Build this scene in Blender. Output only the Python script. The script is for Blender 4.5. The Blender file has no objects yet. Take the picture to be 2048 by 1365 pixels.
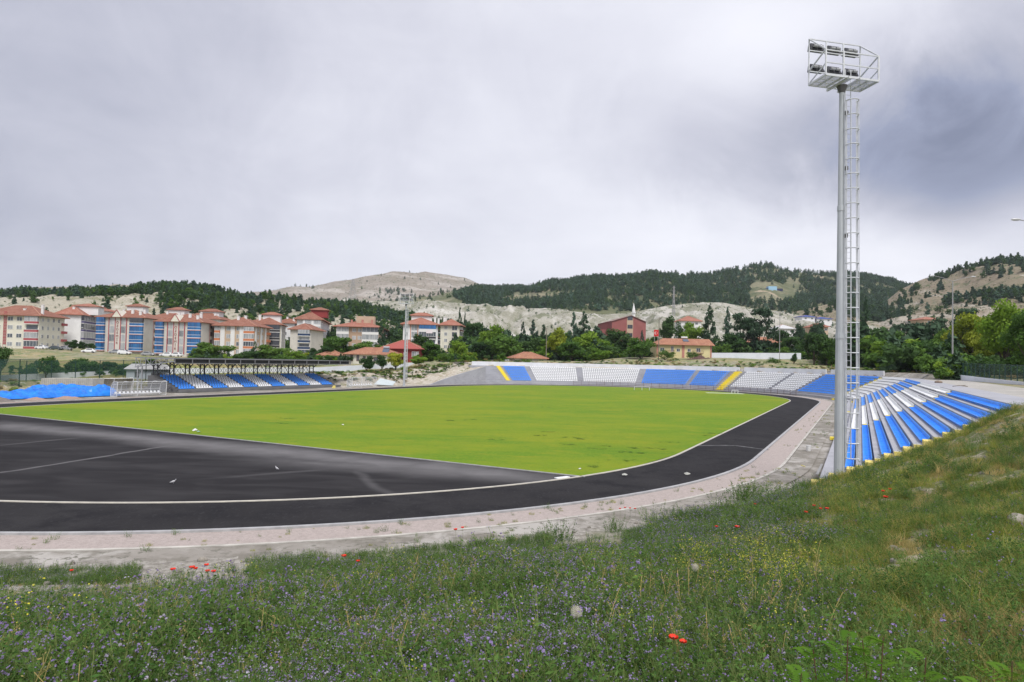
import bpy, math, random
import numpy as np
from mathutils import Matrix, Vector, Euler
R_ = math.radians
random.seed(7); rng = np.random.default_rng(11)
S = bpy.context.scene; COL = S.collection
# ------------------------------------------------------------------ camera, sky, sun, exposure
PITCH, ROLL, FPX, EYE = 0.02912, 0.02159, 1315.7, 6.5
cam = bpy.data.cameras.new('camera'); co = bpy.data.objects.new('camera', cam); COL.objects.link(co); S.camera = co
cam.sensor_width = 36; cam.lens = FPX/2048*36; cam.clip_start = 0.05; cam.clip_end = 9000
co.matrix_world = Matrix.Translation((0, 0, EYE)) @ Matrix.Rotation(math.pi/2+PITCH, 4, 'X') @ Matrix.Rotation(ROLL, 4, 'Z')
S.view_settings.view_transform = 'Standard'; S.view_settings.look = 'None'; S.view_settings.gamma = 1
S.view_settings.exposure = 0.5; S.view_settings.use_curve_mapping = False
SUN_EL, SUN_AZ = 55, 163      # azimuth clockwise from +Y: behind and a little to the left of the viewer
sl = bpy.data.lights.new('sun', 'SUN'); sl.energy = 2.3; sl.angle = R_(25); sl.color = (1, .96, .9)
so = bpy.data.objects.new('sun', sl); COL.objects.link(so)
_d = Vector((math.sin(R_(SUN_AZ))*math.cos(R_(SUN_EL)), math.cos(R_(SUN_AZ))*math.cos(R_(SUN_EL)), math.sin(R_(SUN_EL))))
so.rotation_euler = _d.to_track_quat('Z', 'Y').to_euler()
W = bpy.data.worlds.new('World'); S.world = W; W.use_nodes = True

def ray(u, v):
    c, s = math.cos(ROLL), math.sin(ROLL); cp, sp = math.cos(PITCH), math.sin(PITCH)
    xi = (u-1024)/FPX; zi = (682.5-v)/FPX
    x = xi*c-zi*s; z = xi*s+zi*c
    return np.array([x, cp-z*sp, sp+z*cp])
def at(u, v, D):                       # the world point seen at photo pixel u, v that lies D metres ahead
    r = ray(u, v); return r*D/r[1]+np.array([0, 0, EYE])
def proj(P):                           # world points (n,3) -> photo pixels
    P = np.asarray(P, float); c, s = math.cos(ROLL), math.sin(ROLL); cp, sp = math.cos(PITCH), math.sin(PITCH)
    X = P[:, 0]; Z0 = P[:, 2]-EYE; Y = P[:, 1]*cp+Z0*sp; Z = -P[:, 1]*sp+Z0*cp
    Y = np.where(Y < .1, .1, Y); x = X/Y; z = Z/Y
    return 1024+FPX*(x*c+z*s), 682.5-FPX*(-x*s+z*c)

def sky():
    nt = W.node_tree; N = nt.nodes; L = nt.links; N.clear()
    out = N.new('ShaderNodeOutputWorld'); bg = N.new('ShaderNodeBackground'); L.new(bg.outputs[0], out.inputs[0])
    bg.inputs[1].default_value = 0.1
    st = N.new('ShaderNodeTexSky'); st.sky_type = 'NISHITA'; st.sun_disc = False
    st.sun_elevation = R_(SUN_EL); st.sun_rotation = R_(SUN_AZ)
    tc = N.new('ShaderNodeTexCoord'); V = tc.outputs['Generated']
    def m(op, a, b=None, c=None, clamp=False):
        n = N.new('ShaderNodeMath'); n.operation = op; n.use_clamp = clamp
        for i, x in enumerate((a, b, c)):
            if x is None: continue
            if isinstance(x, (int, float)): n.inputs[i].default_value = x
            else: L.new(x, n.inputs[i])
        return n.outputs[0]
    sep = N.new('ShaderNodeSeparateXYZ'); L.new(V, sep.inputs[0])
    # project the cloud deck: x/(z+k), y/(z+k)
    zz = m('ADD', m('MAXIMUM', sep.outputs[2], 0.0), .16)
    cx = m('DIVIDE', sep.outputs[0], zz); cy = m('DIVIDE', sep.outputs[1], zz)
    cmb = N.new('ShaderNodeCombineXYZ'); L.new(cx, cmb.inputs[0]); L.new(cy, cmb.inputs[1]); L.new(m('MULTIPLY', sep.outputs[2], 1.5), cmb.inputs[2])
    def noise(vec, sc, det, rough, dist, off=0):
        n = N.new('ShaderNodeTexNoise'); n.inputs['Scale'].default_value = sc; n.inputs['Detail'].default_value = det
        n.inputs['Roughness'].default_value = rough; n.inputs['Distortion'].default_value = dist
        mp = N.new('ShaderNodeMapping'); mp.inputs['Location'].default_value = (off, off*.7, off*.3); L.new(vec, mp.inputs[0]); L.new(mp.outputs[0], n.inputs['Vector'])
        return n.outputs['Fac']
    n1 = noise(cmb.outputs[0], .55, 7, .52, .35, 3.1)
    n2 = noise(cmb.outputs[0], 1.7, 8, .6, .2, 7.7)
    n3 = noise(V, 5.5, 8, .62, .6, 1.3)
    def blob(u, v, k, wob=.25):        # soft mass of cloud round a direction in the sky
        d = ray(u, v); d = d/np.linalg.norm(d)
        ng = N.new('ShaderNodeVectorMath'); ng.operation = 'DISTANCE'; ng.inputs[1].default_value = tuple(d); L.new(V, ng.inputs[0])
        dd = m('ADD', ng.outputs['Value'], m('MULTIPLY', m('SUBTRACT', n3, .5), wob))
        mr = N.new('ShaderNodeMapRange'); mr.interpolation_type = 'SMOOTHSTEP'; L.new(dd, mr.inputs[0])
        mr.inputs[1].default_value = k; mr.inputs[2].default_value = 0; mr.inputs[3].default_value = 0; mr.inputs[4].default_value = 1
        return mr.outputs[0]
    b = m('ADD', .665, m('MULTIPLY', m('SUBTRACT', n1, .5), .24))
    b = m('ADD', b, m('MULTIPLY', m('SUBTRACT', n2, .5), .22))
    b = m('ADD', b, m('MULTIPLY', m('SUBTRACT', n3, .5), .20))
    for (u, v, k, a, wob) in ((820, 420, .62, .10, .2), (1500, 60, .22, .12, .22), (1480, 520, .40, .17, .2), (100, -150, .75, -.17, .25), (150, 500, .5, -.10, .2), (1480, 60, .16, .03, .2),
                         (1860, 330, .17, -.40, .10), (2060, 360, .18, -.40, .10), (1700, 285, .17, -.30, .14), (1500, 285, .16, -.26, .14), (1310, 265, .15, -.16, .14), (2040, 130, .22, -.20, .2), (1980, 500, .15, .28, .14), (1780, 490, .13, .16, .14), (2050, 420, .09, .16, .1), (270, 505, .05, .05, .08), (-900, 300, .6, -.05, .2)):
        b = m('ADD', b, m('MULTIPLY', blob(u, v, k, wob), a))
    cr = N.new('ShaderNodeValToRGB'); L.new(m('MAXIMUM', m('MINIMUM', b, 1), 0), cr.inputs[0])
    e = cr.color_ramp.elements
    e[0].position = .0; e[0].color = (.17, .19, .27, 1); e[1].position = 1; e[1].color = (.80, .80, .845, 1)
    for p, c in ((.22, (.25, .275, .375, 1)), (.42, (.37, .38, .455, 1)), (.6, (.51, .515, .585, 1)), (.78, (.65, .655, .715, 1))):
        x = e.new(p); x.color = c
    mul = N.new('ShaderNodeVectorMath'); mul.operation = 'SCALE'; mul.inputs['Scale'].default_value = 10.0; L.new(cr.outputs[0], mul.inputs[0])
    mx = N.new('ShaderNodeMix'); mx.data_type = 'RGBA'; mx.inputs[0].default_value = .96
    L.new(st.outputs[0], mx.inputs[6]); L.new(mul.outputs[0], mx.inputs[7]); L.new(mx.outputs[2], bg.inputs[0])
sky()

# ------------------------------------------------------------------ stadium frame: tx across, ty along, origin at the far bend's centre
TH = 1.0832; C2 = np.array([18.44, 137.98]); AV = np.array([math.cos(TH), math.sin(TH)]); RV = np.array([AV[1], -AV[0]])
RIN, LST, ROUT = 36.86, 82.5, 41.82
def T(tx, ty, z=0.): p = C2+RV*tx+AV*ty; return np.array([p[0], p[1], z])
def tf(x, y): dx = x-C2[0]; dy = y-C2[1]; return dx*RV[0]+dy*RV[1], dx*AV[0]+dy*AV[1]
def ring(R, phi, z=0.): w = R_(phi); return T(R*math.cos(w), R*math.sin(w), z)
def onring(u, R, z, lo=-5, hi=185):    # angle on the far bend at which photo column u meets the ring
    w = np.linspace(lo, hi, 3000); P = np.array([ring(R, a, z) for a in w]); U, _ = proj(P); return w[np.argmin(abs(U-u))]
def sm(x, a, b): t = np.clip((x-a)/(b-a), 0, 1); return t*t*(3-2*t)

# value noise
def _h(ix, iy, s):
    n = (ix.astype(np.int64)*374761393+iy.astype(np.int64)*668265263+s*1442695041) & 0x7fffffff
    n = ((n ^ (n >> 13))*1274126177) & 0x7fffffff
    return ((n ^ (n >> 16)) & 0xffff)/65535.
def vn(x, y, s=0):
    x = np.asarray(x, float); y = np.asarray(y, float); ix = np.floor(x); iy = np.floor(y); fx = x-ix; fy = y-iy
    fx = fx*fx*(3-2*fx); fy = fy*fy*(3-2*fy)
    a = _h(ix, iy, s); b = _h(ix+1, iy, s); c = _h(ix, iy+1, s); d = _h(ix+1, iy+1, s)
    return (a*(1-fx)+b*fx)*(1-fy)+(c*(1-fx)+d*fx)*fy-.5
def fbm(x, y, o=4, s=0):
    r = 0; a = 1.
    for i in range(o): r = r+a*vn(x, y, s+i*17); x = np.asarray(x)*2.03+5.1; y = np.asarray(y)*2.03+1.7; a *= .5
    return r

# ------------------------------------------------------------------ ground height
WALL = [(-260, 100, 756, 768), (0, 114, 751, 762), (340, 137, 737, 748), (640, 166, 735, 746.5), (800, 188, 727, 741), (980, 232, 720, 733), (1150, 258, 717, 724.5), (1390, 258, 714.5, 722)]
WALL2 = [(1420, 236, 706, 718.5), (1602, 236, 706.5, 719)]
CT = [(0, 697, 245), (76, 699, 240), (135, 695, 247), (160, 696, 262), (285, 709, 235), (193, 703, 240), (310, 707, 245), (425, 714, 226), (350, 714, 224), (507, 714, 230), (583, 713, 250), (620, 712, 245), (662, 707, 282), (668, 704, 290), (783, 702, 290), (900, 707, 250), (930, 702, 290),
      (690, 727, 188), (845, 722, 196), (1025, 722, 216), (1100, 721, 216), (1220, 697, 325), (1305, 695, 325), (1310, 714, 235), (1432, 714, 235), (1640, 731, 212), (1730, 737, 205), (1092, 724, 225), (1316, 722, 225),
      (0, 742, 135), (100, 740, 140), (280, 735, 150), (0, 716, 190), (250, 722, 190), (380, 724, 190), (1850, 741, 190), (1950, 748, 130), (2048, 755, 100), (2200, 760, 90), (2100, 752, 140)]
ctrl = [at(*(a, b, c)) for a, b, c in CT]+[at(w[0], w[3], w[1]) for w in WALL+WALL2]
ctrl += [np.array([(u-1024)/FPX*d, d, z]) for u, d, z in [(-600, 300, 8), (100, 380, 14), (500, 380, 14), (900, 380, 14), (1300, 420, 14), (1700, 380, 12), (2048, 380, 10), (2500, 300, 8), (0, 800, 22), (700, 800, 22), (1400, 800, 22), (2100, 800, 20), (1650, 290, 10), (1850, 290, 8.5), (1100, 300, 10.5), (800, 320, 10),
                                                     (1024, 2500, 25), (-800, 2500, 25), (2800, 2500, 25), (-800, 900, 15), (3000, 900, 12)]]
ctrl = np.array(ctrl)
def shep(x, y):
    num = np.zeros_like(x); den = np.zeros_like(x)
    for c in ctrl:
        d2 = (x-c[0])**2+(y-c[1])**2+60.; w = 1/d2**2; num += w*c[2]; den += w
    return num/den
def sdist(x, y):                       # distance outside the oval, and the angle round its bends
    tx, ty = tf(x, y); e = np.where(ty > 0, ty, np.where(ty < -LST, ty+LST, 0.)); r = np.hypot(tx, e)
    return r-45.8, np.degrees(np.arctan2(e, tx)), tx, ty
def GH(x, y):
    x = np.atleast_1d(np.asarray(x, float)); y = np.atleast_1d(np.asarray(y, float))
    d, ph, tx, ty = sdist(x, y)
    far = shep(x, y)
    # stand side (right and far)
    zs = np.where(d < .6, -.06, np.where(d < 10.6, (d-.6)/10*4.55-.75, 4.8)); zs = np.where(d >= 10.4, 4.76, zs)
    zs = zs + sm(d, 11.8, 13)*np.where(ty > 0, .9, .0)
    zs = zs*(1-sm(d, 14, 32)) + far*sm(d, 14, 32)
    # left: flat apron, rubble bank, then town
    hb = 2.4+2.2*sm(ty, 0, 30)
    zl = -.06 + (hb)*np.where(ty > -23, sm(d, 2.5, 15), 0)
    zl = np.where(ty < -18, np.maximum(zl, -.06+1.7*sm(-tx, 62, 66)), zl)
    zw = 4.6*np.clip((176-ph)/23, 0, 1)
    zl = np.where((ty > 0) & (tx < 0) & (d > 2.9), np.maximum(zl, zw-.1), zl)
    zl = np.where(ty > -23, zl+np.clip(d-1, 0, 4)/4*fbm(x*.35, y*.35, 4, 5)*.9*(1-sm(d, 15, 22)), zl)
    zl = zl*(1-sm(d, 17, 30)) + far*sm(d, 17, 30)
    left = (tx < 0) & ((ty < 0) | (ph > 153))
    z = np.where(left, zl, zs)
    # near bank
    aa = np.abs(ph); w = 11+11*sm(aa, 8, 40)
    b = np.clip((d-1.2+.5*(1-sm(aa, 14, 30)))/w, 0, 1); zb = 4.95*(b*.75+.25*b*b*(3-2*b)) + sm(d, w, w+40)*.6 + .45*sm(d, 5, 10)*(1-sm(aa, 14, 34))
    zb = zb +  (fbm(x*.5, y*.5, 4, 9)*.30+fbm(x*2.2, y*2.2, 3, 3)*.07)*sm(d, .5, 5) + .01 + .12*np.clip(fbm(x*1.6, y*1.6, 3, 88)+.1, 0, 1)*sm(d, -.2, 1.)*(1-sm(d, 3, 6))
    nd = sm(-ty, 90.3, 91.6)*np.where(tx > -30, 1, 0)
    z = z*(1-nd)+zb*nd
    z = np.where(d < np.where(nd > .5, -.6, 0), -.06, z)
    return z
def gz(x, y): return float(GH([x], [y])[0])
def gpt(u, D, dv=0):                   # ground point under photo column u at distance D
    r = ray(u, 705+(u-1024)*.0216*1.); x, y = r[0]/r[1]*D, D
    z = gz(x, y); uu, vv = proj([[x, y, z]]); r = ray(u, vv[0]); x = r[0]/r[1]*D
    return np.array([x, y, gz(x, y)])

# ------------------------------------------------------------------ materials
MATS = {}
def nodes(name):
    m = bpy.data.materials.new(name); m.use_nodes = True; nt = m.node_tree; b = nt.nodes['Principled BSDF']; return m, nt.nodes, nt.links, b
def mat(name, c1, c2=None, sc=4., rough=.8, metal=0., bump=0., det=5, dist=0., coord='Object', scale3=None, rnd=0., c3=None, lo=.35, hi=.65, spec=.5, alpha=None, trans=0.):
    if name in MATS: return MATS[name]
    m, N, L, b = nodes(name); MATS[name] = m
    b.inputs['Roughness'].default_value = rough; b.inputs['Metallic'].default_value = metal; b.inputs['Specular IOR Level'].default_value = spec
    if c2 is None: c2 = tuple(min(1, x*.82) for x in c1)
    tc = N.new('ShaderNodeTexCoord'); vec = tc.outputs[coord]
    if coord == 'World': pass
    if scale3:
        mp = N.new('ShaderNodeMapping'); mp.inputs['Scale'].default_value = scale3; L.new(vec, mp.inputs[0]); vec = mp.outputs[0]
    n = N.new('ShaderNodeTexNoise'); n.inputs['Scale'].default_value = sc; n.inputs['Detail'].default_value = det; n.inputs['Distortion'].default_value = dist; n.inputs['Roughness'].default_value = .6
    L.new(vec, n.inputs['Vector'])
    cr = N.new('ShaderNodeValToRGB'); e = cr.color_ramp.elements; e[0].position = lo; e[0].color = (*c1, 1); e[1].position = hi; e[1].color = (*c2, 1)
    if c3: x = e.new(min(.98, hi+.12)); x.color = (*c3, 1)
    L.new(n.outputs['Fac'], cr.inputs[0]); colr = cr.outputs[0]
    if rnd:
        oi = N.new('ShaderNodeObjectInfo'); hs = N.new('ShaderNodeHueSaturation')
        mr = N.new('ShaderNodeMapRange'); mr.inputs[3].default_value = 1-rnd; mr.inputs[4].default_value = 1+rnd; L.new(oi.outputs['Random'], mr.inputs[0]); L.new(mr.outputs[0], hs.inputs['Value'])
        m2 = N.new('ShaderNodeMath'); m2.operation = 'MULTIPLY_ADD'; m2.inputs[1].default_value = -rnd*.10; m2.inputs[2].default_value = .5+rnd*.05; L.new(oi.outputs['Random'], m2.inputs[0]); L.new(m2.outputs[0], hs.inputs['Hue'])
        L.new(colr, hs.inputs['Color']); colr = hs.outputs[0]
    L.new(colr, b.inputs['Base Color'])
    if bump:
        bp = N.new('ShaderNodeBump'); bp.inputs['Strength'].default_value = min(1, bump); bp.inputs['Distance'].default_value = .05*max(1, bump); L.new(n.outputs['Fac'], bp.inputs['Height']); L.new(bp.outputs[0], b.inputs['Normal'])
    if alpha is not None: b.inputs['Alpha'].default_value = alpha
    if trans: b.inputs['Transmission Weight'].default_value = trans
    return m
def leafmat(name, c1, c2, rnd=.25, sc=1.2, tr=.35):
    m = mat(name, c1, c2, sc=sc, rough=.7, rnd=rnd, lo=.3, hi=.7, spec=.2, det=3)
    N = m.node_tree.nodes; L = m.node_tree.links; b = N['Principled BSDF']; out = N['Material Output']
    t = N.new('ShaderNodeBsdfTranslucent'); L.new(b.inputs['Base Color'].links[0].from_socket, t.inputs[0]); mx = N.new('ShaderNodeMixShader'); mx.inputs[0].default_value = tr
    L.new(b.outputs[0], mx.inputs[1]); L.new(t.outputs[0], mx.inputs[2]); L.new(mx.outputs[0], out.inputs[0]); return m
def layered(name, layers, rough=.95, spec=.25, bumpsc=None, bump=.5, coord='Object', bdist=.1):
    """stack of noise-masked colours: (colour, scale, threshold, softness, scale3)"""
    if name in MATS: return MATS[name]
    m, N, L, b = nodes(name); MATS[name] = m; b.inputs['Roughness'].default_value = rough; b.inputs['Specular IOR Level'].default_value = spec
    tc = N.new('ShaderNodeTexCoord'); cur = None
    for i, (c, sc, th, so_, s3) in enumerate(layers):
        if cur is None:
            rgb = N.new('ShaderNodeRGB'); rgb.outputs[0].default_value = (*c, 1); cur = rgb.outputs[0]; continue
        mp = N.new('ShaderNodeMapping'); mp.inputs['Scale'].default_value = s3 or (1, 1, 1); mp.inputs['Location'].default_value = (i*13.7, i*5.1, i*2.2); L.new(tc.outputs[coord], mp.inputs[0])
        n = N.new('ShaderNodeTexNoise'); n.inputs['Scale'].default_value = sc; n.inputs['Detail'].default_value = 8; n.inputs['Roughness'].default_value = .65; n.inputs['Distortion'].default_value = .3; L.new(mp.outputs[0], n.inputs['Vector'])
        mr = N.new('ShaderNodeMapRange'); mr.interpolation_type = 'SMOOTHSTEP'; mr.inputs[1].default_value = th-so_; mr.inputs[2].default_value = th+so_; L.new(n.outputs['Fac'], mr.inputs[0])
        mx = N.new('ShaderNodeMix'); mx.data_type = 'RGBA'; L.new(mr.outputs[0], mx.inputs[0]); L.new(cur, mx.inputs[6]); mx.inputs[7].default_value = (*c, 1); cur = mx.outputs[2]
    L.new(cur, b.inputs['Base Color'])
    if bumpsc:
        n = N.new('ShaderNodeTexNoise'); n.inputs['Scale'].default_value = bumpsc; n.inputs['Detail'].default_value = 8; L.new(tc.outputs[coord], n.inputs['Vector'])
        bp = N.new('ShaderNodeBump'); bp.inputs['Strength'].default_value = bump; bp.inputs['Distance'].default_value = bdist; L.new(n.outputs['Fac'], bp.inputs['Height']); L.new(bp.outputs[0], b.inputs['Normal'])
    return m

# ------------------------------------------------------------------ mesh builder and object helpers
class MB:
    def __init__(s): s.v = []; s.f = []; s.m = []; s.cm = 0
    def add(s, vs, fs):
        n = len(s.v); s.v += [tuple(map(float, p)) for p in vs]; s.f += [tuple(i+n for i in f) for f in fs]; s.m += [s.cm]*len(fs); return s
    def box(s, x0, x1, y0, y1, z0, z1):
        return s.hexa([(x0, y0, z0), (x1, y0, z0), (x1, y1, z0), (x0, y1, z0), (x0, y0, z1), (x1, y0, z1), (x1, y1, z1), (x0, y1, z1)])
    def hexa(s, p): return s.add(p, [(3, 2, 1, 0), (4, 5, 6, 7), (0, 1, 5, 4), (1, 2, 6, 5), (2, 3, 7, 6), (3, 0, 4, 7)])
    def obox(s, o, ax, ay, az):            # box from corner o along three vectors
        o, ax, ay, az = map(np.asarray, (o, ax, ay, az)); return s.hexa([o, o+ax, o+ax+ay, o+ay, o+az, o+ax+az, o+ax+ay+az, o+ay+az])
    def beam(s, a, b, w, h=None):
        a = np.asarray(a, float); b = np.asarray(b, float); h = h or w; d = b-a; l = np.linalg.norm(d)
        if l < 1e-6: return s
        d /= l; up = np.array([0, 0, 1.]) if abs(d[2]) < .95 else np.array([1., 0, 0]); x = np.cross(d, up); x /= np.linalg.norm(x); y = np.cross(x, d)
        return s.obox(a-x*w/2-y*h/2, x*w, y*h, b-a)
    def tube(s, pts, r, n=8, cap=True):
        pts = [np.asarray(p, float) for p in pts]; k = len(pts); rs = r if hasattr(r, '__len__') else [r]*k; vs = []
        for i, p in enumerate(pts):
            d = pts[min(i+1, k-1)]-pts[max(i-1, 0)]; d = d/(np.linalg.norm(d)+1e-9); up = np.array([0, 0, 1.]) if abs(d[2]) < .9 else np.array([1., 0, 0])
            x = np.cross(d, up); x /= np.linalg.norm(x); y = np.cross(d, x)
            for j in range(n): a = 2*math.pi*j/n; vs.append(p+rs[i]*(x*math.cos(a)+y*math.sin(a)))
        fs = [(i*n+j, i*n+(j+1) % n, (i+1)*n+(j+1) % n, (i+1)*n+j) for i in range(k-1) for j in range(n)]
        if cap: fs += [tuple(range(n-1, -1, -1)), tuple((k-1)*n+j for j in range(n))]
        return s.add(vs, fs)
    def quad(s, a, b, c, d): return s.add([a, b, c, d], [(0, 1, 2, 3)])
    def sphere(s, c, r, nu=10, nv=6, sq=(1, 1, 1)):
        vs = []; fs = []
        for i in range(nv+1):
            for j in range(nu):
                a = math.pi*i/nv; b = 2*math.pi*j/nu; vs.append((c[0]+r*sq[0]*math.sin(a)*math.cos(b), c[1]+r*sq[1]*math.sin(a)*math.sin(b), c[2]+r*sq[2]*math.cos(a)))
        for i in range(nv):
            for j in range(nu): fs.append((i*nu+j, (i+1)*nu+j, (i+1)*nu+(j+1) % nu, i*nu+(j+1) % nu))
        return s.add(vs, fs)
    def build(s, name, mats, parent=None, smooth=False, label=None):
        base = rootloc(parent) if parent is not None else np.zeros(3)
        me = bpy.data.meshes.new(name); me.from_pydata([tuple(np.array(v)-base) for v in s.v] if parent is not None else s.v, [], s.f)
        for m_ in (mats if isinstance(mats, (list, tuple)) else [mats]): me.materials.append(m_)
        if any(s.m): me.polygons.foreach_set('material_index', s.m)
        if smooth: me.polygons.foreach_set('use_smooth', [True]*len(me.polygons))
        me.update(); o = bpy.data.objects.new(name, me); COL.objects.link(o)
        if parent is not None: o.parent = parent
        if label: o['label'] = label
        return o
def rootloc(o):
    p = np.zeros(3)
    while o is not None: p += np.array(o.location); o = o.parent
    return p
def tag(o, label=None, cat=None, group=None, kind=None):
    for k, v in (('label', label), ('category', cat), ('group', group), ('kind', kind)):
        if v: o[k] = v
    return o
def thing(name, label, cat, loc=(0, 0, 0), rz=0, group=None):
    o = bpy.data.objects.new(name, None); COL.objects.link(o); o.empty_display_size = .3; o.location = tuple(map(float, loc)); o.rotation_euler = (0, 0, rz)
    return tag(o, label, cat, group)
def dup(root, loc, rz=0, sc=1, label=None, group=None, parent=None):
    c = root.copy(); COL.objects.link(c)
    if parent is None:
        c.location = tuple(map(float, loc)); c.rotation_euler = (0, 0, rz); c.scale = (sc,)*3 if not hasattr(sc, '__len__') else tuple(sc)
        if label: c['label'] = label
        if group: c['group'] = group
    else: c.parent = parent
    for ch in KIDS.get(root.name, [x for x in root.children]): dup(ch, None, parent=c)
    return c
KIDS = {}
def struct(o): o['kind'] = 'structure'; return o
def gridmesh(name, P, nu, nv, mats, smooth=True, parent=None):
    idx = np.arange(nu*nv).reshape(nu, nv); f = np.stack([idx[:-1, :-1], idx[1:, :-1], idx[1:, 1:], idx[:-1, 1:]], -1).reshape(-1, 4)
    me = bpy.data.meshes.new(name); me.vertices.add(nu*nv); me.vertices.foreach_set('co', np.asarray(P, np.float32).reshape(-1))
    me.loops.add(len(f)*4); me.loops.foreach_set('vertex_index', f.reshape(-1).astype(np.int32)); me.polygons.add(len(f))
    me.polygons.foreach_set('loop_start', np.arange(len(f), dtype=np.int32)*4)
    if smooth: me.polygons.foreach_set('use_smooth', np.ones(len(f), bool))
    me.update(calc_edges=True); me.validate()
    for m_ in (mats if isinstance(mats, (list, tuple)) else [mats]): me.materials.append(m_)
    o = bpy.data.objects.new(name, me); COL.objects.link(o)
    if parent is not None: o.parent = parent
    return o

# ------------------------------------------------------------------ ground sheet
def ground():
    az = np.concatenate([np.linspace(-180, -46, 40)[:-1], np.linspace(-46, 46, 470), np.linspace(46, 180, 40)[1:]])
    rr = [0.4]
    while rr[-1] < 4200: rr.append(rr[-1]*1.0175+.01)
    rr = np.array(rr); A, Rr = np.meshgrid(np.radians(az), rr, indexing='ij'); x = np.sin(A)*Rr; y = np.cos(A)*Rr
    z = GH(x.ravel(), y.ravel()).reshape(x.shape)
    P = np.stack([x, y, z], -1).reshape(-1, 3)
    soil = layered('ground_soil', [((.30, .27, .22), 1, 0, 0, None), ((.20, .20, .10), .06, .47, .12, None), ((.33, .27, .15), .11, .52, .08, None), ((.12, .17, .05), .35, .54, .06, None), ((.42, .39, .34), 1.3, .60, .05, None), ((.10, .13, .04), 2.5, .62, .04, None)], bumpsc=3, bump=.6)
    chalk = layered('rubble_soil', [((.43, .39, .33), 1, 0, 0, None), ((.34, .29, .22), .35, .52, .08, None), ((.52, .49, .43), 1.2, .56, .05, None), ((.16, .18, .09), .5, .60, .05, None)], bumpsc=1.6, bump=.9, bdist=.3)
    dust = layered('dusty_concrete_soil', [((.27, .25, .225), 1, 0, 0, None), ((.19, .175, .15), .8, .5, .1, None), ((.39, .37, .345), .3, .55, .08, None), ((.15, .145, .12), 2.2, .60, .04, None)], bumpsc=4, bump=.4)
    bank = layered('bank_soil', [((.20, .18, .12), 1, 0, 0, None), ((.12, .14, .05), .8, .46, .1, None), ((.34, .30, .23), 1.1, .58, .06, None), ((.42, .38, .31), 3, .66, .04, None)], bumpsc=9, bump=.8, bdist=.08)
    dryg = layered('dry_grass_slope', [((.30, .26, .11), 1, 0, 0, None), ((.22, .25, .07), .08, .48, .1, (1, 1, 1)), ((.36, .28, .15), .15, .55, .06, None), ((.17, .20, .06), .6, .6, .06, None)], bumpsc=4, bump=.8)
    o = gridmesh('ground', P, len(az), len(rr), [soil, chalk, dust, bank, dryg])
    xc = (x[:-1, :-1]+x[1:, 1:])/2; yc = (y[:-1, :-1]+y[1:, 1:])/2; xc = xc.ravel(); yc = yc.ravel()
    d, ph, tx, ty = sdist(xc, yc); mi = np.zeros(len(xc), np.int32)
    left = (tx < 0)
    mi[left & (d < 15) & (d > -3) & (ty > -24)] = 1
    mi[left & (d < 17) & (d > -3) & (ty <= -24)] = 2
    mi[(~left) & (d < 14) & (d > -3)] = 2
    mi[(ty < -89.5) & (d > -3) & (tx > -40) & (d < 90) & (~((tx > 45.5) & (ty > -90.7)))] = 3
    mi[left & (d >= 22) & (d < 95) & (ty < -10)] = 4
    o.data.polygons.foreach_set('material_index', mi); struct(o)
    dv, pv, xv, yv = sdist(P[:, 0], P[:, 1]); bm = sm(dv+fbm(P[:, 0]*.6, P[:, 1]*.6, 4, 12)*1.6-np.where(proj(P)[0] < 640, 1.6, 0), .6, 2.6)*np.where(yv < -90.4, 1, 0)
    at_ = o.data.attributes.new('weedy', 'FLOAT', 'POINT'); at_.data.foreach_set('value', bm.astype(np.float32))
    N = bank.node_tree.nodes; L = bank.node_tree.links; b = N['Principled BSDF']; old = b.inputs['Base Color'].links[0].from_socket
    n = N.new('ShaderNodeTexNoise'); n.inputs['Scale'].default_value = 3.5; n.inputs['Detail'].default_value = 9; n.inputs['Roughness'].default_value = .75; tc = N.new('ShaderNodeTexCoord'); L.new(tc.outputs['Object'], n.inputs['Vector'])
    cr = N.new('ShaderNodeValToRGB'); e = cr.color_ramp.elements; e[0].position = .36; e[0].color = (.15, .135, .115, 1); e[1].position = .64; e[1].color = (.40, .38, .345, 1); L.new(n.outputs['Fac'], cr.inputs[0])
    a_ = N.new('ShaderNodeAttribute'); a_.attribute_name = 'weedy'; mx = N.new('ShaderNodeMix'); mx.data_type = 'RGBA'; L.new(a_.outputs['Fac'], mx.inputs[0]); L.new(cr.outputs[0], mx.inputs[6]); L.new(old, mx.inputs[7]); L.new(mx.outputs[2], b.inputs['Base Color'])
ground()

def ringstrip(name, R0, R1, z, m, closed=True, step=2.0, zh=0.0):
    """sheet (or low kerb of height zh) that follows the oval between two radii"""
    pts = [(1, 0, a) for a in np.arange(0, 180.1, step)]+[(0, 0, 0)]+[(-1, 0, a) for a in np.arange(180, 360.1, step)]
    mb = MB(); c = []
    for R in (R0, R1):
        row = [T(R*math.cos(R_(a)), R*math.sin(R_(a)), z) for a in np.arange(0, 180.1, step)]
        row += [T(R*math.cos(R_(a)), -LST+R*math.sin(R_(a)), z) for a in np.arange(180, 360.1, step)]
        # break the straights up so that the strip stays even
        c.append(row)
    n = len(c[0])
    for i in range(n):
        j = (i+1) % n; a, b, cc, dd = c[0][i], c[0][j], c[1][j], c[1][i]
        if zh:
            lo = np.array([0, 0, zh]); mb.hexa([a-lo, b-lo, cc-lo, dd-lo, a, b, cc, dd])
        else: mb.quad(a, b, cc, dd)
    return struct(mb.build(name, m))
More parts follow.
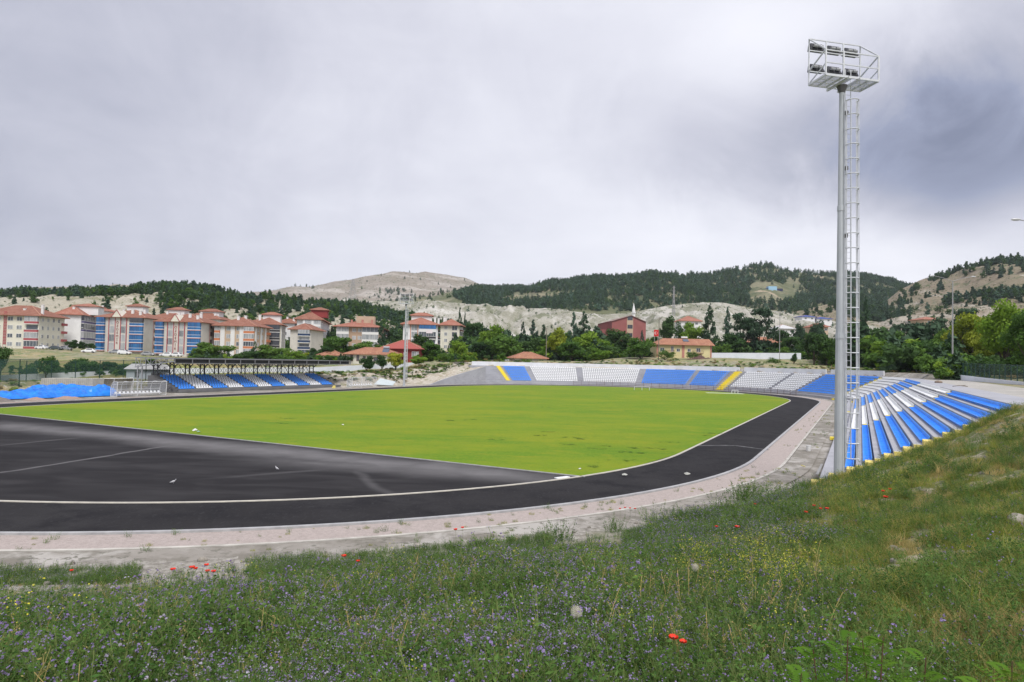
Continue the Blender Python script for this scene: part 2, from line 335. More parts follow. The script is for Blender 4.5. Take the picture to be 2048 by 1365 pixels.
asph = layered('asphalt', [((.021, .020, .022), 1, 0, 0, None), ((.030, .029, .031), .12, .5, .12, (1, 1, 1)), ((.016, .0155, .018), .5, .55, .1, None), ((.034, .033, .036), 3, .68, .1, None), ((.034, .033, .036), 7, .60, .05, (1, .4, 1)), ((.011, .0105, .012), 13, .62, .05, None), ((.055, .053, .055), 20, .70, .03, None)], rough=.9, spec=.12, bumpsc=60, bump=.3, bdist=.01)
gravel_red = layered('gravel_red', [((.34, .215, .17), 1, 0, 0, None), ((.36, .26, .22), 9, .5, .1, None), ((.22, .15, .12), 14, .6, .05, None), ((.42, .36, .32), 22, .66, .04, None)], bumpsc=40, bump=.8, bdist=.03)
gravel_pale = layered('gravel_pale', [((.42, .36, .34), 1, 0, 0, None), ((.36, .31, .29), 7, .5, .1, None), ((.27, .24, .22), 14, .62, .05, None), ((.52, .49, .47), 20, .64, .05, None)], bumpsc=40, bump=.8, bdist=.03)
kerbm = mat('kerb_concrete', (.40, .40, .41), (.30, .30, .31), sc=2.5, rough=.9)
kerbw = mat('kerb_pale', (.55, .52, .45), (.42, .40, .36), sc=2.5, rough=.9)
ringstrip('running_track', RIN+.12, ROUT, .02, asph)
ringstrip('inner_kerb', RIN-.06, RIN+.12, .055, kerbw, zh=.09)
ringstrip('outer_kerb', ROUT, ROUT+.2, .09, kerbm, zh=.13)
ringstrip('outer_gravel_kerb', 43.80, 43.98, .03, mat('kerb_white', (.52, .50, .46), (.36, .34, .31), sc=1.5, rough=.9), zh=.16)
ringstrip('concrete_path', 44.02, 45.6, .004, bpy.data.materials['dusty_concrete_soil'])
def gravel():
    for nm, a0, a1, m in (('red_gravel_strip', 180, 281.5, gravel_red), ('pale_gravel_strip', 281.5, 360, gravel_pale)):
        mb = MB()
        def P(R, a, z=.012): return T(R*math.cos(R_(a)), -LST+R*math.sin(R_(a)), z)
        aa = np.linspace(a0, a1, 60)
        for i in range(59):
            e = 1.6 if (nm[0] == 'p' and i == 0) else 0
            mb.quad(P(ROUT+.2, aa[i]), P(ROUT+.2, aa[i+1]), P(43.78, aa[i+1]), P(43.78, aa[i]-e))
        if nm[0] == 'p':
            pr_ = None
            for k in range(45): mb.quad(T(ROUT+.2, -LST+LST*k/45, .012), T(ROUT+.2, -LST+LST*(k+1)/45, .012), T(43.78, -LST+LST*(k+1)/45, .012), T(43.78, -LST+LST*k/45, .012))
            for k in range(90): a = k*2; mb.quad(ring(ROUT+.2, a, .012), ring(ROUT+.2, a+2, .012), ring(43.78, a+2, .012), ring(43.78, a, .012))
        else:
            for k in range(45): mb.quad(T(-ROUT-.2, -LST*k/45, .012), T(-ROUT-.2, -LST*(k+1)/45, .012), T(-43.62, -LST*(k+1)/45, .012), T(-43.62, -LST*k/45, .012))
        struct(mb.build(nm, m))
gravel()
# the pitch reaches the far bend; its near end is cut by a straight chord, beyond which lies the asphalt D
ca = at(1143, 953, 1); r1 = ray(1150, 953); P1 = r1*(-EYE/r1[2])+[0, 0, EYE]; r2 = ray(0, 829); P2 = r2*(-EYE/r2[2])+[0, 0, EYE]
t1 = tf(P1[0], P1[1]); t2 = tf(P2[0], P2[1])
def chord(tx): return t1[1]+(t2[1]-t1[1])*(tx-t1[0])/(t2[0]-t1[0])
def inner(tx):                         # lower and upper ty of the oval's inside at tx
    c = math.sqrt(max(0, (RIN-.06)**2-tx*tx)); return -LST-c, c
def infield():
    g = layered('pitch_grass', [((.120, .215, .006), 1, 0, 0, None), ((.205, .245, .008), .045, .50, .12, (1, 2.2, 1)), ((.100, .20, .006), .10, .55, .10, (1, 2.5, 1)), ((.225, .245, .010), .3, .60, .10, (1, 2, 1)), ((.09, .17, .006), 1.3, .64, .05, (1, 2, 1)), ((.17, .25, .010), 4.5, .56, .06, (1, 1.6, 1)), ((.08, .15, .006), 6, .62, .05, None)], rough=.95, bumpsc=14, bump=.9, bdist=.05)
    ga = MB(); gb = MB(); n = 90; xs = np.linspace(-RIN+.07, RIN-.07, n)
    for i in range(n-1):
        a, b = xs[i], xs[i+1]; (la, ua), (lb, ub) = inner(a), inner(b); ca_, cb = max(chord(a), la), max(chord(b), lb)
        m = 14
        for k in range(m):
            f0, f1 = k/m, (k+1)/m
            ga.quad(T(a, ca_+(ua-ca_)*f0, .03), T(b, cb+(ub-cb)*f0, .03), T(b, cb+(ub-cb)*f1, .03), T(a, ca_+(ua-ca_)*f1, .03))
        if ca_ > la+.01 or cb > lb+.01: gb.quad(T(a, la, .012), T(b, lb, .012), T(b, cb, .012), T(a, ca_, .012))
    struct(ga.build('grass_pitch', g))
    m, N, L, b = nodes('dusty_asphalt'); b.inputs['Roughness'].default_value = .9; b.inputs['Specular IOR Level'].default_value = .12
    tc = N.new('ShaderNodeTexCoord')
    def nz(sc, s3, det=7, rot=0, dist=.6):
        mp = N.new('ShaderNodeMapping'); mp.inputs['Scale'].default_value = s3; mp.inputs['Rotation'].default_value = (0, 0, rot); L.new(tc.outputs['Object'], mp.inputs[0])
        n_ = N.new('ShaderNodeTexNoise'); n_.inputs['Scale'].default_value = sc; n_.inputs['Detail'].default_value = det; n_.inputs['Distortion'].default_value = dist; L.new(mp.outputs[0], n_.inputs['Vector']); return n_.outputs['Fac']
    def M(op, a, b_=None, clamp=False):
        q = N.new('ShaderNodeMath'); q.operation = op; q.use_clamp = clamp
        for i, x in enumerate((a, b_)):
            if x is None: continue
            if isinstance(x, (int, float)): q.inputs[i].default_value = x
            else: L.new(x, q.inputs[i])
        return q.outputs[0]
    sp = N.new('ShaderNodeSeparateXYZ'); L.new(tc.outputs['Object'], sp.inputs[0])
    wob = nz(.12, (1, 1, 1)); wob2 = nz(.6, (1, 1, 1), 8)
    def band(p, q, w, amp):            # dust swept along a line between two ground points
        p = np.array(p[:2]); q = np.array(q[:2]); t = (q-p)/np.linalg.norm(q-p); nn = np.array([-t[1], t[0]]); c = -nn@p; ln = np.linalg.norm(q-p)
        d = M('ADD', M('ADD', M('MULTIPLY', sp.outputs[0], float(nn[0])), M('MULTIPLY', sp.outputs[1], float(nn[1]))), float(c))
        d = M('ADD', d, M('MULTIPLY', M('SUBTRACT', wob, .5), amp)); d = M('ABSOLUTE', d)
        r = N.new('ShaderNodeMapRange'); r.interpolation_type = 'SMOOTHSTEP'; L.new(d, r.inputs[0]); r.inputs[1].default_value = w; r.inputs[2].default_value = 0
        s = M('ADD', M('ADD', M('MULTIPLY', sp.outputs[0], float(t[0])), M('MULTIPLY', sp.outputs[1], float(t[1]))), float(-t@p))
        r2_ = N.new('ShaderNodeMapRange'); r2_.interpolation_type = 'SMOOTHSTEP'; L.new(s, r2_.inputs[0]); r2_.inputs[1].default_value = -6; r2_.inputs[2].default_value = 3
        r3_ = N.new('ShaderNodeMapRange'); r3_.interpolation_type = 'SMOOTHSTEP'; L.new(s, r3_.inputs[0]); r3_.inputs[1].default_value = ln+6; r3_.inputs[2].default_value = ln-3
        return M('MULTIPLY', M('MULTIPLY', r.outputs[0], r2_.outputs[0]), r3_.outputs[0])
    def g0(u, v): r = ray(u, v); return (r*(-EYE/r[2]))
    tot = None
    for p, q, w, amp, k in ((g0(0, 850), g0(420, 890), 3.2, 3, .8), (g0(300, 880), g0(1060, 955), 3.6, 4, .85), (g0(600, 925), g0(1120, 960), 3.0, 3, .65), (g0(0, 947), g0(360, 888), .28, 2, .8), (g0(0, 892), g0(180, 875), .4, 2, .35), (g0(700, 940), g0(780, 985), .5, 2, .3), (g0(560, 947), g0(600, 944), .5, 1, .4)):
        x = M('MULTIPLY', band(p, q, w, amp), k); tot = x if tot is None else M('MAXIMUM', tot, x)
    tot = M('MULTIPLY', tot, M('ADD', .55, M('MULTIPLY', wob2, .9)))
    fine = M('MULTIPLY', M('SUBTRACT', nz(.22, (1, 3, 1), 9, .5), .42), .5, True)
    tot = M('MINIMUM', M('ADD', tot, fine), 1)
    mx = N.new('ShaderNodeMix'); mx.data_type = 'RGBA'; L.new(tot, mx.inputs[0]); mx.inputs[6].default_value = (.019, .018, .020, 1); mx.inputs[7].default_value = (.15, .145, .15, 1); L.new(mx.outputs[2], b.inputs['Base Color'])
    struct(gb.build('asphalt_infield', m))
    k = MB(); a0 = T(t1[0]+.6, chord(t1[0]+.6), 0); b0 = T(-RIN+8, chord(-RIN+8), 0)
    k.beam(a0+[0, 0, .02], b0+[0, 0, .02], .1, .07); struct(k.build('pitch_edge_kerb', kerbm))
infield()
# faint dust trails across the near right of the track
def trails():
    dm = mat('track_dust', (.16, .155, .16), (.07, .07, .075), sc=1.2, rough=.95, lo=.42, hi=.6, dist=1.2)
    for n_, pts in (('dust_trail', [(1390, 892), (1470, 892), (1538, 901)]),):
        mb = MB(); P = [ray(*p) for p in pts]; P = [r*(-EYE/r[2])+[0, 0, EYE+.026] for r in P]
        for a, b in zip(P, P[1:]):
            d = (b-a)/np.linalg.norm(b-a); n2 = np.array([-d[1], d[0], 0])*.16; mb.quad(a-n2, b-n2, b+n2, a+n2)
        struct(mb.build(n_, dm))
trails()

# ------------------------------------------------------------------ concrete terrace (right and far side)
PROF = lambda k: (47.28+.877*(k-2), .437*k)      # front radius and tread height of step k (k=1 .. 11)
END_NEAR = -91.0; PHI_END = 151.0
conc = layered('terrace_concrete_paint', [((.36, .365, .40), 1, 0, 0, None), ((.31, .315, .345), .25, .52, .1, None), ((.38, .385, .42), .8, .58, .08, (1, 1, 3)), ((.22, .22, .23), 2.2, .66, .05, None)], rough=.85, bumpsc=12, bump=.15, bdist=.02)
yel = mat('yellow_paint', (.80, .66, .05), (.66, .53, .06), sc=3, rough=.7)
yelp = mat('pale_yellow_paint', (.78, .66, .16), (.62, .52, .2), sc=3, rough=.75)
white = mat('white_paint', (.74, .75, .77), (.66, .67, .70), sc=1.2, rough=.7)
wallw = layered('white_wall_render', [((.66, .69, .76), 1, 0, 0, None), ((.60, .63, .70), .25, .52, .1, None), ((.70, .72, .77), .8, .58, .1, (1, 1, 4)), ((.45, .46, .48), 1.4, .70, .05, (1, 1, .4))], rough=.85)
galv = mat('galvanised_steel', (.42, .45, .48), (.34, .37, .40), sc=6, rough=.5, metal=.35)
darkst = mat('dark_steel', (.06, .06, .075), (.09, .09, .105), sc=5, rough=.6, metal=.3)
def path():                            # stations along the stand: (point, outward direction)
    st = [(ty, None) for ty in np.linspace(END_NEAR, 0, 40)]
    return [('s', ty) for ty in np.linspace(END_NEAR, 0, 46)[:-1]]+[('a', ph) for ph in np.linspace(0, PHI_END, 92)]
def sp(kind, s, R, z): return T(R, s, z) if kind == 's' else ring(R, s, z)
terr = thing('grandstand', 'long uncovered grey concrete terrace with blue and white seat blocks curving round the far bend', 'grandstand', T(46, -45, 0))
def terrace():
    mb = MB(); st = path(); prof = []
    R, z = PROF(1); prof.append((R, -.1))
    for k in range(1, 12): R, z = PROF(k); prof += [(R, z-.437 if k > 1 else -.1), (R, z)]
    prof.append((57.6, PROF(11)[1]))
    prof = prof[1:]
    rows = [[sp(a, b, R, z) for R, z in prof] for a, b in st]; n = len(prof); v = [p for r in rows for p in r]
    fs = [(i*n+j, (i+1)*n+j, (i+1)*n+j+1, i*n+j+1) for i in range(len(rows)-1) for j in range(n-1)]
    mb.add(v, fs)
    for r in (rows[0], rows[-1]):      # end walls
        low = [p*[1, 1, 0]+[0, 0, -.3] for p in (r[0], r[-1])]
        mb.add(r+[low[1], low[0]], [tuple(range(len(r)+2))])
    mb.build('terrace_steps', conc, terr)
    # half steps in the aisles, painted yellow
    def half(kind, s, w, k, R0=None):
        R, z = PROF(k); y = MB()
        if kind == 's': o = T(R-.44, s-w/2, z-.437+.004); return o, np.append(RV*.44, 0), np.append(AV*w, 0), np.array([0, 0, .2185])
        a = R_(s); rd = RV*math.cos(a)+AV*math.sin(a); tn = -RV*math.sin(a)+AV*math.cos(a); p = ring(R-.44, s, z-.437+.004)-np.append(tn*w/2, 0)
        return p, np.append(rd*.44, 0), np.append(tn*w, 0), np.array([0, 0, .2185])
    for kind, s, w, full in (('s', END_NEAR+.55, 1.1, 0), ('s', -64.6, .9, 0), ('s', -32.5, .9, 0), ('s', -2.0, .8, 0), ('a', 19.5, .8, 0)):
        y = MB()
        for k in range(1, 12):
            o, ax, ay, az = half(kind, s, w, k)
            y.obox(o, ax, ay, az)
            if s == END_NEAR+.55:      # the painted end faces of every step, seen from the bank
                R, z = PROF(k); 
                y.obox(T(R, END_NEAR-.03, z-.2), np.append(RV*.46, 0), np.append(AV*.20, 0), [0, 0, .204])
        y.build('stair', yelp if s < -90 else yel, terr)
    for ph_, w in ((141.7, 1.15), (69.0, 2.3)):
        y = MB()
        for k in range(1 if w > 2 else 3, 12):
            o, ax, ay, az = half('a', ph_, w, k); y.obox(o, ax, ay, az)
            R, z = PROF(k); a = R_(ph_); rd = RV*math.cos(a)+AV*math.sin(a); tn = -RV*math.sin(a)+AV*math.cos(a)
            y.obox(ring(R-.01, ph_, z-.22)-np.append(tn*w/2, 0), np.append(rd*.45, 0), np.append(tn*w, 0), [0, 0, .226])
        y.build('stair', yel, terr, label='bright yellow painted stair')
    # silver handrails
    for ph_ in (42.0, 52.2, 67.0, 71.0, 81.0):
        h = MB(); b = [ring(PROF(k)[0]+.1, ph_, PROF(k)[1]+(.9)) for k in (0, 10)]; h.tube([b[0], b[1]], .035, 6); h.tube([b[0]-[0, 0, .45], b[1]-[0, 0, .45]], .03, 6)
        for k in range(0, 11, 2): q = ring(PROF(k)[0]+.1, ph_, PROF(k)[1]); h.tube([q-[0, 0, .3 if k == 0 else 0], q+[0, 0, .9]], .03, 6)
        h.build('handrail', galv, terr)
    # white parapet along the top, broken by two stairs
    def arcwall(nm, a0, a1, R0, R1, z0, z1, m, k=None):
        p = MB(); nn = max(2, int((a1-a0)/1.5)); aa = np.linspace(a0, a1, nn)
        for i in range(nn-1): p.hexa([ring(R0, aa[i], z0), ring(R0, aa[i+1], z0), ring(R1, aa[i+1], z0), ring(R1, aa[i], z0), ring(R0, aa[i], z1), ring(R0, aa[i+1], z1), ring(R1, aa[i+1], z1), ring(R1, aa[i], z1)])
        return p.build(nm, m, terr)
    g1 = onring(1662, 57.6, 5.3); g2 = onring(1652, 57.6, 5.3); e0 = onring(1768, 57.6, 5.3); y1 = onring(1489, 57.6, 5.3); y2 = onring(1479, 57.6, 5.3)
    pw = mat('white_parapet', (.70, .71, .74), (.60, .61, .64), sc=.6, rough=.85)
    arcwall('parapet', e0, g1, 57.5, 57.75, 4.6, 5.95, pw); arcwall('parapet', g2, y1, 57.5, 57.75, 4.6, 5.95, pw); arcwall('parapet', y2, 149, 57.5, 57.75, 4.6, 5.95, pw)
    # small orange-brown railing at the parapet stair
    h = MB()
    for a in np.linspace(g2-1.3, g1+.3, 8): h.tube([ring(58, a, 5.2), ring(58, a, 7.0)], .04, 5)
    h.tube([ring(58, g2-1.3, 6.9), ring(58, g1+.3, 6.9)], .04, 5); h.tube([ring(58, g2-1.3, 6.2), ring(58, g1+.3, 6.2)], .04, 5)
    h.build('stair_railing', mat('rusty_orange', (.35, .2, .08), (.22, .12, .06)), terr)
terrace()
# sloping retaining wall where the stand ends
def retaining():
    mb = MB(); aa = np.linspace(151.4, 175, 30)
    for i in range(29):
        a, b = aa[i], aa[i+1]; za = 4.62*(175-a)/23.6+.02; zb = 4.62*(175-b)/23.6+.02
        mb.hexa([ring(45.9, a, -.1), ring(45.9, b, -.1), ring(46.25, b, -.1), ring(46.25, a, -.1), ring(45.9, a, za), ring(45.9, b, zb), ring(46.25, b, zb), ring(46.25, a, za)])
    tag(mb.build('retaining_wall', conc), 'grey sloping retaining wall running down from the end of the far terrace to the track', 'wall')
    bk = MB()
    for i in range(29):
        a, b = aa[i], aa[i+1]; za = 4.62*(175-a)/23.6-.02; zb = 4.62*(175-b)/23.6-.02
        for r0, r1 in ((46.2, 47.8), (47.8, 50.5)): bk.quad(ring(r0, a, za), ring(r0, b, zb), ring(r1, b, zb-(.15 if r1 > 50 else 0)), ring(r1, a, za-(.15 if r1 > 50 else 0)))
    struct(bk.build('bank_edge', bpy.data.materials['rubble_soil']))
retaining()
# brown railing in front of the far seats
def front_rail():
    f = thing('railing', 'thin brown metal railing standing on the track edge before the far seat blocks', 'railing', ring(46, 80, 0)); br = mat('brown_painted_steel', (.10, .06, .055), (.15, .09, .08), rough=.6)
    a0, a1 = onring(1592, 45.6, .8), onring(1147, 45.6, .8); rl = MB(); aa = np.linspace(a0, a1, 31)
    for z in (1.15, .62, .18):
        for i in range(30): rl.beam(ring(45.6, aa[i], z), ring(45.6, aa[i+1], z), .05)
    rl.build('rail', br, f)
    for a in aa: MB().beam(ring(45.6, a, -.05), ring(45.6, a, 1.2), .07).build('post', br, f)
front_rail()

# ------------------------------------------------------------------ seats
blue = mat('blue_plastic', (.070, .34, .93), (.055, .29, .88), sc=2, rough=.42, rnd=.06, spec=.5)
whit = mat('white_plastic', (.84, .85, .87), (.80, .81, .83), sc=2, rough=.42, rnd=.03, spec=.5)
def seat_geo(detail=True):             # origin at seat centre on the tread; +y is the back
    mb = MB(); w = .192 if detail else .195
    if detail:
        pr_ = [(-.22, .20), (-.20, .235), (-.05, .215), (.10, .21), (.155, .24), (.185, .33), (.205, .47), (.20, .545), (.215, .55), (.235, .47), (.215, .32), (.18, .20), (.10, .175), (-.18, .185)]
        vs = [(sx*(w*(1 if z < .5 else .82)), y, z) for sx in (-1, 1) for y, z in pr_]; n = len(pr_)
        mb.add(vs, [(i, (i+1) % n, n+(i+1) % n, n+i) for i in range(n)]+[tuple(range(n-1, -1, -1)), tuple(range(n, 2*n))])
        for sx in (-1, 1):             # raised side rims
            mb.hexa([(sx*w-.012, -.2, .19), (sx*w+.012, -.2, .19), (sx*w+.012, .17, .19), (sx*w-.012, .17, .19), (sx*w-.012, -.18, .25), (sx*w+.012, -.18, .25), (sx*w+.012, .19, .33), (sx*w-.012, .19, .33)])
        mb.box(-.13, .13, -.1, .08, 0, .19)
    else:
        mb.box(-w, w, -.2, .17, .12, .24); mb.hexa([(-w, .13, .2), (w, .13, .2), (w, .19, .2), (-w, .19, .2), (-w*.85, .18, .55), (w*.85, .18, .55), (w*.85, .22, .55), (-w*.85, .22, .55)])
    mb.v = [(x, y, z*(.74 if detail else .84)) for x, y, z in mb.v]; return mb
def seats():
    rowname = ['lowest', 'second', 'third', 'fourth', 'fifth', 'sixth', 'seventh', 'eighth', 'topmost']
    lst = []                           # (x, y, z, angle, blue?, key)
    def straight(t0, t1_, bl, key):
        n = int(abs(t1_-t0)/.46)
        for k in range(9):
            R, z = PROF(k+2); yaw = math.atan2(RV[1], RV[0])-math.pi/2
            for i in range(n): p = T(R+.55, t0+(i+.5)*(t1_-t0)/n, z); lst.append((p[0], p[1], p[2], yaw, bl, (key, k)))
    straight(-89.9, -65.2, True, 'near'); straight(-64.0, -33.1, False, 'w'); straight(-31.9, -2.5, True, 'b2'); straight(-1.4, 0, False, 'h')
    def arc(a0, a1, bl, rows=9, first=0):
        for k in range(first, rows):
            R, z = PROF(k+2); Rm = R+.55; n = max(1, int(R_(a1-a0)*Rm/.53))
            for i in range(n):
                a = a0+(i+.5)*(a1-a0)/n; p = ring(Rm, a, z); d = RV*math.cos(R_(a))+AV*math.sin(R_(a)); lst.append((p[0], p[1], p[2], math.atan2(d[1], d[0])-math.pi/2, bl, ('far', k)))
    arc(0, 18.6, False); arc(20.4, 41.5, True); arc(42.6, 51.7, False); arc(52.8, 66.5, False); arc(71.4, 80.4, True); arc(81.6, 96.3, True); arc(98.2, 115.6, False); arc(117.5, 131.7, False); arc(133.4, 140.2, True)
    # covered stand
    for b in range(11):
        for k in range(7):
            tx, z = -51.4-.82*k, .42+.31*k
            t0 = -59.6+b*3.3
            for i in range(6):
                p = T(tx-.45, t0+.3+i*.5, z); lst.append((p[0], p[1], p[2], math.atan2(-RV[1], -RV[0])-math.pi/2, b % 2 == 0, ('cov', k)))
    A = np.array([l[:3] for l in lst]); dist = np.hypot(A[:, 0], A[:, 1]); U, V = proj(A)
    isn = np.array([l[5][0] == 'near' for l in lst]); order = np.argsort(np.where(isn & (U < 2060), dist, 1e9))[:300]; near = set(order.tolist())
    hi = seat_geo(); me0 = hi.build('stadium_seat', blue); me = me0.data; first = True
    for i in order:
        x, y, z, a, bl, (key, k) = lst[i]
        o = me0 if first else me0.copy()
        if not first: COL.objects.link(o)
        first = False; o.location = (x, y, z); o.rotation_euler = (0, 0, a)
        tag(o, 'blue plastic seat in the %s row, block beside the weedy bank' % rowname[k], 'seat', 'blue seats of the block nearest the bank, %s row' % rowname[k])
    rest = [l for i, l in enumerate(lst) if i not in near]
    lo = seat_geo(False); lv = np.array(lo.v); hv = np.array(hi.v); mb = MB()
    for x, y, z, a, bl, key in rest:
        g, gv = (hi, hv) if math.hypot(x, y) < 75 else (lo, lv)
        c, s = math.cos(a), math.sin(a); q = np.stack([gv[:, 0]*c-gv[:, 1]*s+x, gv[:, 0]*s+gv[:, 1]*c+y, gv[:, 2]+z], 1); mb.cm = 0 if bl else 1; mb.add(q, g.f)
    o = mb.build('stadium_seat_rows', [blue, whit]); tag(o, 'blue and white plastic seats filling the far terrace and the covered stand', 'seats', kind='stuff')
seats()

# ------------------------------------------------------------------ covered stand
def covered():
    L0, L1 = -60.6, -22.6; o = thing('covered_stand', 'roofed seating stand with striped blue and white seats, steel trusses and flat dark roof', 'grandstand', T(-55, -41, 0))
    cg = mat('step_concrete', (.17, .17, .175), (.12, .12, .125), sc=.8, rough=.9)
    mb = MB(); prof = [(-50.2, 0), (-50.2, .42)]
    for k in range(8): x = -51.2-.82*k; prof += [(x, .42+.31*(k-1 if k else 0)), (x, .42+.31*k)]
    prof += [(-58.6, prof[-1][1]), (-58.6, 0)]
    n = len(prof); v = [T(x, t, z) for t in (L0, L1) for x, z in prof]
    mb.add(v, [(j, j+1, n+j+1, n+j) for j in range(n-1)]+[tuple(range(n)), tuple(range(2*n-1, n-1, -1))]); mb.build('terrace_steps', cg, o)
    zb = prof[-2][1]; zr = 5.05
    # thirteen truss frames
    tt = np.linspace(L0+.8, L1-1.2, 13)
    for i, t in enumerate(tt):
        f = MB(); a, b = -57.2, -58.3
        for x in (a, b): f.beam(T(x, t, zb), T(x, t, zr-.1), .16)
        f.beam(T(a, t, zr-1.1), T(a+1.2, t, zr-.25), .12); f.beam(T(a, t, zr-.9), T(b, t, zr-.3), .10); f.beam(T(b, t, zr-.9), T(a, t, zr-.3), .10)
        f.beam(T(b, t, zr-1.0), T(b-1.2, t, zr-.3), .12); f.beam(T(a, t, zb+1.2), T(b, t, zb+1.2), .1)
        f.beam(T(-60.6, t, zr-.15), T(-51.2, t, zr-.15), .10, .14); f.beam(T(-57.2, t, zr-.75), T(-51.2, t, zr-.2), .08)
        f.build('truss_frame', darkst, o)
        if i % 2 == 1 and i < 12:
            g = MB(); tm = (t+tt[i+1])/2; g.beam(T(b, t, zb+.1), T(b, tm, zr-.3), .08); g.beam(T(b, tt[i+1], zb+.1), T(b, tm, zr-.3), .08); g.build('brace', darkst, o)
    # crossed balustrade along the back
    for i in range(12):
        g = MB(); t0, t1_ = tt[i], tt[i+1]; m = 3
        g.beam(T(-58.3, t0, zb+1.45), T(-58.3, t1_, zb+1.45), .06); g.beam(T(-58.3, t0, zb+.15), T(-58.3, t1_, zb+.15), .06)
        for k in range(m):
            a0 = t0+(t1_-t0)*k/m; a1 = t0+(t1_-t0)*(k+1)/m
            g.beam(T(-58.3, a0, zb+.15), T(-58.3, a1, zb+1.45), .045); g.beam(T(-58.3, a1, zb+.15), T(-58.3, a0, zb+1.45), .045); g.beam(T(-58.3, a1, 0+zb), T(-58.3, a1, zb+1.45), .05)
        g.build('balustrade', darkst, o)
    # roof: sheet, front fascia truss, end truss
    r = MB(); r.obox(T(-50.9, L0-.6, zr+.42), T(-61.2, L0-.6, zr+.42)-T(-50.9, L0-.6, zr+.42)+[0, 0, .1], np.append(AV*(L1-L0+4.2), 0), [0, 0, .07]); r.build('roof', mat('dark_roof_sheet', (.07, .07, .078), (.05, .05, .055), sc=3, rough=.6), o)
    c = MB(); c.obox(T(-51.1, L0-.5, zr-.14), T(-61.0, L0-.5, zr-.14)-T(-51.1, L0-.5, zr-.14), np.append(AV*(L1-L0+4.0), 0), [0, 0, .04]); c.build('ceiling', mat('roof_soffit', (.05, .05, .055), (.035, .035, .04), sc=3), o)
    bk = MB(); bk.obox(T(-51.2, L0-.4, zr-.3), np.append(-RV*.12, 0), np.append(AV*(L1-L0+3.8), 0), [0, 0, .78]); bk.build('fascia_panel', mat('roof_soffit', (.05, .05, .055), (.035, .035, .04)), o)
    fs = MB(); x = -50.85
    for z, h in ((zr+.50, .14), (zr-.25, .14)): fs.beam(T(x, L0-.6, z), T(x, L1+3.6, z), .08, h)
    for t in np.linspace(L0-.5, L1+3.5, 14): fs.beam(T(x-.02, t, zr-.25), T(x-.02, t, zr+.5), .13)
    fs.build('fascia', mat('grey_steel', (.22, .22, .235), (.17, .17, .18), sc=4, rough=.5, metal=.2), o)
    e = MB(); t = L0-.65; A = lambda x, z: T(x, t, z)
    e.beam(A(-50.9, zr+.45), A(-61.2, zr+.5), .12, .14); e.beam(A(-50.9, zr+.05), A(-61.2, zr-1.1), .12, .14)
    xs = np.linspace(-51.5, -61.0, 8)
    for i in range(8):
        f_ = (-50.9-xs[i])/10.3; zl = zr+.05-1.15*f_; e.beam(A(xs[i], zl), A(xs[i], zr+.47), .07)
        if i < 7: f2 = (-50.9-xs[i+1])/10.3; e.beam(A(xs[i], zr+.45 if i % 2 else zl), A(xs[i+1], (zr+.05-1.15*f2) if i % 2 else zr+.45), .07)
    for xx in (-59.2, -60.4): e.beam(A(xx, 0), A(xx, zr-.8), .16)
    e.beam(A(-59.2, .4), A(-60.4, 2.2), .08); e.beam(A(-59.2, 4.0), A(-60.4, 2.2), .08); e.beam(A(-60.4, .4), A(-59.2, 1.6), .08)
    e.build('end_truss', mat('pale_steel', (.34, .35, .38), (.28, .29, .31), sc=4, rough=.5, metal=.2), o)
covered()

# ------------------------------------------------------------------ perimeter walls
def wallpoly(pts, name, label, m, th=.25, steps=False):
    mb = MB()
    for (u0, D0, t0, b0), (u1, D1, t1_, b1) in zip(pts, pts[1:]):
        a = at(u0, b0, D0); b = at(u1, b1, D1); za = at(u0, t0, D0)[2]; zb = at(u1, t1_, D1)[2]; d = (b-a)[:2]; d = d/np.linalg.norm(d); n = np.array([-d[1], d[0], 0])*th
        if n[1] < 0: n = -n
        if steps: zb = za
        A = a-[0, 0, .8]; B = b-[0, 0, .8]; mb.hexa([A, B, B+n, A+n, [a[0], a[1], za], [b[0], b[1], zb], [b[0]+n[0], b[1]+n[1], zb], [a[0]+n[0], a[1]+n[1], za]])
    o = mb.build(name, m); tag(o, label, 'wall'); return o
wallpoly(WALL[:5], 'boundary_wall', 'long white boundary wall behind the covered stand and the rubble bank', wallw)
wallpoly(WALL[4:], 'boundary_wall', 'white boundary wall climbing past the small tiled roof behind the far white seats', wallw)
wallpoly(WALL2, 'boundary_wall', 'taller white wall standing on the grass between the yellow house and the dark round trees', wallw)
RW = [(2260, 52, 776, 793), (2150, 62, 771, 785), (2048, 76, 764.5, 774.5), (1960, 95, 755, 766), (1905, 112, 748.5, 760), (1850, 135, 741, 754), (1790, 172, 730.5, 747), (1758, 200, 724, 744), (1735, 215, 721, 742)]
wallpoly(RW, 'boundary_wall', 'white wall under the dark green fence along the concrete apron', wallw)
def stairs_right():                    # the stair through the wall corner
    mb = MB(); a = at(1769, 753, 165); b = at(1785, 753, 165)
    for k in range(6): mb.box(a[0], b[0], a[1]+k*.35, a[1]+2.6, 4.75+.17*k, 4.75+.17*(k+1)+.001*k)
    o = mb.build('concrete_stair', mat('stair_concrete', (.26, .25, .24), (.18, .17, .16), sc=2)); tag(o, 'short grey concrete stair in the gap between the stand parapet and the fence wall', 'stair')
stairs_right()
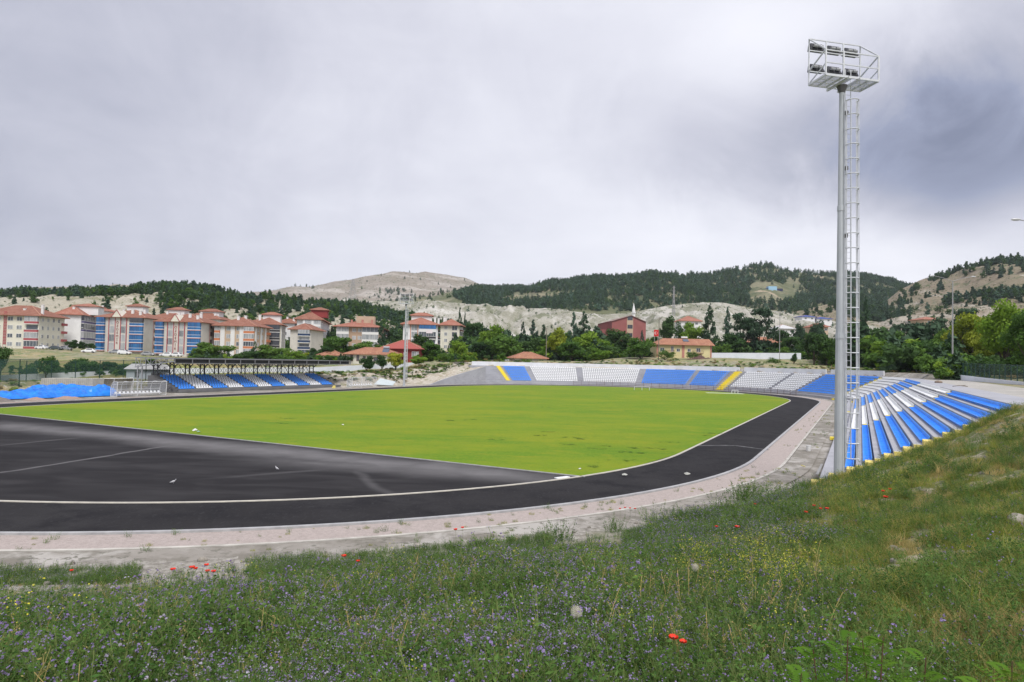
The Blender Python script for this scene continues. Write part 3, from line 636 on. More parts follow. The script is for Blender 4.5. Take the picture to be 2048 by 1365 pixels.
def apron():                           # concrete slabs behind the terrace
    m = layered('apron_concrete', [((.42, .40, .37), 1, 0, 0, None), ((.33, .32, .30), .25, .52, .1, (1, 2.5, 1)), ((.20, .20, .18), .5, .63, .04, (1, 3, 1)), ((.50, .48, .45), 1.2, .62, .05, None)], bumpsc=6, bump=.3)
    mb = MB(); t = np.linspace(-90.9, 40, 60); px = [at(p[0], p[3], p[1]) for p in RW]; pt = sorted([tf(p[0], p[1]) for p in px], key=lambda q: q[1])
    for a, b in zip(t, t[1:]):
        xa = np.interp(a, [q[1] for q in pt], [q[0] for q in pt]); xb = np.interp(b, [q[1] for q in pt], [q[0] for q in pt]); r0 = lambda s: math.sqrt(57.6**2-max(0, s)**2)-.05
        mb.quad(T(r0(a), a, 4.803), T(xa, a, 4.83), T(xb, b, 4.83), T(r0(b), b, 4.803))
    struct(mb.build('concrete_apron', m))
    for k, (u, v, w, h, lab) in enumerate(((1877, 766, .9, .45, 'brown lump of rubble lying on the concrete apron'),)):
        r = ray(u, v); p = r*((4.83-EYE)/r[2]); s = MB(); s.sphere((p[0], p[1], 4.9), w/2, 9, 6, (1, 1, .5)); tag(s.build('rubble_lump', mat('rubble_brown', (.25, .19, .14), (.15, .11, .09), sc=6)), lab, 'rubble')
    for (u, v, l, lab) in ((1905, 773, 1.6, 'broken branch lying on the concrete apron behind the blue seats'),):
        r = ray(u, v); p = r*((4.83-EYE)/r[2]); s = MB(); p = p+[0, 0, EYE]; s.tube([p, p+[l*.5, .2, .08], p+[l, .1, .02]], .03, 5); s.tube([p+[l*.4, .2, .05], p+[l*.7, -.3, .12]], .02, 5); tag(s.build('branch', mat('bark_brown', (.14, .10, .07), (.08, .06, .04), sc=9)), lab, 'branch')
apron()
# green mesh fences
mesh_g = None
def meshmat():
    m, N, L, b = nodes('green_mesh'); b.inputs['Base Color'].default_value = (.008, .045, .032, 1); b.inputs['Roughness'].default_value = .6
    tr = N.new('ShaderNodeBsdfTransparent'); mx = N.new('ShaderNodeMixShader'); mx.inputs[0].default_value = .42; L.new(tr.outputs[0], mx.inputs[1]); L.new(b.outputs[0], mx.inputs[2]); L.new(mx.outputs[0], N['Material Output'].inputs[0]); return m
mesh_g = meshmat(); postg = mat('green_post', (.008, .035, .028), (.012, .05, .04), sc=4, rough=.5)
def meshfence(name, label, pts, h, every, rails=(1.,)):
    o = thing(name, label, 'fence', pts[0]); mb = MB(); rl = MB(); pos = []
    for a, b in zip(pts, pts[1:]):
        a = np.array(a); b = np.array(b); n = max(1, int(round(np.linalg.norm(b-a)/every)))
        mb.quad(a, b, b+[0, 0, h], a+[0, 0, h])
        for r_ in rails: rl.beam(a+[0, 0, h*r_], b+[0, 0, h*r_], .05)
        pos += [a+(b-a)*k/n for k in range(n)]
    mb.build('mesh_panel', mesh_g, o); rl.build('rail', postg, o)
    for p in pos[:100]: MB().beam(p-[0, 0, .2], p+[0, 0, h+.06], .09).build('post', postg, o)
meshfence('mesh_fence', 'dark green mesh fence on the white wall in front of the roadside trees', [at(p[0], p[2]+.5, p[1]) for p in RW], 1.95, 2.6)
Lf = [at(u, v, D) for u, v, D in ((-120, 771, 98), (0, 769, 102), (150, 766, 108), (335, 761, 116))]
meshfence('mesh_fence', 'tall dark green mesh fence behind the blue tarpaulin and the small white hut', Lf, 3.6, 3.2, (1., .5, .0))
meshfence('mesh_fence', 'second green mesh fence standing closer to the dugouts on tall thin posts', [at(u, v, D) for u, v, D in ((-60, 775, 93), (38, 773, 96), (75, 772, 97))], 3.9, 3.4, (1.,))

# ------------------------------------------------------------------ hut, planter, dugouts, tarpaulin, heaps
def hut():
    D = 118; a = at(252, 762, D); b = at(294, 763, D+1.5); zt = 1.9; o = thing('white_hut', 'small white hut with a pale low pitched roof behind the mesh fence', 'hut', a)
    d = (b-a)[:2]; w = np.linalg.norm(d); d3 = np.append(d/w, 0); n3 = np.array([-d3[1], d3[0], 0]); h = 2.1; wl = MB(); dep = 4.2; a = a-[0, 0, .3]
    dd = 5.0
    c = a+d3*w; wall = MB(); wall.obox(a, d3*(w+3.6), n3*dep, [0, 0, h+.3]); wall.build('wall', mat('hut_wall', (.56, .62, .70), (.5, .56, .63), sc=.8), o)
    rf = MB(); z = a[2]+h+.3; e = a-d3*.5-n3*.5; W2 = w+4.6; x0 = e+[0, 0, z-a[2]]; dp = dep+1
    rf.add([x0, x0+d3*W2, x0+d3*W2+n3*dp, x0+n3*dp, x0+n3*dp/2+d3*1.2+[0, 0, .95], x0+d3*(W2-1.2)+n3*dp/2+[0, 0, .95]], [(0, 1, 5, 4), (1, 2, 5), (2, 3, 4, 5), (3, 0, 4), (3, 2, 1, 0)]); rf.build('roof', mat('hut_roof', (.58, .58, .58), (.5, .5, .51), sc=1), o)
    for x, ww, zz, hh in ((1.3, .7, .9, 1.0), (w+.6, 1.9, .3, 1.5)): m = MB(); m.obox(a+d3*x+[0, 0, .3+zz-.3]-n3*.03, d3*ww, n3*.02, [0, 0, hh]); m.build('window' if ww < 1 else 'door', mat('hut_dark', (.16, .17, .18), (.1, .1, .11), sc=3), o)
hut()
def planter():
    D = 98; a = at(82, 771, D); b = at(186, 770, D+2); m = MB(); d = b-a; m.obox(a-[0, 0, .2], [d[0], d[1], 0], [0.3, 2.2, 0], [0, 0, 1.25]); 
    for k in range(26): q = a+d*(k+.5)/26; m.obox(q-[0.04, .06, 0]+[0, 0, .1], [.08, 0, 0], [0, .05, 0], [0, 0, .9])
    tag(m.build('concrete_trough', mat('trough_concrete', (.46, .44, .38), (.38, .36, .31), sc=2)), 'long low ribbed concrete trough between the tarpaulin and the mesh fence', 'trough')
planter()
plex = None
def dugout(name, label, p0, p1, h=2.15, dep=1.5, seats=12, canopy='clear', flip=False):
    """curved shelter from p0 to p1 (its open side's feet), opening towards the pitch"""
    p0 = np.array(p0); p1 = np.array(p1); d = p1-p0; w = np.linalg.norm(d); d = d/w; n = np.array([-d[1], d[0], 0]); n = n if not flip else -n
    o = thing(name, label, 'dugout', p0); fr = mat('white_tube', (.70, .71, .72), (.62, .63, .65), sc=3, rough=.4)
    m_, N, L, b = nodes('clear_sheet') if 'clear_sheet' not in MATS else (MATS['clear_sheet'], None, None, None)
    if N: MATS['clear_sheet'] = m_; b.inputs['Base Color'].default_value = (.55, .58, .62, 1); b.inputs['Roughness'].default_value = .25; b.inputs['Alpha'].default_value = .32
    cm = m_ if canopy == 'clear' else mat('cream_canopy', (.50, .47, .38), (.42, .40, .33), sc=1.5, rough=.6)
    arc = [(0.05, 0.0)]+[(dep*(1-math.cos(t))*.0+dep*math.sin(t)*0, 0) for t in ()]
    prof = [(dep, 0), (dep, h*.45)]+[(dep*(.42+.58*math.cos(t)), h*.45+h*.55*math.sin(t)) for t in np.linspace(.15, 1.45, 8)]+[(.25, h), (-.1, h*.97)]
    P = lambda x, q: p0+d*x+n*q[0]+np.array([0, 0, q[1]])
    k = int(round(w/1.5)); cp = MB()
    for q0, q1 in zip(prof, prof[1:]): cp.quad(P(0, q0), P(w, q0), P(w, q1), P(0, q1))
    for x in (0, w): cp.add([P(x, q) for q in prof]+[P(x, (0, 0))], [tuple(range(len(prof)+1))])
    cp.build('canopy', cm, o)
    for i in range(k+1):
        f = MB(); x = w*i/k; f.tube([P(x, q) for q in prof], .035, 6)
        if i in (0, k) or i == k//2: f.tube([P(x, prof[-1]), P(x, (0, 0))], .04, 6); f.tube([P(x, (0, 0)), P(x, (dep, 0))], .03, 5)
        f.build('hoop', fr, o)
    f = MB()
    for q in (prof[1], prof[5], prof[-1], (dep, .05)): f.tube([P(0, q), P(w, q)], .03, 6)
    f.build('rail', fr, o)
    if seats:
        b_ = MB(); b_.obox(P(.2, (dep-.75, .3)), d*(w-.4), n*.5, [0, 0, .06]); b_.build('bench', fr, o)
        g = seat_geo(False)
        for i in range(seats):
            x = .5+(w-1.)*i/(seats-1); q = MB(); vs = [P(x+vx*.9, (dep-.55+vy*.9, .28+vz*.85)) for vx, vy, vz in g.v]; q.add(vs, g.f); q.build('seat', whit, o)
dz = lambda tx, ty: T(tx, ty, 0)
dugout('dugout', 'glazed white dugout with white seats beside the blue tarpaulin', dz(-46.3, -73.2), dz(-46.3, -65.6))
dugout('dugout', 'small glazed white dugout at the foot of the rubble bank', dz(-46.6, -23.2), dz(-46.6, -15.4), seats=10)
da = at(186, 771, 101); db = at(266, 768.5, 107); dugout('dugout', 'cream dugout shell without seats behind the tarpaulin heap', [da[0], da[1], .3], [db[0], db[1], .3], canopy='cream', seats=0, h=2.0)
def tarp():
    a = T(-49.0, -86.5); b = T(-48.3, -71.2); nu, nv = 110, 60; u = np.linspace(0, 1, nu)[:, None]; v = np.linspace(0, 1, nv)[None, :]
    d = (b-a); n = -np.append(RV, 0)*6.2; edge = fbm(u*6+v*0, u*0+3., 3, 4)*.35
    x = a[0]+d[0]*u+n[0]*v*(1+edge); y = a[1]+d[1]*u+n[1]*v*(1+edge)
    env = np.clip(np.minimum(v/.16, (1-v)/.12), 0, 1)**.6*np.clip(np.minimum(u/.10, (1-u)/.05), 0, 1)**.6*(1+0*v)
    hh = (1.10+1.0*fbm(u*4+1, v*2.5, 3, 8)+.25*np.sin(u*9)*(1-v))*env*(.62+.38*sm(u, .12, .4))
    cr = np.abs(fbm(u*11+v*5, v*6-u*4, 4, 2))*.85+fbm(u*40, v*14, 3, 6)*.12
    z = .05+np.maximum(hh*.92+cr*np.clip(env+.15, 0, 1)*.8-.08, .0)
    P = np.stack([x+0*v, y+0*v, z], -1).reshape(-1, 3)
    o = gridmesh('tarpaulin', P, nu, nv, mat('blue_tarpaulin', (.008, .13, .56), (.012, .22, .74), sc=1.1, rough=.36, lo=.35, hi=.62, bump=.6)); tag(o, 'crumpled bright blue tarpaulin draped over a long heap beside the track', 'tarpaulin')
tarp()
def heap(name, label, c, rx, ry, h, m, seed):
    nu, nv = 40, 18; a = np.linspace(0, 2*math.pi, nu)[:, None]; r = np.linspace(0, 1, nv)[None, :]; ed = 1+fbm(np.cos(a)*1.5+seed, np.sin(a)*1.5, 3, seed)*.4
    x = c[0]+rx*r*np.cos(a)*ed; y = c[1]+ry*r*np.sin(a)*ed; z = (c[2] if len(c) > 2 else 0)-.05+h*(1-r**1.3)*(1+.5*fbm(x*1.1, y*1.1, 4, seed))
    o = gridmesh(name, np.stack([x, y, z+0*r], -1).reshape(-1, 3), nu, nv, m); tag(o, label, 'heap')
heap('gravel_heap', 'reddish gravel heap in front of the blue tarpaulin', T(-46.9, -79.5), 2.0, 1.0, .42, gravel_red, 3)
heap('gravel_heap', 'low reddish gravel heap at the end of the tarpaulin near the track', T(-46.6, -83.5), 1.6, .9, .35, gravel_red, 8)
heap('gravel_heap', 'grey brown soil heap before the tarpaulin at the picture edge', T(-47.2, -88.5), 3.2, 1.6, .8, mat('heap_soil', (.20, .17, .15), (.13, .11, .10), sc=3, bump=1), 5)
heap('soil_heap', 'dark brush and brown debris pile beside the far lawn wall', at(1402, 722, 222), 5.5, 2, 1.7, mat('brush_brown', (.13, .07, .055), (.06, .03, .03), sc=3, bump=2), 12)

# ------------------------------------------------------------------ floodlight masts
def mast(label, loc, rz, Ht, group):
    o = thing('floodlight_mast', label, 'floodlight', loc, 0, group); gv = mat('galvanised_mast', (.50, .53, .56), (.41, .44, .47), sc=2.2, rough=.55, metal=.15, scale3=(1, 1, .3)); gl = mat('galvanised_light', (.66, .68, .71), (.56, .58, .61), sc=4, rough=.45, metal=.15)
    def g(p): c, s = math.cos(rz), math.sin(rz); p = np.asarray(p, float); return np.array([p[0]*c-p[1]*s, p[0]*s+p[1]*c, p[2]])+np.array(loc)
    pole = MB(); pole.tube([g((0, 0, z)) for z in (-.5, .05, Ht*.38, Ht*.381, Ht*.7, Ht*.701, Ht)], [.275, .27, .225, .215, .172, .165, .13], 14); pl = pole.build('pole', gv, o)
    MB().tube([g((0, 0, -.3)), g((0, 0, .12))], .40, 14).build('base_flange', gv, pl)
    for zf_, rr in ((.38, .245), (.70, .19)): MB().tube([g((0, 0, Ht*zf_-.25)), g((0, 0, Ht*zf_+.02))], [rr+.005, rr-.002], 14).build('sleeve_joint', gv, pl)
    MB().tube([g((.02, -.01-.27, .2)), g((.02, -.25, Ht*.4)), g((.02, -.16, Ht-.4))], .022, 5).build('cable_conduit', gl, pl)
    for q_ in (.93, .79, .62): MB().obox(g((.08, -.30+.06*q_, Ht*q_)), g((.14, 0, 0))-g((0, 0, 0)), g((0, .12, 0))-g((0, 0, 0)), [0, 0, .2]).build('junction_box', mat('mast_head_dark', (.12, .12, .13)), pl)
    # ladder to the right of the pole
    lx = .36; ld = MB(); zz0 = 1.5
    for dx in (-.0, .33): ld.tube([g((lx+dx-.05, -.05, zz0)), g((lx-.20+dx-.0, -.05, Ht+1.))], .024, 5)
    for k in range(int((Ht-zz0)/.3)): z = zz0+.3*k; f = (z-zz0)/(Ht-zz0); x = lx-.05-.14*f; ld.tube([g((x, -.05, z)), g((x+.33, -.05, z))], .012, 4)
    ld.build('ladder', gl, o)
    cg = MB(); nh = int((Ht-1.2)/.78)
    def cpt(a, z): f = (z-zz0)/(Ht-zz0); x = lx+.11-.14*f; return g((x+.33*math.sin(a), -.05-.62*(1+math.cos(a))*.5, z))
    for k in range(nh):
        z = 1.55+.78*k; cg.tube([cpt(a, z) for a in np.linspace(-1.9, 1.9, 9)], .030, 4)
    for a in (-1.6, -.8, 0, .8, 1.6): cg.tube([cpt(a, 1.55), cpt(a, 1.55+.78*(nh-1))], .022 if abs(a) < 1.5 else .034, 4)
    cg.build('safety_cage', gl, o)
    for k in range(nh):
        if k % 2 == 0: z = 1.62+.78*k; b = MB(); f = z/Ht; b.obox(g((.2-.1*f, -.03, z)), g((lx-.1-.13*f, -.03, z))-g((.2-.1*f, -.03, z)), g((0, .06, 0))-g((0, 0, 0)), [0, 0, .07]); b.build('bracket', gv, o)
    # platform: y=+ far side (towards the pitch), y=- near side with handrail
    x0, x1, y0, y1 = -1.55, 1.6, -.75, .6; z = Ht+.25; pf = MB()
    for a, b in (((x0, y0), (x1, y0)), ((x0, y1), (x1, y1)), ((x0, y0), (x0, y1)), ((x1, y0), (x1, y1))): pf.beam(g((*a, z)), g((*b, z)), .07, .1)
    for x in np.linspace(x0, x1, 7)[1:-1]: pf.beam(g((x, y0, z)), g((x, y1, z)), .05, .08)
    for x in (-.28, .38): pf.beam(g((x, y0-.2, z-.08)), g((x, y1+.2, z-.08)), .1, .12)
    for y in (-.25, .15): pf.beam(g((x0, y, z-.01)), g((-.3, y, z-.01)), .03, .04); pf.beam(g((.45, y, z-.01)), g((x1, y, z-.01)), .03, .04)
    pfo = pf.build('platform', gl, o)
    m, N, L, b = nodes('grating') if 'grating' not in MATS else (MATS['grating'], None, None, None)
    if N:
        MATS['grating'] = m; b.inputs['Base Color'].default_value = (.35, .37, .4, 1); tr = N.new('ShaderNodeBsdfTransparent'); mx = N.new('ShaderNodeMixShader'); mx.inputs[0].default_value = .6; L.new(tr.outputs[0], mx.inputs[1]); L.new(b.outputs[0], mx.inputs[2]); L.new(mx.outputs[0], N['Material Output'].inputs[0])
    gt = MB(); gt.quad(g((x0, y0, z+.03)), g((-.28, y0, z+.03)), g((-.28, y1, z+.03)), g((x0, y1, z+.03))); gt.quad(g((.42, y0, z+.03)), g((x1, y0, z+.03)), g((x1, y1, z+.03)), g((.42, y1, z+.03))); gt.build('grating', m, pfo)
    # lamp frame
    fr = MB(); H2 = 2.5; xs = (x0, -.5, .55, x1)
    for x in xs: fr.beam(g((x, y1, z)), g((x, y1, z+H2)), .055)
    for zz in (H2, H2-.62, H2-1.75): fr.beam(g((x0, y1, z+zz)), g((x1, y1, z+zz)), .05)
    fr.build('lamp_frame', gl, o)
    hr = MB()
    for x in (x0+.0, x0+1.05, x1): 
        hr.beam(g((x, y0, z)), g((x, y0, z+1.35)), .07 if x > x0 else .06)
    for zz in (1.3, .65): hr.beam(g((x0, y0, z+zz)), g((x1, y0, z+zz)), .05)
    for x in (x0, x1): hr.beam(g((x, y0, z+1.33)), g((x, y1, z+H2-.02)), .06); hr.beam(g((x, y0, z+1.33)), g((x, y1, z+.75)), .06); hr.beam(g((x, y0, z+.6)), g((x, y1, z+.05)), .05)
    hr.build('handrail', gl, o)
    hb = MB(); hb.obox(g((-.25, -.25, Ht-.1)), g((.55, -.25, Ht-.1))-g((0, 0, Ht-.1))-(g((-.25, 0, 0))-g((0, 0, 0)))*0, g((0, .5, 0))-g((0, 0, 0)), [0, 0, .25]) if False else hb.tube([g((0, 0, Ht-.25)), g((0, 0, Ht+.12))], [.15, .28], 10); hb.build('pole_head', mat('mast_head_dark', (.12, .12, .13), (.08, .08, .09), sc=4, rough=.6), pl)
    lm = mat('lamp_housing', (.035, .037, .045), (.055, .055, .065), sc=5, rough=.5, metal=.2); lg = mat('lamp_gear', (.35, .36, .38), (.28, .29, .3), sc=5, rough=.5)
    gs = mat('lamp_glass', (.5, .52, .55), (.42, .44, .47), sc=5, rough=.15)
    for zz in (H2-.62, H2-1.75):
        for x in ((x0-.5)/2, .025, 1.08):
            f = MB(); t = np.array([.0, .28, -.16]); c = np.array([x, y1+.02, z+zz+.2]); w = .84
            p = [c+[-w/2, -.05, -.13], c+[w/2, -.05, -.13], c+[w/2, .27, -.14], c+[-w/2, .27, -.14], c+[-w/2, .0, .22], c+[w/2-.14, .0, .22], c+[w/2-.14, .20, .18], c+[-w/2, .20, .18]]
            fl = f.hexa([g(q) for q in p]).build('floodlight', lm, o)
            q = MB(); 
            for dx in (-.2, .12): q.tube([g(c+[dx-.12, -.11, .05+.03*dx]), g(c+[dx+.14, -.11, .05+.03*dx])], .075, 8)
            q.build('ballast', lg, fl); q = MB(); q.obox(g(c+[-w/2+.04, .275, -.13]), g((w-.1, 0, 0))-g((0, 0, 0)), g((0, .01, 0))-g((0, 0, 0)), [0, 0, .28]); q.build('lens', gs, fl)
            q = MB(); q.beam(g(c+[-w/2-.03, .0, -.2]), g(c+[w/2+.03, .0, -.2]), .04); q.build('bracket', gl, fl)
    return o
mb0 = T(47.4, -92.0); mast('tall galvanised floodlight mast with caged ladder beside the end of the terrace', (mb0[0], mb0[1], 0.25), R_(12), 21.05, 'floodlight masts')
mf = at(808, 772, 152); mast('distant floodlight mast in front of the low red-roofed house', (mf[0], mf[1], 0.), R_(-8), 18.8, 'floodlight masts')

# ------------------------------------------------------------------ street lamps, poles, pylon
greyp = mat('pole_grey', (.34, .34, .34), (.26, .26, .27), sc=3, rough=.6); woodp = mat('pole_wood', (.22, .19, .16), (.15, .13, .11), sc=3, rough=.8)
def streetlamp(label, base, top, arms, armlen=2.4, r=.1, rise=.5):
    o = thing('street_lamp', label, 'street lamp', base); MB().tube([base, [base[0], base[1], top]], [r, r*.55], 8).build('pole', greyp, o)
    for s in arms:
        a = MB(); e = np.array([base[0]+s*armlen, base[1], top+rise]); a.tube([[base[0], base[1], top-.1], [base[0]+s*armlen*.5, base[1], top+rise*.6], e], .045, 6); ao = a.build('arm', greyp, o)
        h = MB(); h.sphere(e+[s*.35, 0, .02], .45, 10, 6, (1, .45, .28)); h.build('lamp_head', mat('lamp_head_grey', (.52, .53, .55), (.45, .46, .48), sc=4, rough=.4), ao)
b = at(1905, 752, 118); streetlamp('double-armed street lamp rising above the trees behind the green fence', [b[0], b[1], 5.0], at(1905, 562, 118)[2], (-1, 1), 3.4, .16, .8)
b = at(2090, 800, 60); streetlamp('street lamp whose grey head alone reaches into the picture at its edge', [b[0], b[1], 4.8], at(2090, 452, 60)[2], (-1, 1), 2.3, .13, .5)
b = at(1559, 719, 233); streetlamp('slim street lamp on the lawn behind the far white seats', b, at(1559, 625, 233)[2], (-1, .9), .9, .14, .25)
b = at(171, 698, 236); streetlamp('street lamp before the purple balconies', b, at(171, 658, 236)[2], (-1,), 1.2, .09, .4)
b = at(1271, 712, 226); streetlamp('short street lamp between the red dormitory trees', b, at(1271, 682, 226)[2], (1,), .4, .09, .1)
for u, v0, v1, D, r, lab in ((1092, 725, 656, 224, .17, 'wooden pole beside the small tiled roof'), (1317, 723, 634, 224, .17, 'tall wooden pole before the cream and pink house'), (424, 718, 688, 200, .22, 'grey concrete pole above the covered stand roof by the round walnut tree'), (898, 714, 690, 235, .18, 'grey pole before the flat block with dark balconies')):
    b = at(u, v0, D); o = thing('utility_pole', lab, 'pole', b); MB().tube([b-[0, 0, .3], [b[0], b[1], at(u, v1, D)[2]]], [r, r*.6], 7).build('shaft', woodp if 'wooden' in lab else greyp, o)
    MB().beam([b[0]-.7, b[1], at(u, v1, D)[2]-.4], [b[0]+.7, b[1], at(u, v1, D)[2]-.4], .1).build('crossarm', woodp, o)

# ------------------------------------------------------------------ hills
HILLS = {}
def hill(name, skyl, Df, Dr, Db, zf, m, amp=6, wl=60, prof=1.0, seed=1, nv=46, du=3., ridge=1.0):
    us = np.arange(skyl[0][0], skyl[-1][0]+.1, du); vs = np.interp(us, [p[0] for p in skyl], [p[1] for p in skyl]); n = len(us)
    vs = vs+fbm(us*.03, us*0, 3, seed)*ridge*2
    s = np.concatenate([np.linspace(0, 1, nv), np.linspace(1.05, 2, 12)]); P = np.zeros((n, len(s), 3))
    for i, (u, v) in enumerate(zip(us, vs)):
        r = ray(u, v); dx = r[0]/r[1]; zr = EYE+r[2]/r[1]*Dr
        drr = Dr*(1+.05*math.sin(u*.011+seed)); zr = EYE+r[2]/r[1]*drr
        D = np.where(s <= 1, Df+(drr-Df)*np.minimum(s, 1), drr+(Db-drr)*(s-1)); x = dx*D; f = np.minimum(s, 1)**prof
        z = np.where(s <= 1, zf+(zr-zf)*f, zr-(zr-zf+6)*np.clip(s-1, 0, 1)**1.3)
        tp = np.clip(np.sin(np.pi*np.minimum(s, 1)), 0, 1)**.7
        z = z+(fbm(x/wl, D/(wl*2.2), 5, seed)-.0)*amp*tp*min(1, max(.15, (zr-zf)/(amp*3)))
        P[i, :, 0] = x; P[i, :, 1] = D; P[i, :, 2] = z
    HILLS[name] = (us, s, P); sk = P[:, :1].copy(); sk[:, :, 2] -= 40; Q = np.concatenate([sk, P], 1)
    struct(gridmesh(name, Q.reshape(-1, 3), n, len(s)+1, m))
chalkA = layered('quarry_chalk', [((.38, .35, .28), 1, 0, 0, None), ((.36, .33, .26), .02, .50, .06, (1, 1.5, 3)), ((.23, .22, .14), .05, .56, .05, (1, 1, 2)), ((.47, .445, .385), .035, .60, .04, (1, 2, 3)), ((.13, .15, .08), .12, .66, .03, None), ((.15, .15, .10), .9, .60, .05, None), ((.50, .47, .41), 1.6, .62, .05, None)], bumpsc=.15, bump=1, bdist=3)
spoil = layered('spoil_chalk', [((.36, .345, .30), 1, 0, 0, None), ((.25, .245, .19), .018, .48, .08, (2.2, .5, 2)), ((.44, .425, .385), .03, .56, .06, (2, .6, 1)), ((.17, .18, .12), .06, .57, .05, (1.5, .6, 1)), ((.50, .485, .45), .012, .60, .04, None), ((.17, .17, .12), .35, .62, .05, (1.6, .6, 1)), ((.49, .475, .44), .7, .62, .05, (1.8, .7, 1))], bumpsc=.1, bump=1, bdist=3)
bare = layered('bare_mountain', [((.27, .235, .20), 1, 0, 0, None), ((.24, .21, .17), .006, .5, .08, (1, 1, 3)), ((.38, .345, .31), .008, .56, .04, (.6, 1, 4)), ((.17, .17, .12), .03, .60, .05, None), ((.44, .41, .37), .02, .66, .03, (.5, 1, 4)), ((.14, .13, .10), .12, .60, .05, None), ((.42, .39, .35), .2, .62, .05, None)], bumpsc=.03, bump=1, bdist=8)
scrub = layered('forest_floor', [((.21, .20, .13), 1, 0, 0, None), ((.12, .13, .07), .01, .48, .06, None), ((.34, .28, .20), .02, .60, .05, None), ((.09, .11, .06), .06, .56, .06, None)], bumpsc=.05, bump=1, bdist=4)
brown = layered('brown_hillside', [((.225, .185, .135), 1, 0, 0, None), ((.22, .19, .13), .012, .5, .07, None), ((.36, .325, .275), .014, .58, .04, (1.6, .5, .6)), ((.13, .14, .08), .06, .60, .05, None), ((.42, .39, .34), .03, .68, .03, (1.8, .6, .6)), ((.12, .12, .07), .4, .60, .05, None), ((.38, .34, .29), .6, .64, .05, None)], bumpsc=.06, bump=1, bdist=4)
hill('bare_mountain', [(330, 600), (440, 589), (520, 584), (620, 573), (700, 559), (770, 547), (785, 544), (830, 546), (850, 543), (870, 546), (930, 557), (965, 572), (1000, 582), (1100, 600), (1250, 620)], 1300, 2100, 2700, 25, bare, amp=60, wl=230, prof=.9, seed=3)
hill('distant_ridge', [(-300, 580), (0, 580), (60, 576), (130, 573), (190, 574), (235, 569), (262, 571), (330, 582), (480, 592)], 900, 1500, 1900, 20, bare, amp=20, wl=150, seed=5)
hill('forest_ridge', [(700, 612), (850, 597), (960, 581), (1060, 577), (1150, 566), (1250, 556), (1330, 551), (1390, 552), (1450, 545), (1505, 535), (1530, 531), (1550, 535), (1570, 542), (1640, 550), (1700, 552), (1785, 562), (1810, 572), (1900, 590), (2048, 620)], 700, 1250, 1700, 22, scrub, amp=38, wl=120, prof=.85, seed=8, nv=60)
hill('spoil_hill', [(560, 640), (640, 607), (700, 601), (800, 603), (860, 603), (910, 605), (980, 611), (1060, 620), (1150, 623), (1200, 629), (1250, 628), (1310, 616), (1370, 607), (1420, 605), (1450, 606), (1500, 616), (1560, 625), (1640, 636), (1760, 650), (1900, 668)], 430, 640, 800, 15, spoil, amp=20, wl=24, prof=.75, seed=21, nv=60)
hill('brown_hill', [(1500, 640), (1600, 622), (1660, 608), (1720, 605), (1760, 612), (1800, 580), (1850, 557), (1900, 547), (1950, 533), (2000, 520), (2048, 517), (2150, 500), (2400, 490), (2700, 520)], 420, 800, 1200, 14, brown, amp=34, wl=75, prof=.85, seed=31, nv=60)
hill('quarry_hill', [(-500, 600), (-100, 597), (0, 592), (60, 588), (130, 585), (230, 587), (265, 583), (330, 574), (370, 579), (450, 592), (520, 604), (620, 613), (720, 619), (800, 633), (880, 649), (960, 662), (1050, 680)], 300, 520, 700, 12, chalkA, amp=14, wl=40, prof=.8, seed=14, nv=60)

# ------------------------------------------------------------------ tree meshes
bark = mat('bark', (.10, .08, .06), (.06, .045, .035), sc=8, rough=.9)
LM = {'dark': leafmat('leaf_dark_green', (.046, .100, .028), (.072, .14, .040)), 'mid': leafmat('leaf_mid_green', (.068, .145, .024), (.105, .20, .036)), 'bright': leafmat('leaf_bright_green', (.115, .225, .022), (.19, .30, .036)),
      'yellow': leafmat('leaf_yellow_green', (.21, .28, .022), (.33, .36, .04)), 'pine': leafmat('needles_dark', (.034, .070, .036), (.058, .108, .054), tr=.15), 'blue': leafmat('needles_blue', (.046, .092, .062), (.072, .13, .085), tr=.15)}
def leafcloud(centers, radii, n, size, seed, squash=.8, flat=0.):
    """n leaf quads spread over and within a set of lobes"""
    g = np.random.default_rng(seed); k = len(centers); w = radii**2; ci = g.choice(k, n, p=w/w.sum()); d = g.normal(size=(n, 3)); d /= np.linalg.norm(d, axis=1)[:, None]
    rad = radii[ci]*(g.random(n)**.35)*(.85+.3*g.random(n)); p = centers[ci]+d*rad[:, None]*[1, 1, squash]
    nr = d+g.normal(size=(n, 3))*.7; nr[:, 2] += flat; nr /= np.linalg.norm(nr, axis=1)[:, None]
    t = np.cross(nr, g.normal(size=(n, 3))); t /= np.linalg.norm(t, axis=1)[:, None]; b = np.cross(nr, t); s = size*(.6+.8*g.random(n))[:, None]
    v = np.stack([p-t*s, p-b*s*.55, p+t*s, p+b*s*.55], 1).reshape(-1, 3); return v
def quadmesh(name, v, m):
    n = len(v)//4; me = bpy.data.meshes.new(name); me.vertices.add(len(v)); me.vertices.foreach_set('co', v.astype(np.float32).reshape(-1)); me.loops.add(len(v)); me.loops.foreach_set('vertex_index', np.arange(len(v), dtype=np.int32))
    me.polygons.add(n); me.polygons.foreach_set('loop_start', np.arange(n, dtype=np.int32)*4); me.update(calc_edges=True); me.materials.append(m); return me
def crown_round(seed, n=2600, size=.075, lobes=26, top=.0):
    g = np.random.default_rng(seed); c = []; r = []
    for i in range(lobes):
        d = g.normal(size=3); d /= np.linalg.norm(d); rr = .45+.4*g.random(); c.append([d[0]*rr*(.78+.2*g.random()), d[1]*rr*.8, d[2]*rr*.82+top*.1]); r.append(.17+.2*g.random())
    c.append([0, 0, 0]); r.append(.42); return leafcloud(np.array(c), np.array(r), n, size, seed+1)
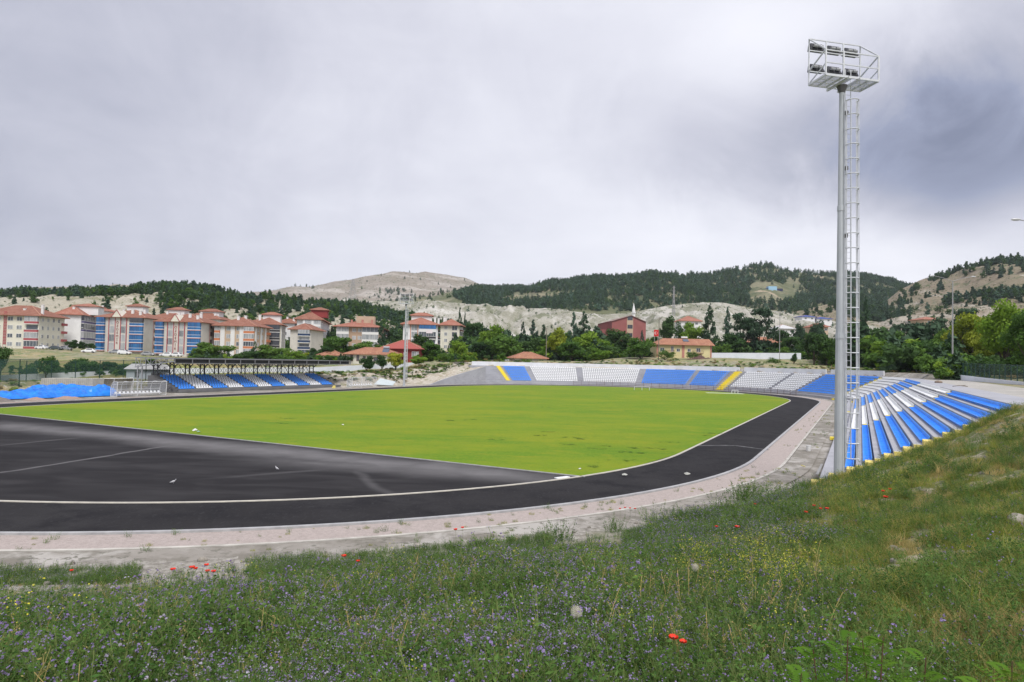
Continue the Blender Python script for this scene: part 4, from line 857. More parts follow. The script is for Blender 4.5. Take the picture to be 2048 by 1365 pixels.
def crown_cone(seed, n=2200, size=.07, ragged=.35):
    g = np.random.default_rng(seed); c = []; r = []
    for i in range(46):
        h = (i+.5)/46; w = (1-h)**.75*.95+.04; a = g.random()*6.28; q = w*(.45+.45*g.random()); c.append([math.cos(a)*q, math.sin(a)*q, -1+2*h-.05*q]); r.append((.09+.18*w)*(1+ragged*(g.random()-.5)))
    return leafcloud(np.array(c), np.array(r), n, size, seed+1, squash=.55, flat=.5)
def crown_pine(seed, n=2600, size=.07):
    g = np.random.default_rng(seed); c = []; r = []
    for i in range(40):
        h = g.random(); a = g.random()*6.28; q = (.2+.55*math.sin(math.pi*(.15+.75*h)))*math.sqrt(g.random()); c.append([math.cos(a)*q, math.sin(a)*q, -.72+1.5*h]); r.append(.22+.18*g.random())
    return leafcloud(np.array(c), np.array(r), n, size, seed+1, squash=.42, flat=.4)
CR = {}
def crown(kind, tone, i, big=False):
    k = (kind, tone, i % 3, big)
    if k not in CR:
        sd = hash((kind, i % 3)) & 0 or (i % 3)*31+{'round': 1, 'cone': 5, 'pine': 9, 'airy': 13}[kind]; q = 3 if big else 1; sz = .6 if big else 1
        v = crown_round(sd, 2600*q, .075*sz) if kind == 'round' else crown_cone(sd, 2200*q, .07*sz) if kind == 'cone' else crown_pine(sd, 2600*q, .07*sz) if kind == 'pine' else crown_round(sd, 1500*q, .06*sz, 34)
        CR[k] = quadmesh('crown', v, LM[tone])
    return CR[k]
TREES = []
def tree(label, u, vb, vt, w, D, kind='round', tone='mid', trunk=.28, big=False, group='trees round the stadium', name='tree', cat='tree', depth=None):
    """vb, vt: photo rows of the foot and the top; w: crown width in photo pixels"""
    b = at(u, vb, D); zt = at(u, vt, D)[2]; H = zt-b[2]; z0 = gz(b[0], b[1]); 
    if z0 < b[2]: b[2] = z0
    H = zt-b[2]; rw = w/2*D/FPX; i = len(TREES); th = trunk*H if kind != 'cone' else .08*H; i3 = i
    o = thing(name, label, cat, b, 0, group); TREES.append(o)
    cz = b[2]+th*.8; ch = (zt-cz)/2/.98; cm = crown(kind, tone, i3, big); c = bpy.data.objects.new('crown', cm); COL.objects.link(c); c.parent = o
    c.location = (0, 0, cz-b[2]+ch); c.scale = (rw/.93, rw/.93, ch/.95); c.rotation_euler = (0, 0, random.random()*6.28)
    t = MB(); r0 = max(.09, .02*H+.03); lean = (random.random()-.5)*.06*H
    t.tube([b-[0, 0, .3], b+[lean*.4, 0, th*.6], b+[lean, 0, th+ch*.5], b+[lean*.6, 0, th+ch*1.3]], [r0*1.25, r0, r0*.6, r0*.2], 7)
    if kind != 'cone':
        for k in range(5):
            a = 6.28*k/5+random.random(); s = b+[lean*.8, 0, th*(.8+.1*k)]; t.tube([s, s+[math.cos(a)*rw*.35, math.sin(a)*rw*.35, ch*.45], s+[math.cos(a)*rw*.6, math.sin(a)*rw*.6, ch*.95]], [r0*.5, r0*.3, r0*.1], 5)
    t.build('trunk', bark, o); return o

# ------------------------------------------------------------------ wooded slopes (masses of pines standing on the hills)
def inpoly(x, y, poly):
    r = np.zeros(len(x), bool); n = len(poly); j = n-1
    for i in range(n):
        xi, yi = poly[i]; xj, yj = poly[j]; c = ((yi > y) != (yj > y)) & (x < (xj-xi)*(y-yi)/(yj-yi+1e-9)+xi); r ^= c; j = i
    return r
def instancer(name, pts, rots, scales, srcs, label, cat, seed=0, stuff=True):
    me = bpy.data.meshes.new(name); n = len(pts); me.vertices.add(n); me.vertices.foreach_set('co', np.asarray(pts, np.float32).reshape(-1))
    a = me.attributes.new('rot', 'FLOAT_VECTOR', 'POINT'); a.data.foreach_set('vector', np.asarray(rots, np.float32).reshape(-1))
    a = me.attributes.new('scl', 'FLOAT_VECTOR', 'POINT'); a.data.foreach_set('vector', np.asarray(scales, np.float32).reshape(-1))
    a = me.attributes.new('pick', 'INT', 'POINT'); a.data.foreach_set('value', np.random.default_rng(seed).integers(0, len(srcs), n).astype(np.int32)); me.update()
    o = bpy.data.objects.new(name, me); COL.objects.link(o)
    ng = bpy.data.node_groups.new(name+'_scatter', 'GeometryNodeTree'); ng.interface.new_socket('Geometry', in_out='INPUT', socket_type='NodeSocketGeometry'); ng.interface.new_socket('Geometry', in_out='OUTPUT', socket_type='NodeSocketGeometry')
    N = ng.nodes; L = ng.links; gi = N.new('NodeGroupInput'); go = N.new('NodeGroupOutput'); ip = N.new('GeometryNodeInstanceOnPoints'); g2 = N.new('GeometryNodeGeometryToInstance')
    for s in srcs:
        oi = N.new('GeometryNodeObjectInfo'); oi.inputs['Object'].default_value = s; L.new(oi.outputs['Geometry'], g2.inputs[0])
    def attr(nm, t): x = N.new('GeometryNodeInputNamedAttribute'); x.data_type = t; x.inputs[0].default_value = nm; return x.outputs['Attribute']
    L.new(gi.outputs[0], ip.inputs['Points']); L.new(g2.outputs[0], ip.inputs['Instance']); ip.inputs['Pick Instance'].default_value = True
    L.new(attr('pick', 'INT'), ip.inputs['Instance Index']); er = N.new('FunctionNodeEulerToRotation'); L.new(attr('rot', 'FLOAT_VECTOR'), er.inputs[0]); L.new(er.outputs[0], ip.inputs['Rotation']); L.new(attr('scl', 'FLOAT_VECTOR'), ip.inputs['Scale']); L.new(ip.outputs[0], go.inputs[0])
    md = o.modifiers.new('scatter', 'NODES'); md.node_group = ng; tag(o, label, cat, kind='stuff' if stuff else None); return o
def src(name, me): return bpy.data.objects.new(name, me)   # data only: never linked into the scene
def minipine(seed, n, tone, wide=.42):
    g = np.random.default_rng(seed); c = []; r = []
    for i in range(16):
        h = (i+.5)/16; w = ((1-h)**.7)*wide+.03; a = g.random()*6.28; q = w*.6*g.random(); c.append([math.cos(a)*q, math.sin(a)*q, .12+.88*h]); r.append(.05+.5*w*(.7+.5*g.random()))
    return quadmesh('pine', leafcloud(np.array(c), np.array(r), n, .075, seed, squash=.6, flat=.3), LM[tone])
def miniround(seed, n, tone):
    v = crown_round(seed, n, .12, 12); v = v*[.45, .45, .45]; v[:, 2] += .5; return quadmesh('round_tree', v, LM[tone])
PSRC = [src('pine_far', minipine(1, 150, 'pine')), src('pine_far', minipine(2, 150, 'pine', .34)), src('pine_far', minipine(3, 150, 'blue', .5)), src('round_far', miniround(4, 170, 'dark'))]
PNEAR = [src('pine_near', minipine(11, 420, 'pine', .36)), src('pine_near', minipine(12, 420, 'pine', .28)), src('pine_near', minipine(13, 420, 'blue', .42)), src('round_near', miniround(14, 420, 'dark')), src('round_near', miniround(15, 420, 'dark')), src('round_near', miniround(16, 420, 'mid')), src('pine_near', minipine(17, 420, 'dark', .3))]
def forest(hname, polys, clear, label, h0, h1, srcs, sparse=0., seed=0, N0=60000, wmul=1.):
    g = np.random.default_rng(seed); us, s, P = HILLS[hname]; nv = int((s <= 1).sum())
    # area-weighted random points on the front face (and just behind the ridge)
    i = g.random(N0)*(P.shape[0]-1.001); j = g.random(N0)**.8*(nv+1)
    i0 = i.astype(int); j0 = np.minimum(j.astype(int), P.shape[1]-2); fi = (i-i0)[:, None]; fj = (j-j0)[:, None]
    p = (P[i0, j0]*(1-fi)+P[i0+1, j0]*fi)*(1-fj)+(P[i0, j0+1]*(1-fi)+P[i0+1, j0+1]*fi)*fj
    U, V = proj(p); pr_ = np.full(N0, float(sparse))
    for poly, dens in polys: pr_ = np.where(inpoly(U, V, poly), dens, pr_)
    for poly, dens in clear: pr_ = np.where(inpoly(U, V, poly), dens, pr_)
    nz = fbm(p[:, 0]/45, p[:, 1]/60, 3, seed); pr_ = pr_*np.clip(1+nz*1.6, 0, 1.6)
    k = g.random(N0) < pr_; p = p[k]; n = len(p); h = (h0+(h1-h0)*g.random(n)**1.3); wm = wmul*(.85+.4*g.random(n))
    sc = np.stack([h*wm, h*wm, h], 1); rot = np.zeros((n, 3)); rot[:, 2] = g.random(n)*6.28
    o = instancer(label[0], p-[0, 0, .4], rot, sc, srcs, label[1], 'forest', seed); return o
forest('forest_ridge', [([(940, 620), (905, 592), (960, 575), (1150, 555), (1330, 545), (1530, 523), (1580, 540), (1790, 553), (1840, 570), (2048, 600), (2048, 660), (1660, 660), (1560, 625), (1400, 625)], .62)],
       [([(975, 606), (1010, 594), (1150, 579), (1152, 585), (1100, 597), (1030, 607)], .05), ([(1515, 565), (1600, 568), (1625, 590), (1590, 596), (1490, 596)], .03), ([(1500, 572), (1585, 572), (1590, 604), (1500, 604)], .0), ([(1620, 552), (1680, 558), (1680, 566), (1630, 562)], .05), ([(1480, 536), (1560, 540), (1560, 552), (1470, 560)], .22), ([(1230, 572), (1262, 575), (1255, 584), (1235, 583)], .03), ([(1330, 585), (1400, 590), (1395, 600), (1330, 598)], .2)],
       ('pine_forest', 'dense dark pine forest covering the long ridge behind the far terrace'), 6, 12, PSRC, .02, 41, 34000)
forest('bare_mountain', [([(850, 610), (900, 585), (960, 572), (1100, 600), (1000, 620), (740, 612)], .5), ([(745, 592), (790, 576), (830, 582), (860, 595), (760, 600)], .35)], [], ('mountain_trees', 'scattered pines low on the bare pale mountain'), 7, 13, PSRC, .012, 42, 9000)
forest('distant_ridge', [([(0, 590), (0, 576), (130, 570), (200, 574), (200, 590)], .1)], [], ('ridge_trees', 'thin trees along the far low ridge'), 5, 9, PSRC, .02, 43, 3000)
forest('spoil_hill', [([(620, 625), (640, 600), (720, 606), (800, 625), (800, 650), (640, 660)], .6)], [], ('spoil_bushes', 'sparse bushes dotted over the white spoil mounds'), 2, 5, PSRC, .016, 44, 9000)
forest('brown_hill', [([(1860, 565), (1890, 548), (1960, 528), (2048, 510), (2100, 510), (2100, 556), (1990, 556), (1950, 545)], .42), ([(1880, 602), (1960, 592), (2100, 580), (2100, 612), (1960, 614), (1890, 612)], .7), ([(1660, 606), (1720, 598), (1790, 622), (1770, 645), (1690, 640)], .55), ([(1785, 640), (1800, 600), (1835, 570), (1845, 575), (1810, 620)], .4)], [],
       ('hill_trees', 'pines and scrub scattered over the brown hillside behind the roadside trees'), 5, 10, PNEAR[:5], .035, 45, 16000)
forest('quarry_hill', [([(-100, 600), (-100, 575), (130, 565), (230, 575), (262, 568), (330, 550), (400, 572), (470, 590), (470, 598), (330, 588), (230, 592), (0, 596)], .38), ([(300, 606), (380, 588), (470, 590), (600, 605), (720, 612), (800, 628), (900, 650), (980, 668), (980, 700), (640, 690), (560, 660), (430, 640), (330, 620)], .27)],
       [([(595, 612), (640, 622), (700, 645), (780, 640), (810, 650), (700, 662), (620, 650)], .14), ([(400, 628), (470, 625), (560, 640), (560, 650), (400, 640)], .1)],
       ('hillside_trees', 'mixed pines and cypresses covering the nearer slope above the apartment blocks'), 3, 7.5, PNEAR, .012, 46, 26000)

SCR = [src('scrub_far', miniround(81, 70, 'dark')), src('scrub_far', miniround(82, 70, 'mid')), src('scrub_far', miniround(83, 60, 'pine'))]
forest('spoil_hill', [], [], ('mound_scrub', 'tiny scrub dotted over the white spoil mounds'), .7, 2.0, SCR, .16, 51, 14000, 1.6)
forest('bare_mountain', [], [], ('mountain_scrub', 'tiny scrub dotted over the bare mountain'), 2.0, 4.5, SCR, .16, 52, 12000, 1.6)
forest('brown_hill', [], [], ('hill_scrub', 'small scrub dotted over the brown hillside'), 1.0, 2.8, SCR, .30, 53, 16000, 1.5)
forest('quarry_hill', [], [], ('quarry_scrub', 'small scrub dotted over the pale slope above the blocks'), .8, 2.0, SCR, .16, 54, 14000, 1.6)

# ------------------------------------------------------------------ buildings
tileR = layered('roof_tiles', [((.265, .125, .09), 1, 0, 0, None), ((.22, .095, .065), .5, .5, .1, None), ((.31, .155, .115), 1.3, .6, .06, None)], rough=.85)
tileP = layered('roof_tiles_pale', [((.33, .155, .115), 1, 0, 0, None), ((.30, .12, .085), .6, .5, .1, None), ((.39, .20, .15), 1.6, .6, .06, None)], rough=.85)
tileO = layered('roof_tiles_weathered', [((.34, .16, .10), 1, 0, 0, None), ((.28, .13, .085), .5, .5, .1, None), ((.42, .24, .16), 1.8, .58, .06, None)], rough=.9)
def wm(name, c): return layered(name, [(c, 1, 0, 0, None), (tuple(x*.9 for x in c), .35, .5, .12, None), (tuple(x*.8 for x in c), .8, .66, .06, (1, 1, .3))], rough=.9)
WMAT = {'cream': wm('cream_render', (.68, .655, .57)), 'white': wm('white_render', (.74, .74, .75)), 'beige': wm('beige_render', (.50, .38, .28)), 'grey': wm('grey_render', (.60, .575, .53)), 'pink': wm('pink_render', (.42, .30, .22)), 'red': wm('red_render', (.32, .12, .115)), 'darkred': wm('dark_red_render', (.26, .05, .05)),
        'yellow': wm('pale_yellow_render', (.66, .58, .33)), 'orange': mat('orange_paint', (.55, .20, .09), (.48, .17, .08)), 'crimson': mat('crimson_paint', (.38, .09, .10), (.32, .07, .08)), 'purple': mat('purple_paint', (.10, .09, .20), (.08, .07, .16)), 'navy': mat('navy_paint', (.02, .05, .12), (.02, .04, .09)), 'black': mat('black_panel', (.03, .03, .035), (.045, .045, .05)),
        'whitep': mat('white_trim', (.72, .72, .72), (.66, .66, .66)), 'brownp': mat('brown_trim', (.20, .10, .07), (.15, .08, .06)), 'pinkc': mat('pink_column', (.48, .22, .18), (.42, .19, .16))}
glass = mat('window_glass', (.10, .12, .14), (.05, .06, .075), sc=.6, rough=.15, spec=.8)
curt = mat('curtained_glass', (.42, .43, .45), (.20, .22, .24), sc=1.4, rough=.3, scale3=(1, 1, .2), spec=.6)
bglass = mat('blue_glass', (.015, .16, .42), (.01, .07, .22), sc=.5, rough=.15, scale3=(1, 1, .25), spec=.8)
dglass = mat('dark_glass', (.03, .035, .05), (.06, .065, .08), sc=.7, rough=.15, scale3=(1, 1, .2), spec=.8)
GL = {'g': glass, 'c': curt, 'b': bglass, 'd': dglass}
class Fac:                             # a facade: origin (lower corner), direction along, outward normal
    def __init__(s, o, d, n, w): s.o = np.array(o, float); s.d = np.array([d[0], d[1], 0.]); s.n = np.array([n[0], n[1], 0.]); s.w = w
    def p(s, x, z, out=0.): return s.o+s.d*x+s.n*out+np.array([0, 0, z])
    def slab(s, mb, x0, x1, z0, z1, o0, o1): return mb.obox(s.p(x0, z0, o0), s.d*(x1-x0), s.n*(o1-o0), [0, 0, z1-z0])
def window(B, F, x, z, w, h, gl='g', frame='whitep', bars=1, out=.03):
    fr = MB(); t = .09
    F.slab(fr, x, x+w, z, z+t, .0, out+.06); F.slab(fr, x, x+w, z+h-t, z+h, .0, out+.05); F.slab(fr, x, x+t, z+t, z+h-t, .0, out+.05); F.slab(fr, x+w-t, x+w, z+t, z+h-t, .0, out+.05)
    for k in range(bars): xx = x+w*(k+1)/(bars+1); F.slab(fr, xx-.04, xx+.04, z+t, z+h-t, .0, out+.045)
    fo = fr.build('window', WMAT[frame], B); g = MB(); F.slab(g, x+t, x+w-t, z+t, z+h-t, .0, out+.01); g.build('pane', GL[gl], fo)
def balcony(B, F, x0, x1, z, fh, depth, band, gl='b', bandh=.95, open_=False, mull=6, slabm='whitep'):
    """closed (glazed) or open balcony of one storey: parapet band, glazing above, slab edge"""
    b = MB(); F.slab(b, x0, x1, z+.12, z+bandh, 0, depth); bo = b.build('balcony', WMAT[band] if band in WMAT else GL[band], B)
    s = MB(); F.slab(s, x0-.04, x1+.04, z-.1, z+.12, 0, depth+.05); F.slab(s, x0-.02, x1+.02, z+bandh, z+bandh+.1, 0, depth+.04); s.build('slab', WMAT[slabm], bo)
    if not open_:
        g = MB(); F.slab(g, x0+.04, x1-.04, z+bandh+.1, z+fh-.14, 0, depth-.04); g.build('glazing', GL[gl], bo)
        m = MB()
        for k in range(mull+1): xx = x0+.04+(x1-x0-.14)*k/mull; F.slab(m, xx, xx+.06, z+bandh+.1, z+fh-.12, depth-.05, depth+.01)
        m.build('mullion', WMAT['black' if gl in 'db' else 'whitep'], bo)
    else:
        g = MB(); F.slab(g, x0+.3, x1-.3, z+.2, z+fh-.35, 0, .04); g.build('balcony_door', GL[gl], bo)
def hiproof(B, fx, dep, z, h, over=.7, m=None, name='roof', F=None, ridge=.35, lx=0, ly=0, rx=None, label=None):
    """hipped roof over a rectangle that starts at facade F and reaches dep back"""
    x0, x1 = (lx-over, (rx if rx is not None else F.w)+over); y0, y1 = over, -dep-over; w = x1-x0; d = y0-y1; r = MB()
    P = lambda x, y, zz: F.p(x, zz, y)
    if w >= d: a = (x0+d*(.5-.0)*(1-ridge*.0), (y0+y1)/2); b = (x1-d*.5, (y0+y1)/2)
    else: a = ((x0+x1)/2, y0-w*.5); b = ((x0+x1)/2, y1+w*.5)
    e = [P(x0, y0, z), P(x1, y0, z), P(x1, y1, z), P(x0, y1, z)]; t = [P(*a, z+h), P(*b, z+h)]; f = [q-np.array([0, 0, .18]) for q in e]
    fs = [(0, 1, 5, 4), (1, 2, 5), (2, 3, 4, 5), (3, 0, 4)] if w >= d else [(0, 1, 4), (1, 2, 5, 4), (2, 3, 5), (3, 0, 4, 5)]
    r.add(e+t, fs); r.add(e+f, [(0, 1, 5, 4), (1, 2, 6, 5), (2, 3, 7, 6), (3, 0, 4, 7), (7, 6, 5, 4)]); ro = r.build(name, m or tileR, B, label=label)
    hp = MB(); 
    for i, k in ((0, 0), (1, 1 if w >= d else 0), (2, 1), (3, 0 if w >= d else 1)): hp.beam(e[i]+[0, 0, .06], t[k]+[0, 0, .06], .22, .12)
    hp.beam(t[0]+[0, 0, .06], t[1]+[0, 0, .06], .22, .12); hp.build('ridge_cap', mat('ridge_mortar', (.50, .28, .20), (.42, .2, .14)), ro); return ro
def chimneys(B, F, ro, spots, z, s=.8, h=1.5, m='whitep'):
    for x, y, zz in spots: c = MB(); c.obox(F.p(x, z+zz-1.2, -y), F.d*s, F.n*s*.8, [0, 0, h+1.2]); c.obox(F.p(x-.08, z+zz+h, -y-.06), F.d*(s+.16), F.n*(s*.8+.14), [0, 0, .12]); c.build('chimney', WMAT[m], ro)
def shell(name, label, u0, u1, u2, vb, D, H, wall, dep=None, yaw=0., cat='building', group='apartment blocks beyond the stadium', base=1.0):
    """box building: near corner seen at photo column u1, front facade runs to u0, side facade to u2"""
    B = at(u1, vb, D); d1 = np.array([-math.cos(yaw), -math.sin(yaw)]); d2 = np.array([-math.sin(yaw)*-1*-1, math.cos(yaw)]); d2 = np.array([-d1[1]*-1, 0]) if False else np.array([-math.sin(yaw), math.cos(yaw)])
    def reach(d, u):                   # length along d from B to meet column u
        r = ray(u, vb); k = r[0]/r[1]; return (k*B[1]-B[0])/(d[0]-k*d[1])
    w = reach(d1, u0); dp = dep if dep else reach(d2, u2)
    dp = max(3, min(dp, 40)); A = B.copy(); A[:2] += d1*w; o = thing(name, label, cat, B, 0, group)
    F = Fac(A, -d1, -d2, w); Sd = Fac(B, d2, -d1, dp); b = MB(); b.obox(A-[0, 0, base], np.append(-d1*w, 0), np.append(d2*dp, 0), [0, 0, H+base]); b.build('wall', WMAT[wall], o)
    return o, F, Sd, dp
def zheight(u, v, D): return at(u, v, D)[2]
def strip(B, F, x0, x1, z0, z1, m, name='pilaster', out=.06): s = MB(); F.slab(s, x0, x1, z0, z1, 0, out); return s.build(name, WMAT[m], B)

# 1: cream block at the picture edge
z0 = at(76, 699, 240)[2]; H = zheight(76, 632, 240)-z0
B, F, Sd, dp = shell('apartment_block', 'cream apartment block with red roof and crimson balcony bands standing at the picture edge', -45, 76, 127, 699, 240, H, 'cream', yaw=.06); fh = H/4
w = F.w; c = lambda u: (u+45)/121*w
for k in range(4):
    z = k*fh
    for u in (-35, -12, 13, 31): window(B, F, c(u), z+1.0, 1.9, 1.5, 'gcgc'[(k+u) % 4], bars=1)
    balcony(B, F, c(49), c(75.5), z, fh, .9, 'crimson', 'c' if k in (1, 3) else 'g', mull=4, open_=(k == 2))
    for i in range(4): window(B, Sd, Sd.w*(.09+.21*i), z+1.0, 1.25, 1.4, 'cggc'[(k+i) % 4], bars=1)
    b = MB(); Sd.slab(b, Sd.w-1.9, Sd.w+1.2, z+.1, z+1.0, 0, .5); b.build('balcony', WMAT['crimson'], B)
s = MB()
for k in range(22): F.slab(s, c(5), c(11), k*.55+1.6, k*.55+1.95, 0, .12)
s.build('louvre_strip', WMAT['crimson'], B)
strip(B, F, c(4.6), c(5), 0, H, 'crimson'); strip(B, F, c(11), c(11.4), 0, H, 'crimson')
ro = hiproof(B, None, dp, H, 4.0, F=F, over=1.3); chimneys(B, F, ro, [(c(30), 4, 1.2), (c(70), 3, 1.5), (c(52), 8, 3)], H)
# 2: white blank gable with purple balconies
z0 = at(160, 697, 262)[2]; H = zheight(160, 630, 262)-z0
B, F, Sd, dp = shell('apartment_block', 'white apartment block with a blank wall and dark purple balcony bands', 110, 160, 206, 697, 262, H, 'white', yaw=.30); fh = H/4
for k in range(4): balcony(B, Sd, .2, Sd.w-.2, k*fh, fh, .9, 'purple', 'd' if k > 1 else 'c', mull=9)
ro = hiproof(B, None, dp, H, 3.6, F=F, over=1.0, m=tileP); chimneys(B, F, ro, [(F.w*.55, 3, 1.6), (F.w*.2, 6, 1.4)], H)
b = MB(); b.obox(F.p(F.w*.35, H+.5, -9), F.d*9, F.n*-8, [0, 0, 3.6]); ph = b.build('roof_house', WMAT['white'], B); F2 = Fac(F.p(F.w*.35, 0, -9), F.d, F.n, 9); hiproof(ph, None, 8, H+4.1, 1.2, F=F2, over=.6, m=tileP)
# 3, 4: twin blocks with blue glazed balconies and the vertical name
def blueblock(label, u0, u1, u2, vb, D, veave, text, pale=()):
    z0 = at(u1, vb, D)[2]; H = zheight(u1, veave, D)-z0; B, F, Sd, dp = shell('apartment_block', label, u0, u1, u2, vb, D, H, 'grey', yaw=.02, dep=17); W_ = F.w; fh = (H-1.0)/4; f = lambda q: q*W_
    for k in range(4):
        z = 1.0+k*fh; balcony(B, F, f(.0), f(.17), z, fh, 1.0, 'b', 'b', mull=5); balcony(B, F, f(.715), f(.995), z, fh, 1.0, 'b', 'd' if k == 3 and not pale else 'b', mull=7)
        b = MB(); F.slab(b, f(.0)-.03, f(.17)+.03, z-.25, z-.1, 0, 1.08); F.slab(b, f(.715)-.03, f(.995)+.03, z-.25, z-.1, 0, 1.08); b.build('balcony_band', WMAT['crimson'], B)
        for q0, q1 in ((.25, .37), (.50, .61)): window(B, F, f(q0), z+.25, f(q1-q0), fh-.4, 'c' if (k+int(q0*8)) % 3 else 'g', bars=3, out=.06)
        for i in range(3): window(B, Sd, Sd.w*(.40+.20*i), z+.9, 1.6, 1.5, 'g', frame='brownp', bars=1)
    for q in (.235, .372, .487, .615): strip(B, F, f(q), f(q)+.32, .6, H, 'crimson', out=.14)
    for i in range(3): strip(B, Sd, Sd.w*(.37+.2*i), Sd.w*(.37+.2*i)+.22, .6, H, 'crimson')
    s = MB(); F.slab(s, f(.38), f(.485), .6, H+.1, 0, .10); s.build('name_panel', WMAT['grey'], B)
    ro = hiproof(B, None, dp, H, 3.3, F=F, over=.9, m=tileR)
    g = MB(); cx = f(.43); wd = f(.10); g.add([F.p(cx-wd, H+.05, .95), F.p(cx+wd, H+.05, .95), F.p(cx, H+2.5, .95), F.p(cx-wd, H+.05, -3), F.p(cx+wd, H+.05, -3), F.p(cx, H+2.5, -5)], [(0, 1, 2), (0, 2, 5, 3), (1, 4, 5, 2)]); go = g.build('gable', WMAT['cream'], ro)
    e = MB(); e.beam(F.p(cx-wd-.15, H+.05, 1.0), F.p(cx, H+2.65, 1.0), .18); e.beam(F.p(cx+wd+.15, H+.05, 1.0), F.p(cx, H+2.65, 1.0), .18); e.build('gable_edge', WMAT['crimson'], go)
    chimneys(B, F, ro, [(f(.60), 4, 1.5), (f(.82), 2.5, .9), (f(.70), 9, 2)], H)
    for i, ch in enumerate(text):
        cu = bpy.data.curves.new('letter', 'FONT'); cu.body = ch; cu.size = 1.15; cu.extrude = .04; cu.align_x = 'CENTER'; ob = bpy.data.objects.new('letter', cu); COL.objects.link(ob)
        bpy.context.view_layer.update(); me = bpy.data.meshes.new_from_object(ob); bpy.data.objects.remove(ob); me.materials.clear(); me.materials.append(WMAT['darkred'])
        lo = bpy.data.objects.new('letter', me); COL.objects.link(lo); lo.parent = B; p = F.p(f(.432), H-2.3-1.22*i, .16)-rootloc(B); lo.location = tuple(p); lo.rotation_euler = (math.pi/2, 0, math.atan2(F.d[1], F.d[0]))
    return B, F, H
blueblock('grey block with blue glass balconies next to the purple balconies, vertical name between window strips', 193, 286, 310, 708, 236, 636, 'ÖZDEMİR')
blueblock('grey block with blue glass balconies behind the round walnut tree, vertical name on its front', 311, 401, 425, 714, 225, 645, 'ÖZDEMİR', pale=(1,))
# 5: orange and beige block
z0 = at(508, 714, 232)[2]; H = zheight(508, 653, 232)-z0
B, F, Sd, dp = shell('apartment_block', 'beige block with white pilasters and orange balcony bands behind the walnut tree', 428, 508, 529, 714, 232, H, 'beige', yaw=.02, dep=15); W_ = F.w; fh = H/4; f = lambda q: q*W_
for k in range(4):
    z = k*fh; balcony(B, F, f(.0), f(.13), z, fh, .5, 'orange', 'c', mull=2); balcony(B, F, f(.74), f(.995), z, fh, .9, 'orange', 'c' if k != 1 else 'g', mull=4)
    window(B, F, f(.29), z+.95, 1.5, 1.5, 'c'); window(B, F, f(.54), z+.95, 1.5, 1.5, 'c' if k != 1 else 'g')
    for i in range(2): window(B, Sd, Sd.w*(.18+.27*i), z+.9, 1.4, 1.5, 'c')
    b = MB(); Sd.slab(b, Sd.w*.75, Sd.w, z+.1, z+1.0, 0, .5); b.build('balcony', WMAT['orange'], B)
for q0, q1 in ((.14, .25), (.40, .50), (.62, .72)): strip(B, F, f(q0), f(q1), 0, H, 'whitep', out=.18)
for q in (.02, .36, .66): strip(B, Sd, Sd.w*q, Sd.w*(q+.09), 0, H, 'whitep', out=.16)
ro = hiproof(B, None, dp, H, 3.4, F=F, over=1.0); chimneys(B, F, ro, [(f(.42), 5, 2.2), (f(.55), 7, 2.5), (f(.35), 8, 2)], H)
# 6: cream block with black glazed balconies, 7: its neighbour with navy balconies
z0 = at(590, 712, 252)[2]; H = zheight(590, 655, 252)-z0+1.0
B, F, Sd, dp = shell('apartment_block', 'cream block with black glazed balconies and grey window strips beyond the orange banded block', 505, 560, 594, 712, 252, H, 'cream', yaw=.24, dep=16); W_ = F.w; fh = H/4
for k in range(4):
    z = k*fh; balcony(B, F, W_*.40, W_*.97, z, fh, .9, 'black', 'd', mull=9)
    for q in (.12, .45, .78): window(B, Sd, Sd.w*q, z+.4, 1.8, 2.2, 'd', frame='black', bars=1)
for q in (.02, .33, .66, .93): strip(B, Sd, Sd.w*q, Sd.w*q+.7, 0, H, 'whitep', out=.3)
ro = hiproof(B, None, dp, H, 2.8, F=F, over=1.0, m=tileR)
b = MB(); b.obox(F.p(W_*.25, H+.2, -6.5), F.d*6.5, F.n*-5, [0, 0, 3.9]); ph = b.build('roof_house', WMAT['whitep'], B); hiproof(ph, None, 5, H+4.1, 1.1, F=Fac(F.p(W_*.25, 0, -6.5), F.d, F.n, 6.5), over=.6, m=tileP); chimneys(B, F, ro, [(W_*.15, 3, 1.4)], H, h=2.2)
z0 = at(622, 713, 248)[2]; H = zheight(600, 659, 248)-z0
B, F, Sd, dp = shell('apartment_block', 'pale block with navy blue balcony parapets between the black balconies and the tall white block', 579, 620, 634, 713, 248, H, 'grey', yaw=-.05, dep=14); W_ = F.w; fh = H/4
for k in range(4): balcony(B, F, W_*.42, W_*.98, k*fh, fh, 1.0, 'navy', 'g' if k < 2 else 'c', mull=3, open_=(k in (1, 2)))
ro = hiproof(B, None, dp, H, 2.4, F=F, over=.9)
# 8: tall white block, jettied upper floors, dark red roof house
z0 = at(640, 706, 286)[2]; H = zheight(640, 640, 286)-z0
B, F, Sd, dp = shell('apartment_block', 'tall white block with jettied upper floors and a dark red roof house', 592, 640, 663, 706, 286, H, 'white', yaw=.18); W_ = F.w; fh = H/5
for k in range(2, 5):
    b = MB(); F.slab(b, W_*.25, W_, k*fh, (k+1)*fh-.02, 0, .9); b.build('bay', WMAT['white'], B) if k == 2 else b.build('bay', WMAT['white'], B)
    F3 = Fac(F.p(0, 0, .9), F.d, F.n, W_); window(B, F3, W_*.34, k*fh+.9, 2.8, 1.8, 'c', bars=3); window(B, F3, W_*.70, k*fh+.9, 3.0, 1.9, 'g' if k == 2 else 'c', bars=4)
    for i in range(4): window(B, Sd, Sd.w*(.06+.24*i), k*fh+.8, 1.6, 1.7, 'c' if i % 2 else 'g')
window(B, F, W_*.62, 1.4*fh, 4.6, 2.4, 'd', bars=2); window(B, F, W_*.3, 1.1, 2.0, 1.7, 'g')
